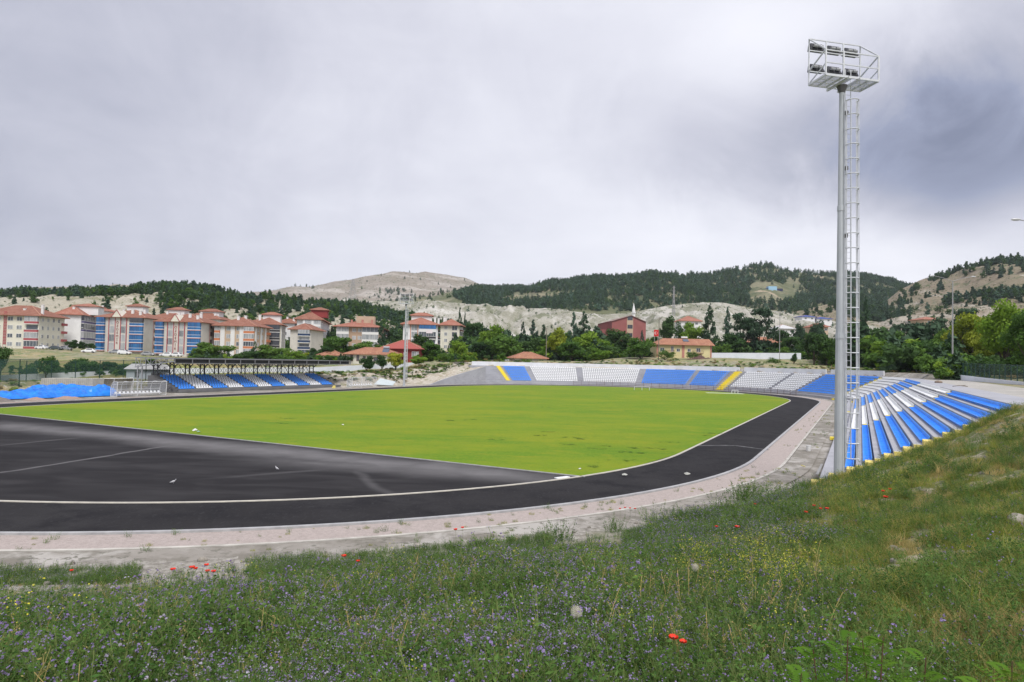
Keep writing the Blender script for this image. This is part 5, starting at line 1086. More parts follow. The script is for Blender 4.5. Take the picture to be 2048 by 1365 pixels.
ro = hiproof(B, None, dp, H, 3.6, F=F, over=1.3)
b = MB(); b.obox(F.p(W_*.52, H+1.2, -4.5), F.d*7, F.n*-6, [0, 0, 3.4]); ph = b.build('roof_house', WMAT['darkred'], B); hiproof(ph, None, 6, H+4.6, 1.2, F=Fac(F.p(W_*.52, 0, -4.5), F.d, F.n, 7), over=.6)
# 9: beige low block
z0 = at(750, 704, 290)[2]; H = zheight(750, 655, 290)-z0
B, F, Sd, dp = shell('apartment_block', 'tan block with wide white glazed balconies and a long red roof above the trees', 672, 757, 784, 704, 290, H, 'pink', yaw=.10); W_ = F.w; fh = H/3.3; f = lambda q: q*W_
for k in range(3):
    z = H-fh*(3-k); balcony(B, F, f(.0), f(.29), z, fh, .7, 'whitep' if k < 2 else 'whitep', 'c', mull=5); balcony(B, F, f(.60), f(.99), z, fh, .8, 'whitep', 'c' if k < 2 else 'g', mull=4)
    for q in (.37, .50): window(B, F, f(q), z+.9, 1.6, 1.6, 'c')
    balcony(B, Sd, Sd.w*.6, Sd.w*.98, z, fh, .8, 'brownp', 'g', mull=2); window(B, Sd, Sd.w*.2, z+.9, 1.4, 1.5)
ro = hiproof(B, None, dp, H, 3.2, F=F, over=1.6, m=tileP); chimneys(B, F, ro, [(f(.3), 4, 1.8), (f(.55), 5, 2.0), (f(.78), 5, 2.0)], H, m='pinkc', h=1.3)
b = MB(); b.obox(F.p(f(.42), H+1.0, -5), F.d*8, F.n*-5, [0, 0, 4.0]); b.build('roof_house', WMAT['beige'], B)
# 10: white and orange block with grey balconies
z0 = at(873, 708, 250)[2]; H = zheight(873, 650, 250)-z0
B, F, Sd, dp = shell('apartment_block', 'white block with blue top glazing, laundry and dark grey balconies', 805, 873, 898, 708, 250, H, 'white', yaw=.10, dep=15); W_ = F.w; fh = H/4; f = lambda q: q*W_
for k in range(4):
    z = k*fh; balcony(B, F, f(.47), f(.97), z, fh, 1.0, 'black' if k < 3 else 'whitep', 'b' if k == 3 else 'g', mull=7, open_=(k in (1,)))
    window(B, F, f(.24), z+.4, 2.3, 2.3, 'c', bars=1); window(B, F, f(.06), z+1, 1.2, 1.5, 'c'); balcony(B, Sd, Sd.w*.42, Sd.w*.9, z, fh, 1.2, 'black', 'd', mull=4, open_=(k > 1)); window(B, Sd, Sd.w*.14, z+.9, 1.2, 1.6, 'c')
    for q in (.04, .33): s = MB(); Sd.slab(s, Sd.w*q, Sd.w*q+.55, z+.75, z+1.2, .1, .5); s.build('flower_box', mat('red_flower_box', (.4, .06, .03), (.3, .1, .05)), B)
for q in (.21, .42): strip(B, F, f(q), f(q)+.25, 0, H, 'orange')
strip(B, Sd, Sd.w*.02, Sd.w*.09, 0, H, 'whitep', out=.3); strip(B, Sd, Sd.w*.31, Sd.w*.38, 0, H, 'whitep', out=.3)
s = MB(); s.obox(F.p(f(.68), 3*fh-.6, 1.1), F.d*2.4, F.n*.04, [0, 0, 1.3]); s.build('laundry', mat('laundry_white', (.7, .62, .66), (.75, .7, .72)), B)
ro = hiproof(B, None, dp, H, 2.9, F=F, over=1.1, m=tileP); chimneys(B, F, ro, [(f(.9), 4, 1.6), (f(1.0), 6, 1.3)], H)
b = MB(); b.obox(F.p(f(.2), H+.3, -8), F.d*8, F.n*-5, [0, 0, 3.6]); ph = b.build('roof_house', WMAT['whitep'], B); hiproof(ph, None, 5, H+3.9, 1.2, F=Fac(F.p(f(.2), 0, -8), F.d, F.n, 8), over=.6, m=tileP)
# 11: cream block right behind it
z0 = at(918, 702, 290)[2]; H = zheight(918, 651, 290)-z0
B, F, Sd, dp = shell('apartment_block', 'slim cream block with small red hip roof standing alone before the conifers', 880, 918, 930, 702, 290, H, 'cream', yaw=-.04, dep=14); W_ = F.w; fh = H/4
for k in range(4): window(B, F, W_*.60, k*fh+.5, 2.4, 2.1, 'g', bars=1); window(B, F, W_*.2, k*fh+.9, 1.4, 1.5, 'c'); balcony(B, Sd, Sd.w*.1, Sd.w*.9, k*fh, fh, 1.0, 'brownp', 'c', open_=True)
ro = hiproof(B, None, dp, H, 2.9, F=F, over=1.2, m=tileP); chimneys(B, F, ro, [(W_*.1, 3, 1.5)], H, h=2.0, s=1.4)
# back row
def backblock(label, u0, u1, u2, vb, D, veave, wall, roofh, m=tileR, n=4, yaw=.05, penth=None, dep=14):
    z0 = at(u1, vb, D)[2]; H = zheight(u1, veave, D)-z0; B, F, Sd, dp = shell('apartment_block', label, u0, u1, u2, vb, D, H, wall, yaw=yaw, dep=dep); fh = H/n
    for k in range(max(0, n-3), n):
        m_ = max(1, int(F.w/4.5))
        for i in range(m_): window(B, F, F.w*(i+.35)/m_, k*fh+.8, 1.7, 1.5, 'gc'[(i+k) % 2])
        for i in range(2): window(B, Sd, Sd.w*(.15+.45*i), k*fh+.8, 1.6, 1.5, 'gc'[(i+k) % 2])
    ro = hiproof(B, None, dp, H, roofh, F=F, over=1.0, m=m); chimneys(B, F, ro, [(F.w*.4, 4, 1.5), (F.w*.8, 3, 1.1)], H)
    if penth: a, wd, hh = penth; b = MB(); b.obox(F.p(F.w*a, H+.4, -5), F.d*wd, F.n*-5, [0, 0, hh]); ph = b.build('roof_house', WMAT['whitep'], B); hiproof(ph, None, 5, H+.4+hh, 1.2, F=Fac(F.p(F.w*a, 0, -5), F.d, F.n, wd), over=.6, m=m)
backblock('white block whose red roof shows between the two name-bearing blocks', 296, 362, 385, 702, 285, 637, 'white', 3.2, penth=(.4, 7, 3.6))
backblock('white block with long bright red roof behind the orange banded block', 362, 436, 457, 702, 280, 639, 'white', 3.8, penth=(.35, 8, 3.2))
backblock('block whose small roof tower rises behind the first name-bearing block', 215, 262, 282, 700, 290, 632, 'white', 2.6, penth=(.5, 7, 4.2))
backblock('block half hidden behind the purple balconies with low pale roof', 150, 205, 225, 698, 310, 622, 'white', 2.2, m=tileP)
backblock('cream block just visible between the orange banded block and black balconies', 500, 556, 566, 700, 300, 645, 'cream', 2.6)
backblock('narrow block behind the navy balconies with small red roof', 552, 588, 600, 702, 300, 647, 'white', 2.4)
# low houses
z0 = at(740, 727, 190)[2]; H = zheight(740, 709, 190)-z0
B, F, Sd, dp = shell('house', 'low cream house with an old tiled hip roof beside the distant floodlight mast', 692, 790, 800, 728, 190, H, 'cream', yaw=-.03, dep=9, group='low houses beyond the walls')
for x, w_, h_ in ((1.2, .8, 1.9), (3.0, .8, 2.0), (4.9, .8, 1.5), (8, 1.3, 1.2)): window(B, F, x, .55, w_, h_, 'g', frame='brownp')
ro = hiproof(B, None, 9, H, 2.0, F=F, over=.8, m=tileO); chimneys(B, F, ro, [(6, 5, 1.2), (11, 4, 1.4)], H, m='pinkc', h=.7, s=.7)
p = MB(); p.obox(F.p(10.2, H+.6, -1.0), F.d*1.9, F.n*-1.3+[0, 0, 1.1], F.n*.05+[0, 0, .08]); so_ = p.build('solar_panel', mat('solar_panel', (.10, .13, .18), (.07, .09, .13), rough=.2), B); p = MB(); p.tube([F.p(10.3, H+2.1, -2.4), F.p(12.0, H+2.1, -2.4)], .3, 8); p.build('water_tank', galv, so_)
z0 = at(838, 722, 200)[2]; H = zheight(838, 698, 200)-z0
B, F, Sd, dp = shell('house', 'dark red house with a smooth red hip roof behind the distant floodlight mast', 764, 838, 846, 722, 200, H, 'darkred', yaw=-.03, dep=10, group='low houses beyond the walls')
window(B, F, F.w*.80, 1.0, 1.6, 1.8, 'c'); window(B, F, F.w*.58, .3, 1.0, 2.1, 'g'); window(B, F, F.w*.92, 1.0, .8, 1.8, 'c')
ro = hiproof(B, None, 10, H, 2.6, F=F, over=.8, m=mat('red_sheet_roof', (.36, .085, .07), (.30, .07, .06))); chimneys(B, F, ro, [(F.w*.62, 4, 1.8)], H, m='pinkc', h=.9)
z0 = at(1095, 724, 214)[2]; H = zheight(1095, 717, 214)-z0
B, F, Sd, dp = shell('shed', 'small orange tiled roof peeping over the white wall beside the wooden pole', 1030, 1092, 1104, 725, 214, max(H, 1.2), 'grey', yaw=.25, dep=8, group='low houses beyond the walls')
hiproof(B, None, 8, max(H, 1.2), 2.0, F=F, over=.8, m=tileO)
backz = at(680, 728, 205); H = 1.8
B, F, Sd, dp = shell('shed', 'low tiled roof hidden among trees behind the covered stand', 638, 682, 690, 728, 205, 2.6, 'grey', yaw=.0, dep=8, group='low houses beyond the walls'); hiproof(B, None, 8, 2.6, 1.7, F=F, over=.8, m=tileO)
# red dormitory with gable front
z0 = at(1293, 697, 322)[2]; He = zheight(1290, 644, 322)-z0
B, F, Sd, dp = shell('dormitory', 'dark red gabled dormitory with a pale central strip of balconies', 1223, 1291, 1307, 697, 322, He, 'red', yaw=.10, dep=30, group='large public buildings'); W_ = F.w; Hg = zheight(1262, 632, 322)-z0
g = MB(); g.add([F.p(0, He, 0), F.p(W_, He, 0), F.p(W_*.56, Hg, 0), F.p(0, He, -dp), F.p(W_, He, -dp), F.p(W_*.56, Hg, -dp)], [(0, 1, 2), (4, 3, 5)]); g.build('gable', WMAT['red'], B)
r = MB(); r.add([F.p(-.5, He-.1, .5), F.p(W_*.56, Hg+.25, .5), F.p(W_+.5, He-.1, .5), F.p(-.5, He-.1, -dp), F.p(W_*.56, Hg+.25, -dp), F.p(W_+.5, He-.1, -dp), F.p(-.5, He-.35, .5), F.p(W_*.56, Hg-.0, .5), F.p(W_+.5, He-.35, .5)], [(0, 1, 4, 3), (1, 2, 5, 4), (0, 6, 7, 1), (1, 7, 8, 2)]); r.build('roof', mat('dorm_roof', (.30, .2, .18), (.24, .16, .15)), B)
strip(B, F, W_*.44, W_*.62, 0, He+1.6, 'beige', 'stair_strip', .15)
for k in range(4): s = MB(); F.slab(s, W_*.455, W_*.605, 1.2+k*4.1, 1.2+k*4.1+1.9, .0, .2); s.build('balcony_opening', dglass, B)
s = MB(); s.tube([F.p(W_*.53, Hg-1.2, .05), F.p(W_*.53, Hg-1.2, .25)], .35, 10); s.build('round_window', dglass, B)
for k in range(4):
    for i in range(5): window(B, Sd, Sd.w*(.06+.19*i), k*He/4+1.0, 2.2, 1.7, 'g')
    b = MB(); Sd.slab(b, Sd.w*.5, Sd.w*.9, k*He/4+.1, k*He/4+1, 0, 1.2); b.build('balcony', WMAT['red'], B)
s = MB(); s.obox(F.p(-4.5, 0, -6), F.d*4.5, F.n*-14, [0, 0, He-4]); s.build('annexe', WMAT['red'], B)
# cream and pink house
z0 = at(1420, 714, 234)[2]; H = zheight(1420, 691, 234)-z0
B, F, Sd, dp = shell('house', 'pale yellow semi-detached house with pink columns and a patched tile roof', 1313, 1423, 1431, 714, 234, H, 'yellow', yaw=.04, dep=9, group='low houses beyond the walls'); W_ = F.w; f = lambda q: q*W_
for q in (.0, .46, .975): strip(B, F, f(q), f(q)+(.9 if q == .46 else .5), -.5, H, 'pinkc', out=.12)
for q, w_, h_ in ((.06, 1.6, 1.3), (.26, 1.0, 1.9), (.36, 1.3, 1.1), (.56, 1.2, 1.1), (.72, 1.5, 1.4)): window(B, F, f(q), 1.55, w_, h_, 'g', bars=1)
for q0, q1 in ((.17, .31), (.63, .83)): 
    b = MB(); F.slab(b, f(q0), f(q1), .9, 1.1, 0, 1.3)
    for k in range(9): x = f(q0)+(f(q1)-f(q0)-.08)*k/8; F.slab(b, x, x+.08, 1.1, 2.0, 1.2, 1.28)
    F.slab(b, f(q0), f(q1), 1.95, 2.05, 1.18, 1.3); b.build('balcony', WMAT['brownp'], B)
r = MB(); e0, e1 = H-.1, H+2.3; r.add([F.p(-.9, e0, 1.0), F.p(W_+.9, e0, 1.0), F.p(W_+.6, e1, -4.5), F.p(3.4, e1, -4.5), F.p(-.9, e0, -9.8), F.p(W_+.9, e0, -9.8), F.p(-.9, e0-.15, 1.0), F.p(W_+.9, e0-.15, 1.0)], [(0, 1, 2, 3), (0, 3, 4), (4, 3, 2, 5), (0, 6, 7, 1)]); ro = r.build('roof', tileO, B)
g = MB(); g.add([F.p(W_, H-.1, .0), F.p(W_, H-.1, -9), F.p(W_, e1-.1, -4.5)], [(0, 1, 2)]); g.build('gable', WMAT['grey'], B)
p = MB(); p.obox(F.p(f(.51), H+1.1, -1.7), F.d*2.0, F.n*-1.3+[0, 0, .9], F.n*.05+[0, 0, .1]); p.build('solar_panel', mat('solar_panel', (.1, .1, .1)), B); p = MB(); p.tube([F.p(f(.51), e1+.4, -4.3), F.p(f(.51)+2.2, e1+.4, -4.3)], .32, 8); p.build('water_tank', WMAT['whitep'], B)
# houses further back
def farhouse(label, u0, u1, u2, vb, D, veave, wall, rh, m=tileP, n=2):
    z0 = at(u1, vb, D)[2]; H = zheight(u1, veave, D)-z0; B, F, Sd, dp = shell('house', label, u0, u1, u2, vb, D, H, wall, yaw=.08, dep=12, group='small houses at the foot of the hills', base=6)
    for i in range(max(2, int(F.w/5))): window(B, F, F.w*(i+.4)/max(2, int(F.w/5)), H-2.3, 1.8, 1.4, 'g')
    hiproof(B, None, 12, H, rh, F=F, over=1.0, m=m)
farhouse('white house with a wide orange roof among trees below the mounds', 1362, 1402, 1412, 670, 420, 643, 'white', 3.5)
farhouse('white gabled house seen over the dark pines below the mounds', 1556, 1590, 1600, 672, 400, 658, 'white', 2.8, m=mat('white_sheet_roof', (.55, .56, .58), (.48, .49, .5)))
farhouse('pinkish block beside the mast partly hidden by trees', 1632, 1656, 1664, 676, 380, 654, 'beige', 2.2)
farhouse('pale bungalow with an orange roof under the pine canopy', 1505, 1570, 1580, 700, 300, 686, 'grey', 2.6, m=tileO)
farhouse('small house with a dark red roof low behind the dormitory trees', 1232, 1262, 1268, 712, 262, 702, 'yellow', 1.8, m=mat('maroon_roof', (.10, .035, .03), (.07, .03, .03)))
farhouse('red tiled hut at the edge of the wooded brown hillside', 1848, 1882, 1888, 652, 400, 640, 'beige', 2.0)
farhouse('blue roofed low shed on the brown terrace of the far hillside', 1604, 1630, 1640, 640, 560, 634, 'white', 1.6, m=mat('blue_sheet_roof', (.05, .10, .36), (.04, .08, .3)))
farhouse('second blue roofed shed beside the floodlight mast on the far hillside', 1634, 1664, 1670, 645, 560, 638, 'white', 1.6, m=mat('blue_sheet_roof', (.05, .10, .36)))
farhouse('pale grey roofed cabin among hillside cypresses over the tan block', 668, 690, 696, 662, 400, 650, 'white', 1.0, m=mat('white_sheet_roof', (.5, .5, .5)))
farhouse('small white cabin on the slope over the red roofs', 405, 440, 446, 632, 470, 626, 'white', 1.2, m=mat('white_sheet_roof', (.5, .5, .5)))
# cistern on the ridge
def cistern():
    D = 1020; a = at(1521, 586, D); o = thing('hillside_reservoir', 'pale blue box building with dark side wings high on the wooded ridge', 'building', a); m = MB(); z1 = zheight(1545, 573, D)
    x0, x1, x2, x3 = [at(u, 586, D)[0] for u in (1523, 1537, 1554, 1566)]; m.box(x1, x2, D, D+9, a[2]-8, z1); m.build('wall', mat('pale_blue_wall', (.34, .55, .72), (.30, .50, .66)), o)
    for p, q in ((x0, x1), (x2, x3)): m = MB(); m.box(p, q, D+1, D+8, a[2]-8, z1-3.2); m.build('wing', mat('navy_wing', (.025, .03, .09), (.02, .025, .07)), o)
cistern()
# minaret, flag board, pylons
b = at(1267, 645, 480); o = thing('minaret', 'thin white minaret rising behind the red dormitory roof', 'tower', [b[0], b[1], b[2]-12]); zt = zheight(1267, 606, 480); MB().tube([[b[0], b[1], b[2]-12], [b[0], b[1], b[2]-2], [b[0], b[1], zt-6]], [1.5, 1.3, 1.1], 10).build('shaft', WMAT['whitep'], o)
MB().tube([[b[0], b[1], zt-7.6], [b[0], b[1], zt-7.0]], 1.8, 10).build('gallery', WMAT['whitep'], o); MB().tube([[b[0], b[1], zt-6], [b[0], b[1], zt]], [1.2, .05], 10).build('cone', WMAT['whitep'], o)
def flagboard():
    D = 245; a = at(1308, 673, D); b_ = at(1317, 673, D); zt = zheight(1310, 660, D); o = thing('flag_board', 'red board with a white crescent and star beside the tall wooden pole', 'sign', [a[0], a[1], gz(a[0], a[1])]); w = b_[0]-a[0]; h = zt-a[2]
    m = MB(); m.box(a[0], b_[0], D, D+.15, a[2], zt); m.build('board', mat('flag_red', (.55, .02, .02), (.5, .02, .02)), o)
    m = MB(); cx, cz, R = a[0]+w*.42, a[2]+h*.5, w*.30; n = 24; vs = []
    for t in np.linspace(.55, 2*math.pi-.55, n): vs.append((cx+R*math.cos(t), D-.03, cz+R*math.sin(t)))
    for t in np.linspace(.72, 2*math.pi-.72, n): vs.append((cx+R*.23+R*.82*math.cos(t), D-.03, cz+R*.82*math.sin(t)))
    m.add(vs, [(i, i+1, n+i+1, n+i) for i in range(n-1)]); m.build('crescent', WMAT['whitep'], o)
    m = MB(); sx = a[0]+w*.74; vs = [(sx+(w*.11 if i % 2 == 0 else w*.045)*math.cos(math.pi+i*math.pi/5), D-.03, cz+(w*.11 if i % 2 == 0 else w*.045)*math.sin(math.pi+i*math.pi/5)) for i in range(10)]; m.add(vs, [tuple(range(10))]); m.build('star', WMAT['whitep'], o)
    for x in (a[0]+.2, b_[0]-.2): m = MB(); m.box(x-.08, x+.08, D+.05, D+.2, gz(a[0], a[1])-.3, a[2]); m.build('post', greyp, o)
flagboard()
def pylon(label, u, vb, vt, D, w):
    b = at(u, vb, D); zt = zheight(u, vt, D); o = thing('pylon', label, 'pylon', b); m = MB(); n = 7; h = zt-b[2]
    for i in range(n):
        f0, f1 = i/n, (i+1)/n; w0, w1 = w*(1-f0*.85)/2, w*(1-f1*.85)/2; z0, z1 = b[2]+h*f0, b[2]+h*f1
        for sx, sy in ((-1, -1), (1, -1), (1, 1), (-1, 1)):
            m.beam([b[0]+sx*w0, b[1]+sy*w0, z0], [b[0]+sx*w1, b[1]+sy*w1, z1], .22)
        for s in (-1, 1): m.beam([b[0]-w0, b[1]+s*w0, z0], [b[0]+w1, b[1]+s*w1, z1], .14); m.beam([b[0]+w0, b[1]+s*w0, z0], [b[0]-w1, b[1]+s*w1, z1], .14)
    for z in (.72, .84, .95): m.beam([b[0]-w*.6, b[1], b[2]+h*z], [b[0]+w*.6, b[1], b[2]+h*z], .25)
    m.build('lattice', greyp, o)
pylon('lattice pylon on the slope before the bare mountain', 705, 604, 558, 620, 7); pylon('small lattice pylon on the crest of the pine slope', 404, 589, 570, 560, 3)
pylon('slender lattice mast standing on the white mounds', 1347, 636, 572, 520, 2.2)
# slope-side parked cars
def carmesh():
    W2 = .86
    def loft(secs, name):              # secs: list of (x, [(y, z)...])
        n = len(secs[0][1]); v = [(x, y, z) for x, s in secs for y, z in s]; f = [(i*n+j, i*n+(j+1) % n, (i+1)*n+(j+1) % n, (i+1)*n+j) for i in range(len(secs)-1) for j in range(n)]
        return MB().add(v, f+[tuple(range(n-1, -1, -1)), tuple((len(secs)-1)*n+j for j in range(n))])
    def sec(z0, z1, w): return [(-w, z0), (w, z0), (w*1.02, (z0+z1)/2), (w*.93, z1), (-w*.93, z1), (-w*1.02, (z0+z1)/2)]
    body = loft([(-2.15, sec(.35, .72, .72)), (-2.05, sec(.25, .88, .83)), (-1.4, sec(.22, .95, .86)), (-.2, sec(.22, .96, .87)), (.8, sec(.22, .93, .87)), (1.7, sec(.24, .82, .84)), (2.1, sec(.32, .62, .74))], 'body')
    cab = loft([(-1.75, sec(.9, .95, .76)), (-1.25, sec(.9, 1.36, .74)), (-.3, sec(.9, 1.46, .74)), (.35, sec(.9, 1.40, .73)), (1.0, sec(.88, .93, .76))], 'cabin')
    return body, cab
def car(label, u, v, D, yaw, paint, van=False):
    p = at(u, v, D); p[2] = gz(p[0], p[1])+.02 if abs(gz(p[0], p[1])-p[2]) < 1.2 else p[2]; o = thing('parked_car', label, 'car', p, yaw, 'cars parked before the apartment blocks')
    body, cab = carmesh()
    def L(mb, name, m, par=None):
        me = bpy.data.meshes.new(name); me.from_pydata(mb.v, [], mb.f); me.materials.append(m); me.update(); ob = bpy.data.objects.new(name, me); COL.objects.link(ob); ob.parent = par or o; return ob
    if van: cab.v = [(x*1.12-.1, y*1.08, z*1.22-.15) for x, y, z in cab.v]; body.v = [(x, y, z*1.1) for x, y, z in body.v]
    bo = L(body, 'body', paint); L(cab, 'cabin', paint, bo); g = MB(); zt = 1.62 if van else 1.33
    for sy in (-1, 1): g.add([(-1.2, sy*.80, .98), (.75, sy*.80, .96), (.25, sy*.775, zt), (-1.0, sy*.775, zt)], [(0, 1, 2, 3)])
    g.add([(1.02, -.66, .97), (1.02, .66, .97), (.45, .6, zt), (.45, -.6, zt)], [(0, 1, 2, 3)]); g.add([(-1.74, -.62, .99), (-1.74, .62, .99), (-1.34, .58, zt), (-1.34, -.58, zt)], [(0, 1, 2, 3)]); L(g, 'windows', dglass)
    ty_ = mat('tyre_black', (.02, .02, .02), (.03, .03, .03), rough=.9); rm = mat('rim_grey', (.4, .4, .42), (.3, .3, .32), metal=.5, rough=.4)
    for x in (-1.32, 1.3):
        for sy in (-1, 1): w_ = MB().tube([(x, sy*.68, .31), (x, sy*.9, .31)], .31, 12); wo = L(w_, 'wheel', ty_); L(MB().tube([(x, sy*.9, .31), (x, sy*.915, .31)], .18, 8), 'rim', rm, wo)
    for sy in (-.6, .6): L(MB().box(2.0, 2.12, sy-.14, sy+.14, .55, .7), 'headlight', mat('headlight', (.7, .7, .7), (.6, .6, .6), rough=.2))
cw = mat('car_paint_white', (.72, .73, .75), (.68, .69, .71), rough=.3, sc=1); cd = mat('car_paint_dark', (.04, .055, .06), (.05, .07, .075), rough=.3, sc=1); cs = mat('car_paint_silver', (.38, .39, .40), (.33, .34, .35), rough=.3, metal=.4, sc=1)
car('white parked saloon before the cream block at the picture edge', 83, 700, 228, 3.0, cw); car('dark green parked car beside the white saloon', 112, 701, 229, .1, cd); car('silver parked car nose to tail with the dark green one', 131, 700.5, 232, .1, cs)
car('white hatchback parked on the grass edge below the trimmed round trees', 177, 707, 222, 3.5, cw); car('silver car half hidden behind the white van', 231, 709.5, 226, 3.1, cs); car('white van-like car before the first name-bearing block', 249, 712, 221, 0., cw, True)
car('grey hatchback parked between the two name-bearing blocks', 296, 713, 222, .05, cs); car('white saloon parked before the second name-bearing block', 333, 717, 218, 3.3, cw); car('small white car at the end of the parked row by the walnut tree', 352, 718, 217, 3.0, cw)

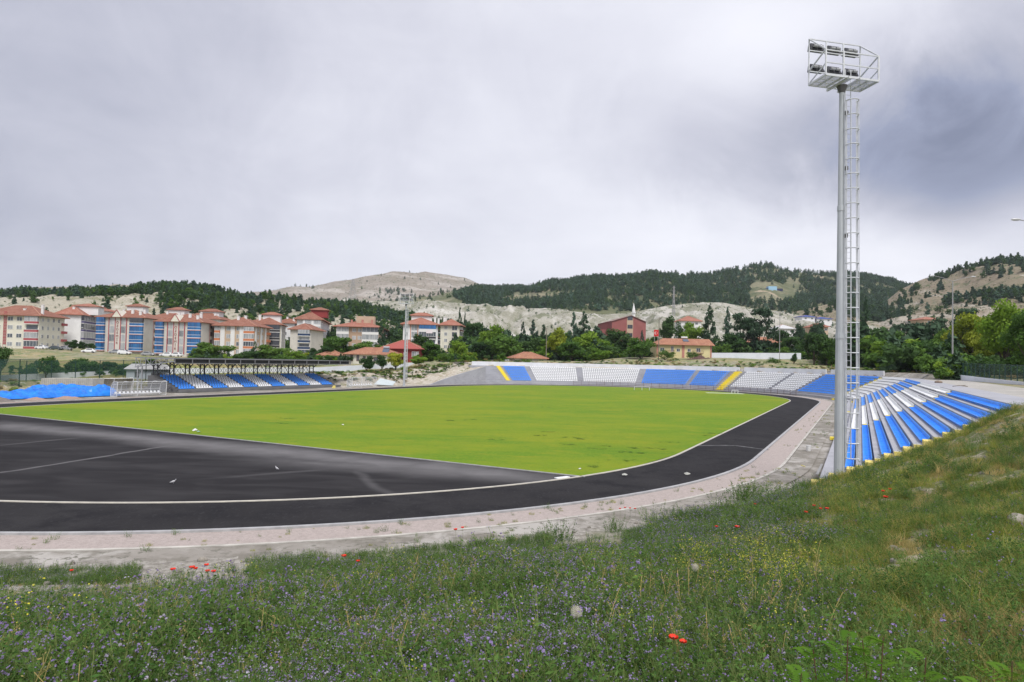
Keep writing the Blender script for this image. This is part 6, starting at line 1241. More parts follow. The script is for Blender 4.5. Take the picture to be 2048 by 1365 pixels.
# ------------------------------------------------------------------ trees one by one: label, column, foot row, top row, width, distance, kind, tone
TR = [
 ('dark tree cut by the picture edge in front of the cream block', -2, 756, 681, 44, 112, 'round', 'dark'),
 ('young yellow-green tree behind the mesh fence, alone before the dry slope', 92, 756, 712, 36, 118, 'round', 'mid'),
 ('low dark bush beside the young yellow-green tree', 64, 757, 734, 26, 122, 'airy', 'dark'),
 ('bushy green tree in the middle of the dry slope, behind the mesh fence', 172, 754, 716, 46, 126, 'round', 'mid'),
 ('dark leafy shrub left of the bushy green tree on the dry slope', 146, 755, 719, 36, 128, 'round', 'dark'),
 ('dark shrub just above the cream dugout shell', 215, 752, 723, 38, 130, 'round', 'dark'),
 ('round shrub rising over the small white hut', 262, 748, 725, 46, 134, 'round', 'dark'),
 ('small shrub at the truss end of the covered stand', 298, 742, 717, 26, 138, 'round', 'mid'),
 ('low dark shrub behind the fence near the second fence posts', 118, 757, 736, 30, 124, 'airy', 'dark'),
 ('largest of three trimmed ball trees before the white blank wall', 143, 700, 680, 23, 226, 'round', 'dark'),
 ('middle one of three trimmed ball trees before the purple balconies', 164, 701, 684, 16, 227, 'round', 'dark'),
 ('smallest of three trimmed ball trees by the first blue balcony column', 183, 702, 687, 13, 228, 'round', 'dark'),
 ('round walnut tree between the second name-bearing block and the orange banded block', 427, 724, 684, 74, 196, 'round', 'mid'),
 ('small conifer tip in front of the orange banded block', 509, 722, 687, 16, 200, 'cone', 'pine'),
 ('dark bushy tree at the foot of the orange banded block', 502, 726, 703, 44, 192, 'round', 'dark'),
 ('wide bright tree below the black glazed balconies', 545, 727, 689, 66, 198, 'round', 'mid'),
 ('yellow-green bush beside the wide bright tree under the navy balconies', 584, 728, 702, 46, 194, 'round', 'bright'),
 ('low pale shrub above the covered stand roof near its middle', 566, 730, 711, 50, 190, 'airy', 'mid'),
 ('dark round shrub at the foot of the tall white block', 625, 722, 696, 24, 222, 'round', 'dark'),
 ('olive bush under the navy parapets', 604, 728, 706, 30, 200, 'round', 'yellow'),
 ('spreading walnut beside the tall white block', 676, 722, 672, 66, 214, 'round', 'mid'),
 ('bushy tree below the tan block between its two glazed balcony columns', 730, 718, 681, 60, 220, 'round', 'mid'),
 ('pointed spruce standing before the tan block', 762, 706, 651, 27, 235, 'cone', 'pine'),
 ('small green tree between the walnut and the low tiled roof', 652, 727, 692, 36, 208, 'round', 'dark'),
 ('vine-covered dark tree overhanging the white wall before the low cream house', 733, 745, 711, 30, 168, 'round', 'dark'),
 ('dark bush against the low cream house', 764, 734, 710, 24, 176, 'round', 'dark'),
 ('autumn-tinted bush between the low cream house and the dark red house', 791, 733, 705, 38, 178, 'round', 'yellow'),
 ('low bush before the windows of the dark red house', 838, 729, 712, 32, 184, 'round', 'bright'),
 ('tall leafy tree before the white block with laundry', 842, 722, 668, 40, 214, 'round', 'dark'),
 ('wide walnut covering the foot of the laundry block', 858, 726, 684, 48, 208, 'round', 'mid'),
 ('grey-green shrub at the corner below the flower boxes', 888, 728, 706, 30, 204, 'airy', 'mid'),
 ('bright round tree below the slim cream block', 919, 726, 684, 38, 214, 'round', 'bright'),
 ('yellow shrub below the bright round tree near the wall', 938, 729, 707, 34, 208, 'round', 'yellow'),
 ('dark conifer pair top behind the slim cream block', 918, 692, 624, 17, 330, 'cone', 'pine'),
 ('second dark conifer close beside the conifer pair top', 928, 692, 632, 14, 332, 'cone', 'pine'),
 ('dark wood edge tree behind the slim cream block', 952, 702, 645, 42, 290, 'round', 'dark'),
 ('big leafy tree with bright crown where the boundary wall kinks', 984, 728, 648, 58, 236, 'round', 'bright'),
 ('broad mid green walnut before the bright crowned tree', 1008, 730, 670, 78, 226, 'round', 'mid'),
 ('dark green tree filling the gap next to the broad walnut', 966, 730, 684, 46, 228, 'round', 'dark'),
 ('tall narrow spruce over the broad walnut', 1045, 712, 652, 20, 270, 'cone', 'pine'),
 ('dense spruce over the small tiled roof', 1066, 714, 648, 34, 266, 'cone', 'blue'),
 ('dark conifer just behind the wooden pole', 1086, 714, 657, 26, 268, 'cone', 'pine'),
 ('dark rounded tree behind the small tiled roof', 1062, 722, 676, 50, 246, 'round', 'dark'),
 ('flowering yellow-green tree right behind the wooden pole', 1113, 724, 657, 44, 240, 'round', 'yellow'),
 ('slim ragged spruce beyond the flowering tree', 1146, 710, 633, 24, 300, 'cone', 'blue'),
 ('great dark spruce before the spoil mounds', 1167, 712, 632, 36, 296, 'cone', 'pine'),
 ('bright walnut below the great dark spruce', 1178, 726, 664, 56, 246, 'round', 'bright'),
 ('mid green tree with a dark stem between wooden pole and bright walnut', 1142, 727, 684, 54, 236, 'round', 'mid'),
 ('low bright hedge tree at the far lawn wall', 1200, 728, 698, 44, 232, 'round', 'bright'),
 ('round dark oak before the red dormitory', 1238, 718, 659, 58, 262, 'round', 'dark'),
 ('shrub at the foot of the round dark oak', 1216, 726, 693, 40, 240, 'round', 'dark'),
 ('ragged green tree with forked stem before the dormitory corner', 1281, 729, 676, 58, 228, 'round', 'mid'),
 ('pointed small tree over the forked stem tree', 1284, 714, 668, 18, 260, 'cone', 'blue'),
 ('garden bush by the balcony of the pale yellow house', 1330, 722, 703, 38, 224, 'airy', 'mid'),
 ('thin shrub under the patched tile roof eaves', 1384, 722, 706, 26, 224, 'airy', 'mid'),
 ('dark dense tree over the flag board', 1334, 696, 634, 38, 300, 'round', 'dark'),
 ('bare grey-brown tree before the yellow-green trees', 1358, 692, 644, 24, 288, 'airy', 'dark'),
 ('yellow-green tree behind the patched tile roof', 1386, 700, 643, 44, 284, 'round', 'bright'),
 ('tall dark cedar behind the end of the patched tile roof', 1417, 708, 621, 42, 280, 'cone', 'pine'),
 ('narrow spruce between cedar and the two umbrella pines', 1455, 704, 624, 24, 290, 'cone', 'blue'),
 ('leafy tree hiding the gable of the pale yellow house', 1462, 722, 668, 62, 246, 'round', 'dark'),
 ('left one of two large umbrella pines behind the tall white wall', 1487, 722, 626, 50, 252, 'pine', 'pine'),
 ('taller of two large umbrella pines with orange roof under it', 1521, 722, 619, 54, 250, 'pine', 'pine'),
 ('green understorey tree left of the umbrella pine trunks', 1445, 716, 690, 34, 240, 'round', 'mid'),
 ('tree behind the slim street lamp', 1562, 716, 662, 40, 262, 'pine', 'dark'),
 ('pine canopy behind the slim street lamp, lower and wider', 1585, 718, 674, 44, 256, 'round', 'dark'),
 ('upright pine to one side of the white gabled house', 1598, 700, 646, 28, 310, 'round', 'pine'),
 ('dark pine hiding part of the pinkish block', 1632, 704, 642, 32, 306, 'round', 'pine'),
 ('dark round lime tree standing on the grass at the end of the tall white wall', 1628, 735, 664, 52, 214, 'round', 'dark', .16),
 ('mid green tree crowding against the tall floodlight mast', 1655, 737, 676, 40, 212, 'round', 'mid'),
 ('small bush alone on the grass before the tall white wall', 1588, 730, 710, 14, 208, 'round', 'dark'),
 ('bushy grass-side shrub near the parapet before the tall white wall', 1546, 731, 719, 30, 200, 'airy', 'mid'),
 ('huge dark chestnut seen through the ladder cage', 1728, 742, 637, 74, 206, 'round', 'dark', .12),
 ('pointed dark conifer above the huge dark chestnut', 1730, 700, 605, 32, 250, 'cone', 'pine'),
 ('dark tree between chestnut and the wall corner', 1756, 742, 668, 40, 202, 'round', 'dark'),
 ('olive green tree above the wall corner', 1786, 738, 660, 46, 214, 'round', 'mid'),
 ('light shrub tree low behind the fence', 1836, 745, 690, 44, 178, 'round', 'bright'),
 ('mid green tree between the olive tree and light shrub tree', 1812, 742, 674, 44, 196, 'round', 'mid'),
 ('dark broad pine mass below the brown hillside', 1822, 722, 645, 66, 262, 'pine', 'pine'),
 ('dark pine with a flat top next to the double street lamp', 1868, 722, 636, 60, 258, 'pine', 'pine'),
 ('tall dark pine immediately behind the double street lamp', 1932, 730, 618, 56, 220, 'pine', 'pine'),
 ('green tree low under the double street lamp', 1870, 748, 668, 56, 160, 'round', 'mid'),
 ('leafy tree whose crown hides the foot of the double street lamp', 1898, 750, 650, 52, 150, 'round', 'mid'),
 ('golden-green locust tree beside the double street lamp', 1942, 752, 624, 78, 138, 'round', 'yellow', .2, True),
 ('small golden tree in the gap before the big bright locust', 1978, 756, 662, 60, 124, 'round', 'yellow', .2, True),
 ('big bright locust tree with the tallest crown over the fence', 2012, 760, 600, 96, 116, 'round', 'bright', .2, True),
 ('dark leafy locust partly beyond the picture edge', 2064, 764, 618, 90, 104, 'round', 'mid', .22, True),
]
for t in TR:
    lab, u, vb, vt, w, D, kd, tn = t[:8]
    if 'left one of' in lab: lab = 'lower of two large umbrella pines behind the tall white wall'
    if 'shrub left of' in lab: lab = 'dark leafy shrub nestled against the bushy green tree on the dry slope'
    if kd == 'cone': w *= 1.15
    vt -= 2
    tree(lab, u, vb, vt-(2 if u > 900 else 0), w*(1.2 if kd != 'cone' else 1.05), D, kd, tn, trunk=t[8] if len(t) > 8 else (.1 if kd in ('round', 'airy') and vb-vt < 45 else .2), big=(t[9] if len(t) > 9 else False))
# hedges, shrubs and understorey that nobody could count
def hedge():
    g = np.random.default_rng(77); pts = []; sc = []
    for (u0, u1, D0, D1, n, h0, h1) in ((380, 700, 186, 215, 150, 1.4, 3.2), (640, 1010, 195, 240, 170, 1.5, 4), (900, 1210, 236, 300, 240, 3, 8), (1180, 1310, 236, 262, 110, 1.6, 4.5), (1430, 1660, 240, 300, 200, 3, 7), (1640, 1860, 208, 262, 170, 3, 8), (1780, 2150, 135, 240, 360, 4, 9), (1850, 2200, 105, 135, 110, 2, 5), (930, 1210, 245, 330, 160, 6, 11), (1700, 2150, 180, 300, 160, 7, 13), (20, 330, 122, 136, 80, .9, 2.2), (950, 1230, 300, 380, 120, 4, 8), (1300, 1450, 262, 320, 100, 3, 7), (690, 960, 300, 380, 200, 4, 8), (420, 690, 290, 380, 150, 4, 8)):
        for i in range(n):
            u = g.uniform(u0, u1); D = g.uniform(D0, D1); x = (u-1024)/FPX*D; pts.append((x, D)); sc.append(g.uniform(h0, h1))
    pts = np.array(pts); z = GH(pts[:, 0], pts[:, 1]); P = np.column_stack([pts, z-.15*np.array(sc)]); sc = np.array(sc); n = len(sc)
    rot = np.zeros((n, 3)); rot[:, 2] = g.random(n)*6.28; w = sc*(1.1+.6*g.random(n))
    instancer('undergrowth', P, rot, np.stack([w, w, sc*1.15], 1), [src('b', miniround(61, 500, 'dark')), src('b', miniround(62, 500, 'mid')), src('b', miniround(63, 500, 'mid')), src('b', miniround(64, 500, 'bright')), src('b', minipine(65, 420, 'pine', .4))], 'hedges and undergrowth filling the gaps between the trees', 'undergrowth', 9)
    # tufts and low weeds on the rubble bank, lawn behind the parapet and the apron edges
    pts = []; sc = []
    def zone(n, f, h0, h1):
        for i in range(n): pts.append(f()); sc.append(g.uniform(h0, h1))
    zone(420, lambda: ring(g.uniform(59, 76), g.uniform(22, 152))[:2], .3, 1.0)
    zone(200, lambda: T(-g.uniform(52, 67), g.uniform(-20, 12))[:2], .3, .9); zone(240, lambda: ring(g.uniform(54, 64), g.uniform(150, 182))[:2], .3, 1.0)
    zone(60, lambda: T(-g.uniform(61, 66), g.uniform(-95, -60))[:2], .3, .9)
    zone(160, lambda: T(g.uniform(68, 100), g.uniform(-60, 60))[:2], .3, 1.2)
    pts = np.array(pts); sc = np.array(sc); n = len(sc); P = np.column_stack([pts, GH(pts[:, 0], pts[:, 1])-.05]); rot = np.zeros((n, 3)); rot[:, 2] = g.random(n)*6.28; w = sc*(1.6+1.5*g.random(n))
    LM['straw'] = leafmat('leaf_straw', (.22, .19, .07), (.30, .22, .10))
    instancer('bank_weeds', P, rot, np.stack([w, w, sc], 1), [src('b', miniround(71, 260, 'mid')), src('b', miniround(72, 260, 'dark')), src('b', miniround(73, 260, 'straw')), src('b', miniround(74, 220, 'bright'))], 'low weeds on the rubble bank and on the grass behind the parapet', 'weeds', 10)
hedge()

# ------------------------------------------------------------------ the weedy bank in the foreground
WM = {'stem': leafmat('weed_stem', (.11, .18, .045), (.20, .23, .085), rnd=.2, sc=3), 'leaf': leafmat('weed_leaf', (.060, .15, .028), (.13, .225, .050), rnd=.3, sc=3), 'purple': mat('petal_purple', (.15, .10, .27), (.24, .19, .33), sc=9, rough=.7, rnd=.25),
      'lilac': mat('petal_lilac', (.34, .32, .38), (.24, .21, .31), sc=9, rough=.7, rnd=.2), 'yellowp': mat('petal_yellow', (.55, .52, .03), (.45, .45, .05), sc=9, rough=.7, rnd=.15), 'straw': leafmat('grass_straw', (.40, .33, .12), (.52, .41, .18), rnd=.25, sc=3), 'gr': leafmat('grass_green', (.16, .24, .030), (.30, .33, .055), rnd=.3, sc=3),
      'red': mat('petal_red', (.72, .035, .008), (.60, .02, .005), sc=9, rough=.6)}
def bladequads(g, n, r, h0, h1, w, lean=.5, curve=.3, seg=3):
    """n grass blades / stems as tapering strips"""
    V = []; F = []
    for i in range(n):
        a = g.random()*6.28; q = r*math.sqrt(g.random()); b = np.array([q*math.cos(a), q*math.sin(a), 0]); h = g.uniform(h0, h1); da = g.random()*6.28; L = g.random()*lean*h; dr = np.array([math.cos(da), math.sin(da), 0]); sd = np.array([-dr[1], dr[0], 0]); a2 = g.random()*3.14; sd = np.array([math.cos(a2), math.sin(a2), 0])
        k0 = len(V)
        for s in range(seg+1):
            t = s/seg; p = b+dr*L*(t**1.7)+np.array([0, 0, h*(t-curve*.3*t*t)]); ww = w*(1-t*.9); V.append(p-sd*ww); V.append(p+sd*ww)
        F += [(k0+2*s, k0+2*s+1, k0+2*s+3, k0+2*s+2) for s in range(seg)]
    return V, F
def weedclump(seed, kind):
    g = np.random.default_rng(seed); mb = MB()
    def leaf(p, s, d=None, up=.3):
        d = d if d is not None else g.normal(size=3); d[2] = abs(d[2])*.5+up*g.random(); d = d/np.linalg.norm(d); t = np.cross(d, g.normal(size=3)); t /= np.linalg.norm(t); mb.add([p, p+d*s*.5+t*s*.2, p+d*s, p+d*s*.5-t*s*.2], [(0, 1, 2, 3)])
    def bloom(p, s, n=5):
        for k in range(n):
            d = g.normal(size=3); d[2] = abs(d[2])+.2; d /= np.linalg.norm(d); t = np.cross(d, g.normal(size=3)); t /= np.linalg.norm(t); b = np.cross(d, t); c = p+d*s*.55; mb.add([c-t*s*.5, c-b*s*.5, c+t*s*.5, c+b*s*.5], [(0, 1, 2, 3)])
    if kind in ('purple', 'green', 'yellow', 'lilac'):
        n = {'purple': 13, 'green': 13, 'yellow': 9, 'lilac': 12}[kind]
        for i in range(n):
            a = g.random()*6.28; q = .17*math.sqrt(g.random()); b = np.array([q*math.cos(a), q*math.sin(a), -.03]); h = g.uniform(.18, .46)*(1.25 if kind == 'yellow' else 1); da = a+g.normal()*.6; L = g.uniform(.05, .45)*h; dr = np.array([math.cos(da), math.sin(da), 0]); top = b+dr*L+[0, 0, h]
            mb.cm = 0; a2 = g.random()*3.14; sd = np.array([math.cos(a2), math.sin(a2), 0])*.0028; mid = b+dr*L*.35+[0, 0, h*.55]
            mb.add([b-sd, b+sd, mid+sd*.8, mid-sd*.8, top+sd*.5, top-sd*.5], [(0, 1, 2, 3), (3, 2, 4, 5)])
            mb.cm = 1
            for k in range(13 if kind != 'yellow' else 8):
                t = g.uniform(.08, .97); p = b+(mid-b)*min(1, t/.55) if t < .55 else mid+(top-mid)*(t-.55)/.45; leaf(p, g.uniform(.018, .042)*(1.3-.5*t))
            # side twigs
            for k in range(2):
                t = g.uniform(.4, .85); p = b+(top-b)*t; e = p+np.array([g.normal()*.06, g.normal()*.06, g.uniform(.03, .1)]); mb.cm = 0; mb.add([p-sd*.6, p+sd*.6, e+sd*.3, e-sd*.3], [(0, 1, 2, 3)]); mb.cm = 1
                for _ in range(4): leaf(p+(e-p)*g.random(), g.uniform(.015, .03))
                if kind != 'green' and g.random() < .38: mb.cm = 2; bloom(e, g.uniform(.006, .010), 4)
            if kind != 'green' and g.random() < (.9 if kind == 'yellow' else .62):
                mb.cm = 2
                if kind == 'yellow':
                    for _ in range(5): bloom(top+g.normal(size=3)*[.03, .03, .03], .0095, 3)
                else:
                    for _ in range(3): bloom(top+g.normal(size=3)*.010, g.uniform(.007, .0125), 4)
        return mb.build('weed', [WM['stem'], WM['leaf'], {'purple': WM['purple'], 'lilac': WM['lilac'], 'yellow': WM['yellowp'], 'green': WM['leaf']}[kind]])
    if kind == 'stalk':
        for i in range(5):
            a = g.random()*6.28; b = np.array([.15*math.cos(a), .15*math.sin(a), -.02]); h = g.uniform(.45, .85); dr = np.array([math.cos(a+g.normal()), math.sin(a), 0])*g.uniform(.1, .5)*h; a2 = g.random()*3.14; sd = np.array([math.cos(a2), math.sin(a2), 0])*.0035; prev = b; mb.cm = 0 if i % 2 else 1
            for s in range(1, 7): t = s/6; q = b+dr*t**1.8+[0, 0, h*(t-.15*t*t)]; mb.add([prev-sd, prev+sd, q+sd*.85, q-sd*.85], [(0, 1, 2, 3)]); prev = q
            for k in range(9): t = g.uniform(.3, 1); q = b+dr*t**1.8+[0, 0, h*(t-.15*t*t)]; e = q+g.normal(size=3)*[.04, .04, .02]+[0, 0, .04]; mb.add([q-sd*.5, q+sd*.5, e+sd*.3, e-sd*.3], [(0, 1, 2, 3)]); leaf(e, g.uniform(.012, .03)); leaf(e, .015)
        return mb.build('stalk', [WM['stem'], WM['straw']])
    if kind in ('grass', 'straw', 'mixed'):
        V, F = bladequads(g, 60, .17, .07, .24, .0035, .8); mb.cm = 0 if kind != 'straw' else 1; mb.add(V, F)
        V, F = bladequads(g, 26, .17, .08, .26, .0028, 1.1); mb.cm = 1; mb.add(V, F)
        mb.cm = 2
        for k in range(36): a = g.random()*6.28; q = .18*math.sqrt(g.random()); leaf(np.array([q*math.cos(a), q*math.sin(a), g.uniform(0, .10)]), g.uniform(.015, .035))
        return mb.build('tuft', [WM['gr'], WM['straw'], WM['leaf']])
def bladesrc(seed, kind):
    o = weedclump(seed, kind); me = o.data; bpy.data.objects.remove(o); return src('weed_'+kind, me)
def zone_of(U, V, x, y):
    """how strongly a point of the bank carries flowering weeds (0 = short dry grass)"""
    edge = 1560+(V-1050)*.30
    return 1-sm(U+fbm(x*.5, y*.5, 3, 51)*170, edge-60, edge+110)
def meadow():
    g = np.random.default_rng(5); N = 60000
    a = g.uniform(-.80, .80, N); r = 1.1+(30-1.1)*g.random(N)**.72; x = np.sin(a)*r; y = np.cos(a)*r; d, ph, tx, ty = sdist(x, y); z = GH(x, y)
    P = np.column_stack([x, y, z]); U, V = proj(P)
    N2 = 9000; a2 = g.uniform(.30, .74, N2); r2 = g.uniform(27, 46, N2); x = np.concatenate([x, np.sin(a2)*r2]); y = np.concatenate([y, np.cos(a2)*r2]); r = np.concatenate([r, r2]); N += N2
    d, ph, tx, ty = sdist(x, y); z = GH(x, y); P = np.column_stack([x, y, z]); U, V = proj(P)
    ok = (d > .1) & ((d > 1.1) | (U < 280) | ((U > 500) & (U < 1100))) & (ty < -90.6) & (U > -120) & (U < 2170) & (V < 1500)
    # right part: also the level ground beyond the stand end
    zn = zone_of(U, V, x, y)
    # bare rubble strip by the gravel at the left, and thin cover on its lip
    lipn = fbm(x*.7, y*.7, 3, 6)*2.0
    upper = d-2.2-lipn*.7
    bare_left = (U < 1250) & (d < np.where(U < 640, 6.2, 4.2)+lipn)
    pr_ = np.where(bare_left, .06, 1.0)
    weedpatch = (U < 250+lipn*90) & (d > .2) & (d < 2.2); pr_ = np.where(weedpatch, .9, pr_)
    pr_ = np.where((U > 500) & (U < 1100) & (d < 3.6) & (d > .1), .55, pr_)
    near = np.clip(1.15-r*.012, .5, 1)
    # dry zone: bare patches
    bp = fbm(x*.9, y*.9, 4, 33); pr_ = np.where(zn < .5, pr_*np.where(bp > .13, .10, np.where(bp > .0, .55, 1.)), pr_)
    keep = ok & (g.random(N) < pr_*near); x, y, z, U, V, d, r, zn = [q[keep] for q in (x, y, z, U, V, d, r, zn)]; n = len(x)
    pn = fbm(x*.55, y*.55, 4, 61); yn = fbm(x*.8+9, y*.8, 3, 62); rd = g.random(n)
    kind = np.where(zn > rd, np.where(pn > .02, np.where(g.random(n) < .24, 3, np.where(g.random(n) < .30, 1, 0)), np.where(g.random(n) < .22, 0, 1)), np.where(yn > .22, 5, 4))
    # yellow mustard drifts
    ymask = (((U-1520)/150)**2+((V-1165)/65)**2 < 1) | (((U-1740)/120)**2+((V-985)/30)**2 < 1) | (((U-1200)/160)**2+((V-1045)/26)**2 < .6)
    kind = np.where(ymask & (g.random(n) < .13), 2, kind); kind = np.where((zn > .5) & (g.random(n) < .006), 2, kind); kind = np.where((zn > .5) & (g.random(n) < .05), 5, kind)
    kind = np.where((zn < .5) & (g.random(n) < .26), np.where(g.random(n) < .10, 0, 1), kind)
    defs = {0: ('purple_wildflowers', [bladesrc(s, 'purple') for s in (1, 2, 3, 4)], 'dense purple-flowering weeds covering the near bank', 'wildflowers'), 3: ('lilac_wildflowers', [bladesrc(s, 'lilac') for s in (5, 6, 7)], 'pale lilac flowering weeds mixed into the purple ones', 'wildflowers'),
            1: ('green_weeds', [bladesrc(s, 'green') for s in (8, 9, 10)], 'leafy green weeds between the flowering ones', 'weeds'), 2: ('yellow_wildflowers', [bladesrc(s, 'yellow') for s in (11, 12)], 'thin stems with small yellow mustard flowers', 'wildflowers'),
            4: ('short_grass', [bladesrc(s, 'grass') for s in (13, 14, 15)], 'short green and straw grass on the drier side of the bank', 'grass'), 5: ('dry_grass', [bladesrc(s, 'straw') for s in (16, 17)], 'straw-coloured dry grass patches on the bank', 'grass')}
    for k, (nm, srcs, lab, cat) in defs.items():
        m = kind == k; c = int(m.sum()); rot = np.zeros((c, 3)); rot[:, 2] = g.random(c)*6.28; rot[:, 0] = g.normal(size=c)*.10; rot[:, 1] = g.normal(size=c)*.10
        s = g.uniform(.65, 1.25, c)*(1+.55*fbm(x[m]*.55, y[m]*.55, 3, 71))*np.where(g.random(c) < .05, 1.5, 1.); s = s*np.where(zn[m] < .5, .85, 1.); s = s*np.where(U[m] < 1300, .48+.52*sm(d[m], 4, 11), .8)
        s = s*(1+.012*r[m]); sxy = s*1.15
        instancer(nm, np.column_stack([x[m], y[m], z[m]]), rot, np.stack([sxy, sxy, s], 1), srcs, lab, cat, 100+k)
    m = (g.random(n) < .022) & (r < 17) & (zn > .4); c = int(m.sum()); rot = np.zeros((c, 3)); rot[:, 2] = g.random(c)*6.28; s = g.uniform(.7, 1.15, c)
    instancer('tall_stalks', np.column_stack([x[m], y[m], z[m]]), rot, np.stack([s, s, s], 1), [bladesrc(q, 'stalk') for q in (51, 52, 53)], 'wiry half dry stalks standing above the flowering weeds', 'weeds', 140)
meadow()
# taller plants poking above the lip of the bank
def bushes():
    g = np.random.default_rng(15); pts = []; sc = []
    for u, D, h in ((10, 21.6, .35), (40, 21.8, .4), (70, 21.7, .4), (110, 21.7, .45), (150, 21.8, .45), (185, 21.9, .5), (215, 21.8, .45), (245, 21.9, .42), (560, 23.0, .45), (640, 23.4, .4), (690, 23.6, .45), (770, 24.2, .5), (1050, 26.5, .5), (1090, 27, .45), (690, 24.2, .4), (730, 24.6, .45), (860, 25, .45), (930, 25.6, .5), (100, 24.5, .55), (60, 24.3, .5), (130, 24.6, .6), (190, 24.4, .75), (200, 24.8, .9), (240, 24.5, .55), (20, 24.4, .45), (585, 22.8, .6), (755, 24, .5), (810, 24.4, .7), (900, 26, .5), (995, 27, .6), (960, 26.5, .5), (1130, 23.5, .8), (1400, 31.5, .9), (1440, 31.8, 1.1), (1480, 32.0, 1.2), (1520, 32.5, 1.1), (1560, 32.8, .8), (1420, 30.6, .8), (1500, 31, 1.0), (1600, 32.4, .8), (1740, 27, .9), (1690, 28.5, .6), (1860, 24, 1.0), (1835, 23.6, .7), (1640, 31, .7), (1300, 27, .6), (1230, 25.6, .6), (1350, 29, .6)):
        for k in range(5):
            uu = u+g.normal()*14; dd = D+g.normal()*.4; x = (uu-1024)/FPX*dd; pts.append((x, dd)); sc.append(h*g.uniform(.7, 1.15))
    pts = np.array(pts); sc = np.array(sc); d, ph, tx, ty = sdist(pts[:, 0], pts[:, 1]); ok = (d > -.2) & (ty < -90.8); pts = pts[ok]; sc = sc[ok]; n = len(sc); P = np.column_stack([pts, GH(pts[:, 0], pts[:, 1])]); rot = np.zeros((n, 3)); rot[:, 2] = g.random(n)*6.28
    w = sc*2.4; instancer('tall_weeds', P, rot, np.stack([w, w, w], 1), [bladesrc(s, k) for s, k in ((31, 'green'), (32, 'green'), (33, 'purple'), (34, 'green'))], 'taller bushy weeds along the upper lip of the bank', 'weeds', 12)
bushes()
def seat_on_bank(u, v):                # where the line of sight through a photo pixel meets the bank
    r = ray(u, v); t = np.linspace(1.5, 60, 4000); X = r[0]*t; Y = r[1]*t; Z = EYE+r[2]*t; G = GH(X, Y); k = np.argmax(Z < G); return np.array([X[k], Y[k], G[k]]), t[k]
# stones
def stone(label, u, v, s, m, seed):
    p, _ = seat_on_bank(u, v); nu, nv = 14, 9; a = np.linspace(0, 2*math.pi, nu)[:, None]; b = np.linspace(0, math.pi, nv)[None, :]; k = 1+.35*fbm(np.cos(a)*np.sin(b)*1.6+seed, np.sin(a)*np.sin(b)*1.6+np.cos(b), 3, seed)
    P = np.stack([p[0]+s*k*np.cos(a)*np.sin(b), p[1]+s*.8*k*np.sin(a)*np.sin(b), p[2]+s*.18+s*.6*k*np.cos(b)+0*a], -1).reshape(-1, 3); o = gridmesh('stone', P, nu, nv, m, smooth=True); tag(o, label, 'stone')
rockm = mat('pale_stone', (.36, .33, .29), (.24, .22, .19), sc=9, rough=.9, bump=1)
stone('large pale rounded stone on the dry grass at the picture edge', 2034, 1046, .22, rockm, 3)
for i, (u, v, s, l) in enumerate(((1960, 1028, .14, 'flat grey stone uphill of the large pale one'), (1985, 1135, .10, 'small pale stone in the dry grass below the large one'), (1905, 1090, .13, 'half buried grey stone in a bare patch'), (1540, 1232, .055, 'small white chip of stone among the grass above the sapling'), (1118, 1058, .0, ''), (700, 1118, .13, 'pale slab piece in the rubble strip under the gravel'), (835, 1094, .16, 'white stone at the end of the low kerb weeds'), (405, 1122, .16, 'grey stone in the rubble strip near the red poppies'))):
    if s: stone(l, u, v, s, rockm, 20+i)
def rubble():                          # loose stones of the bare strip
    g = np.random.default_rng(21); N = 2600; a = g.uniform(-.75, .75, N); r = g.uniform(16, 34, N); x = np.sin(a)*r; y = np.cos(a)*r; d, ph, tx, ty = sdist(x, y); k = (d > -.6) & (d < 4.6) & (ty < -91) & (g.random(N) < .8); x, y = x[k], y[k]; z = GH(x, y)
    a2 = g.uniform(.45, .72, 900); r2 = g.uniform(3, 26, 900); x2 = np.sin(a2)*r2; y2 = np.cos(a2)*r2; d2 = sdist(x2, y2); k2 = (d2[0] > 4) & (d2[3] < -91) & (fbm(x2*.9, y2*.9, 4, 33) > .1); x = np.concatenate([x, x2[k2]]); y = np.concatenate([y, y2[k2]]); z = GH(x, y); n = len(x)
    ss = []
    for i in range(3):
        mb = MB(); mb.sphere((0, 0, .3), 1, 7, 5, (1, .8, .6)); gg = np.random.default_rng(50+i); mb.v = [tuple(np.array(v)*(1+.25*gg.normal()*.5)) for v in mb.v]; o = mb.build('pebble', rockm); me = o.data; bpy.data.objects.remove(o); ss.append(src('pebble', me))
    s = .015+.10*g.random(n)**4; rot = g.random((n, 3))*[.4, .4, 6.28]; instancer('rubble', np.column_stack([x, y, z]), rot, np.stack([s, s, s], 1), ss, 'loose pale stones scattered over the rubble strip and bare patches', 'rubble', 3)
rubble()
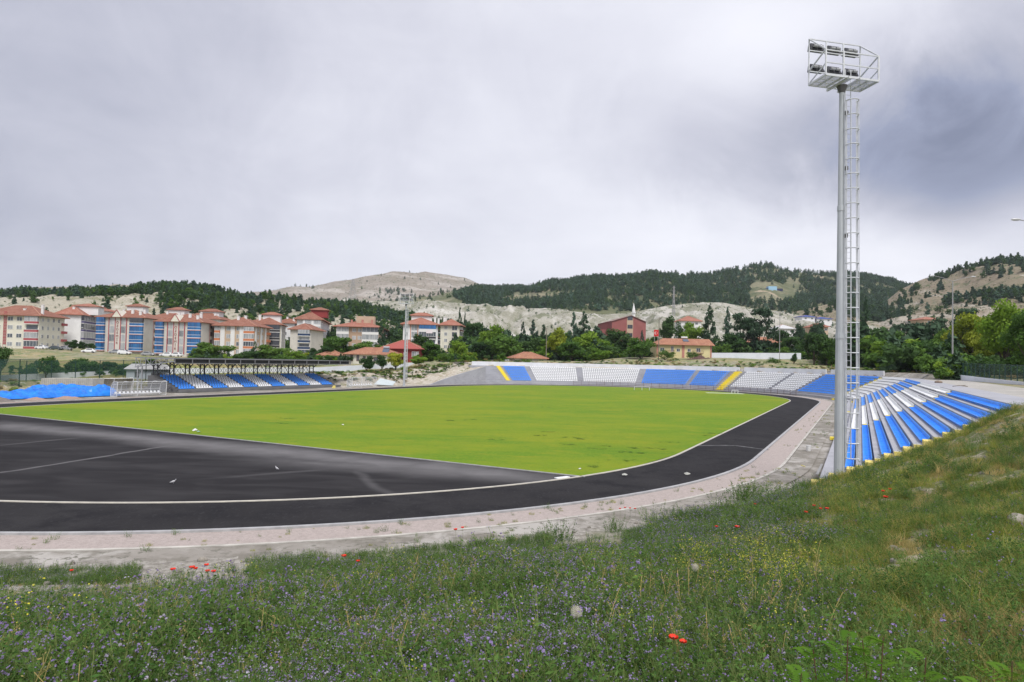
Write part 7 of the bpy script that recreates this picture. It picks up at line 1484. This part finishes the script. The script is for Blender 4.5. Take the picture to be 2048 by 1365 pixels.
# poppies
def poppy(label, u, v, size, lift=.0, group='red poppies on the bank'):
    p, t = seat_on_bank(u, v+.38/t_guess(u, v)*FPX if False else v); r = ray(u, v); D0 = p[1]
    # the bloom stands where the sight line passes, the stem goes down to the soil behind it
    D = D0*.90 if D0 < 12 else D0-.9; c = r*D/r[1]+np.array([0, 0, EYE]); z0 = gz(c[0], c[1]); 
    want = .66 if v > 1200 else .42
    for _ in range(200):
        if c[2]-z0 < want: D -= .03; c = r*D/r[1]+np.array([0, 0, EYE]); z0 = gz(c[0], c[1])
    o = thing('poppy', label, 'poppy', (c[0], c[1], z0), 0, group); st = MB(); st.tube([(c[0]+.02, c[1]+.03, z0-.03), (c[0]+.015, c[1]+.01, (z0+c[2])/2), c], [.004, .003, .0025], 5); st.build('stem', WM['stem'], o)
    b = MB(); g = np.random.default_rng(int(u*7+v)); s = size
    for k in range(5):
        a = k*1.257+g.random()*.4; n1 = 5; rows = []
        for i in range(4):
            f = i/3; rr = s*math.sin(f*1.45)*.95; zz = s*(1-math.cos(f*1.5))*.75; w = s*(.12+.55*math.sin(f*2.4)); rows.append([c+np.array([rr*math.cos(a)-w*q*math.sin(a), rr*math.sin(a)+w*q*math.cos(a), zz+.05*s*math.cos(q*5)-.15*s]) for q in np.linspace(-1, 1, n1)])
        vs = [q for row in rows for q in row]; b.add(vs, [(i*n1+j, i*n1+j+1, (i+1)*n1+j+1, (i+1)*n1+j) for i in range(3) for j in range(n1-1)])
    b.build('bloom', WM['red'], o); e = MB(); e.sphere(c+[0, 0, .1*s], s*.22, 8, 5); e.build('centre', mat('poppy_centre', (.03, .03, .03), (.06, .07, .03)), o)
def t_guess(u, v): return 10
PO = [(1347, 1277, .034, 'larger one of the two red poppies nearest the viewer'), (1366, 1285, .026, 'smaller one of the two red poppies nearest the viewer'), (1474, 1055, .075, 'lone orange-red poppy above the purple weeds, uphill of the white puff'), (1433, 1054, .05, 'small red poppy near the lone orange-red one'), (716, 1123, .055, 'lone red poppy at the upper edge of the purple weeds'), (688, 1113, .075, 'orange poppy group bloom beside the lone red poppy'),
      (346, 1140, .07, 'first red poppy of the row before the rubble strip'), (384, 1136, .075, 'wide red poppy in the middle of the row before the rubble strip'), (391, 1138, .06, 'poppy touching the wide red one'), (413, 1131, .065, 'upper poppy of the row before the rubble strip'), (415, 1143, .06, 'lower poppy of the row before the rubble strip'), (427, 1144, .06, 'last red poppy of the row before the rubble strip'), (143, 1142, .05, 'faint red poppy close to the left weeds of the rubble strip'),
      (1612, 1025, .055, 'red poppy below the floodlight mast, lowest of its cluster'), (1628, 1012, .05, 'small red poppy uphill of the lowest one'), (1641, 1018, .05, 'middle red poppy below the floodlight mast'), (1654, 1018, .06, 'bright poppy nearest to the floodlight mast foot'), (1771, 995, .07, 'brightest poppy on the slope under the terrace end'), (1766, 983, .055, 'upper poppy on the slope under the terrace end'), (1780, 979, .045, 'small poppy higher on the slope under the terrace end'),
      (911, 1060, .07, 'red poppy on the low kerb weeds'), (925, 1056, .06, 'second red poppy on the low kerb weeds, farther along'), (1510, 1009, .05, 'red poppy in the tall bushy weeds'), (1335, 1376, .03, 'poppy bud at the lower picture edge'), (1240, 1018, .05, 'leftmost orange poppy of the dense orange patch on the gravel'), (1250, 1016, .05, 'orange poppy in the dense patch, second from its start'), (1260, 1017, .05, 'orange poppy in the heart of the dense patch on the gravel'), (1270, 1018, .05, 'orange poppy at the end of the dense patch on the gravel')]
for u, v, s, l in PO:
    if v > 1370: continue
    poppy(l, u, v, s)
# two seed heads
def puff(label, u, v, R):
    p, t = seat_on_bank(u, v); r = ray(u, v); D = p[1]
    c = r*D/r[1]+np.array([0, 0, EYE]); z0 = gz(c[0], c[1])
    for _ in range(200):
        if c[2]-z0 < .72: D -= .03; c = r*D/r[1]+np.array([0, 0, EYE]); z0 = gz(c[0], c[1])
    o = thing('seed_head', label, 'seed head', (c[0], c[1], z0), 0, 'large seed heads on the bank'); st = MB(); st.tube([(c[0], c[1]+.02, z0-.02), (c[0]+.01, c[1], (z0+c[2])/2), c], .004, 6); st.build('stem', WM['stem'], o)
    b = MB(); g = np.random.default_rng(3); n = 130
    for k in range(n):
        zz = 1-2*(k+.5)/n; ph = k*2.39996; q = math.sqrt(1-zz*zz); d = np.array([q*math.cos(ph), q*math.sin(ph), zz]); e = c+d*R; x = np.cross(d, [0.3, .2, 1.]); x /= np.linalg.norm(x); y = np.cross(d, x)
        b.add([c+d*R*.2-x*.0004, c+d*R*.2+x*.0004, e+x*.0004, e-x*.0004], [(0, 1, 2, 3)])
        for j in range(6): a = j*1.047; v1 = x*math.cos(a)+y*math.sin(a); v2 = x*math.cos(a+1.2)+y*math.sin(a+1.2); t1_ = e+(v1*.26+d*.06)*R; b.add([e, t1_+v2*.0012, t1_-v2*.0012], [(0, 1, 2)])
    b.build('pappus', mat('pappus_cream', (.62, .58, .50), (.5, .46, .4), sc=9), o); e = MB(); e.sphere(c, R*.2, 8, 6); e.build('core', mat('seed_brown', (.2, .16, .1), (.14, .1, .06)), o)
puff('large cream seed head among the purple weeds, the nearer one', 1153, 1224, .045); puff('smaller pale seed head among the purple weeds, farther up the bank', 1390, 1135, .045)
# feathery saplings at the lower edge
def sapling(label, u, D, htop, n, seed, tone='bright'):
    b = at(u, 1500, D); x, y = b[0], b[1]; z0 = gz(x, y); zt = at(u, htop, D)[2]; o = thing('locust_sapling', label, 'sapling', (x, y, z0), 0, 'feathery locust saplings at the foot of the view'); g = np.random.default_rng(seed); H = zt-z0
    for i in range(n):
        bx = x+(i-(n-1)/2)*.105+g.normal()*.03; by = y+g.normal()*.08; h = H*(1-.045*abs(i-(n-1)/2))*g.uniform(.90, 1.0); lean = g.normal()*.05; pts = [np.array([bx+lean*t*t, by, z0+h*t]) for t in np.linspace(0, 1, 6)]
        s = MB(); s.tube(pts, [.006, .0055, .005, .004, .003, .002], 6); s.build('stem', mat('sapling_stem', (.10, .045, .025), (.07, .04, .02), sc=9), o)
        f = MB(); nl = int(h/.026)
        for k in range(3, nl):
            t = k/nl; p = pts[0]+(pts[-1]-pts[0])*t; p[0] = bx+lean*t*t; a = k*2.4+g.normal()*.3; L = (.27 if t < .85 else .17)*g.uniform(.8, 1.15); d = np.array([math.cos(a), math.sin(a)*.9, .35+.5*t]); d /= np.linalg.norm(d); m = 14
            sd = np.cross(d, [0, 0, 1.]); sd /= np.linalg.norm(sd)
            for j in range(2, m):
                q = j/m; c = p+d*L*q+np.array([0, 0, -.11*q*q]); ll = .036*math.sin(math.pi*min(1, q*.8+.2)); 
                for s_ in (-1, 1): e = c+sd*s_*ll+d*.006+[0, 0, -.003]; f.add([c, (c+e)/2+d*.0042, e, (c+e)/2-d*.0042], [(0, 1, 2, 3)])
            f.add([p-[0, 0, .001], p+[0, 0, .001], p+d*L+[0, 0, -.11], p+d*L+[0, 0, -.112]], [(0, 1, 2, 3)])
        f.build('foliage', leafmat('sapling_leaf', (.065, .16, .010), (.11, .22, .018), rnd=.1), o)
sapling('bright green feathery sapling with brown stems near the lower corner', 1690, 2.75, 1248, 7, 3)
sapling('darker feathery sapling cut by the picture corner', 2012, 2.6, 1278, 3, 8)

# ------------------------------------------------------------------ small things on the track side
def g0z(u, v, z=0.): r = ray(u, v); return r*((z-EYE)/r[2])+np.array([0, 0, EYE])
p = g0z(1617, 903); b = MB(); b.tube([p, p+[0, 0, .03], p+[0, 0, .30], p+[0, 0, .42]], [.13, .15, .17, .17], 12); o = b.build('bucket', mat('bucket_white', (.70, .70, .69), (.6, .6, .58), sc=12, bump=.5)); tag(o, 'crumpled white bucket standing on the gravel kerb beside the terrace', 'bucket'); MB().tube([p+[0, 0, .42], p+[0, 0, .45]], .185, 12).build('rim', mat('bucket_rim', (.6, .6, .6)), o)
p = g0z(1576, 940+8, .0); q = g0z(1642, 913, .0); 
def plank(label, a, b, w, h, m, z=.45):
    a = g0z(*a, z); b = g0z(*b, z); mb = MB(); mb.beam(a+[0, 0, h/2], b+[0, 0, h/2], w, h); tag(mb.build('plank', m), label, 'plank')
plank('grey board lying on the lowest terrace step', (1634, 950), (1644, 929), .14, .03, mat('board_grey', (.30, .30, .30), (.2, .2, .2), sc=4))
plank('white board left at the sharp corner of the lawn', (1112, 958), (1137, 955), .28, .05, whit, .03)
plank('short yellow stick on the concrete strip beside the terrace', (1602, 931), (1610, 934), .05, .03, yelp, .02)
def litter(label, u, v, s, m, z=.03):
    p = g0z(u, v, z); mb = MB(); g = np.random.default_rng(int(u+v)); n = 7; vs = [p+np.array([s*math.cos(i*.9)*g.uniform(.5, 1), s*math.sin(i*.9)*g.uniform(.5, 1), g.uniform(0, s*.5)]) for i in range(n)]+[p+[0, 0, s*.7]]; mb.add(vs, [(i, (i+1) % n, n) for i in range(n)]); tag(mb.build('litter', m), label, 'litter')
paper = mat('litter_white', (.72, .72, .72), (.6, .6, .62), sc=8)
litter('white scrap lying on the grass near the lawn corner', 1160, 939, .12, paper); litter('white scrap on the lawn above the lawn edge dust', 686, 851, .18, paper); litter('pale scrap on the grass edge near the asphalt', 390, 862, .3, paper); litter('crumpled bluish sheet beside the pale scrap on the grass', 397, 866, .25, mat('litter_blue', (.1, .35, .42), (.3, .4, .42)))
litter('flattened pale lump on the track past the lawn corner', 1249, 952, .22, mat('plaster_lump', (.45, .46, .42), (.3, .3, .28))); litter('broken grey lump on the outer side of the track', 1374, 950, .22, mat('plaster_lump', (.45, .46, .42)))
def pigeon(label, u, v, rz):
    p = g0z(u, v, .012); o = thing('pigeon', label, 'bird', p, rz, 'birds on the asphalt'); m = mat('pigeon_grey', (.50, .50, .52), (.34, .34, .37), sc=9)
    sec = [(-.20, .10, .012), (-.10, .125, .04), (0, .15, .065), (.08, .17, .06), (.12, .21, .035), (.135, .26, .032), (.155, .285, .03), (.19, .28, .008)]; n = 8; vs = []
    for x, z, r in sec:
        x, z, r = x*.75, z*.75, r*.75
        for j in range(n): a = 6.283*j/n; vs.append((x, r*math.cos(a), z+r*math.sin(a)*1.1))
    mb = MB().add(vs, [(i*n+j, i*n+(j+1) % n, (i+1)*n+(j+1) % n, (i+1)*n+j) for i in range(len(sec)-1) for j in range(n)]+[tuple(range(n)), tuple((len(sec)-1)*n+j for j in range(n))])
    for sy in (-.025, .025): mb.tube([(0.01, sy, .1), (.02, sy, .0)], .006, 4)
    me = bpy.data.meshes.new('body'); me.from_pydata(mb.v, [], mb.f); me.materials.append(m); me.polygons.foreach_set('use_smooth', [True]*len(me.polygons)); ob = bpy.data.objects.new('body', me); COL.objects.link(ob); ob.parent = o
pigeon('pale bird standing on the dark asphalt, nearer to the white curved line', 346, 968, .4); pigeon('pale bird standing on the asphalt closer to the lawn edge', 554, 941, 2.6)
# darker grass tufts on the pitch, a stick
def pitchtufts():
    g = np.random.default_rng(9); pts = []
    for u, v in ((577, 838), (565, 848), (1148, 876), (1168, 879), (1140, 890), (1210, 893), (1193, 899), (1272, 898), (1263, 905), (1250, 905), (1415, 867), (1432, 868), (1408, 871), (1217, 817), (1080, 872), (1095, 865), (1330, 800), (700, 770+25), (940, 840), (985, 880), (1345, 885), (1180, 934), (1250, 922), (1306, 898), (660, 800), (1090, 815), (905, 842)):
        q = g0z(u, v, .03); 
        for k in range(7): pts.append(q+[g.normal()*.45, g.normal()*.25, 0])
    pts = np.array(pts); n = len(pts); s = g.uniform(.35, .8, n); rot = np.zeros((n, 3)); rot[:, 2] = g.random(n)*6.28
    instancer('lawn_tufts', pts, rot, np.stack([s*1.5, s*1.5, s*.35], 1), [bladesrc(41, 'green'), bladesrc(42, 'green')], 'darker grass tufts standing up from the pitch', 'grass', 7)
    pts = []; 
    for i in range(420):
        k = g.random()
        if k < .5: q = T(g.uniform(42.3, 45.6), g.uniform(-95, -10), .01)
        else: a = g.uniform(-75, -5); R = g.uniform(42.1, 43.9 if g.random() < .6 else 45.5); q = T(R*math.cos(R_(a)), -LST+R*math.sin(R_(a)), .01)
        if fbm(q[0]*.3, q[1]*.3, 2, 3) > -.05: pts.append(q)
    pts = np.array(pts); n = len(pts); s = g.uniform(.25, .9, n); rot = np.zeros((n, 3)); rot[:, 2] = g.random(n)*6.28
    instancer('gravel_weeds', pts, rot, np.stack([s, s, s*.8], 1), [bladesrc(43, 'green'), bladesrc(44, 'grass')], 'small weeds sprouting from the gravel strip and kerb', 'weeds', 8)
pitchtufts()
# practice goals and low bench far across the track
def farstuff():
    for u, v, l in ((1284, 781, 'low white metal frame on the far side of the lawn before the blue seats'), (1470, 788, 'small white frame on the lawn edge near the yellow stair')):
        p = g0z(u, v, .0); m = MB(); w = 1.8 if u < 1400 else .7
        for x in (-w, 0, w): m.tube([p+[x, 0, 0], p+[x, 0, .8]], .05, 5); m.tube([p+[x, .7, 0], p+[x, 0, .8]], .04, 5)
        m.tube([p+[-w, 0, .8], p+[w, 0, .8]], .05, 5); tag(m.build('practice_goal', white), l, 'goal')
    a, b = g0z(1415, 786.5, .03), g0z(1490, 788.8, .03); m = MB(); d = b-a; m.quad(a, b, b+[0.4, 3.2, .01], a+[.4, 3.2, .01]); tag(m.build('plastic_sheet', mat('sheet_pale', (.50, .55, .42), (.32, .40, .2), sc=.8)), 'pale plastic sheet spread on the far lawn edge', 'sheet')
    p = at(767, 765, 146); s = MB(); q = g0z(767, 772.5, 0); s.hexa([q+[-2.2, 0, .3], q+[2.0, .4, .1], q+[2.4, 2, .9], q+[-1.2, 2, 1.6], q+[-2.2, 0, .38], q+[2.0, .4, .18], q+[2.4, 2, .98], q+[-1.2, 2, 1.68]]); tag(s.build('metal_sheet', mat('sheet_metal_pale', (.50, .56, .58), (.42, .47, .5), rough=.5)), 'bent pale sheet leaning on the rubble bank beside the small dugout', 'sheet')
    q = g0z(714, 763+9, .0)+[0, 1, .9]; m = MB(); m.sphere(g0z(712, 775, 0)+[0, 0, 0], .01, 4, 3)
    q = g0z(385, 786, 0.3); m = MB(); g = np.random.default_rng(2)
    q = T(-51.5, -61.8, 0)
    for k in range(16): a = g.uniform(0, 3.14); c = q+np.array([g.normal()*.9, g.normal()*.5, g.uniform(.1, .7)]); m.beam(c, c+np.array([math.cos(a)*1.1, .2, math.sin(a)*.8]), .07)
    tag(m.build('scrap_pile', darkst), 'dark heap of scrap metal at the corner of the covered stand', 'scrap pile')
    q = g0z(668, 777, 0); m = MB(); m.box(q[0]-.25, q[0]+.25, q[1], q[1]+.3, 0, .55); m.box(q[0]-.35, q[0]-.1, q[1]-.05, q[1]+.3, 0, .3); tag(m.build('yellow_block', yelp), 'small pale yellow block on the kerb at the end of the covered stand', 'block')
farstuff()

# ------------------------------------------------------------------ air between the viewer and the hills
def haze():
    mb = MB(); mb.box(-2600, 2600, -120, 2750, -45, 420); m = bpy.data.materials.new('haze_air'); m.use_nodes = True; N = m.node_tree.nodes; N.clear(); out = N.new('ShaderNodeOutputMaterial'); pv = N.new('ShaderNodeVolumePrincipled')
    pv.inputs['Color'].default_value = (.80, .86, .95, 1); pv.inputs['Density'].default_value = .00008; pv.inputs['Anisotropy'].default_value = .2; m.node_tree.links.new(pv.outputs[0], out.inputs['Volume'])
    tag(mb.build('haze', m), 'thin pale haze over the valley', 'haze', kind='stuff')
haze()
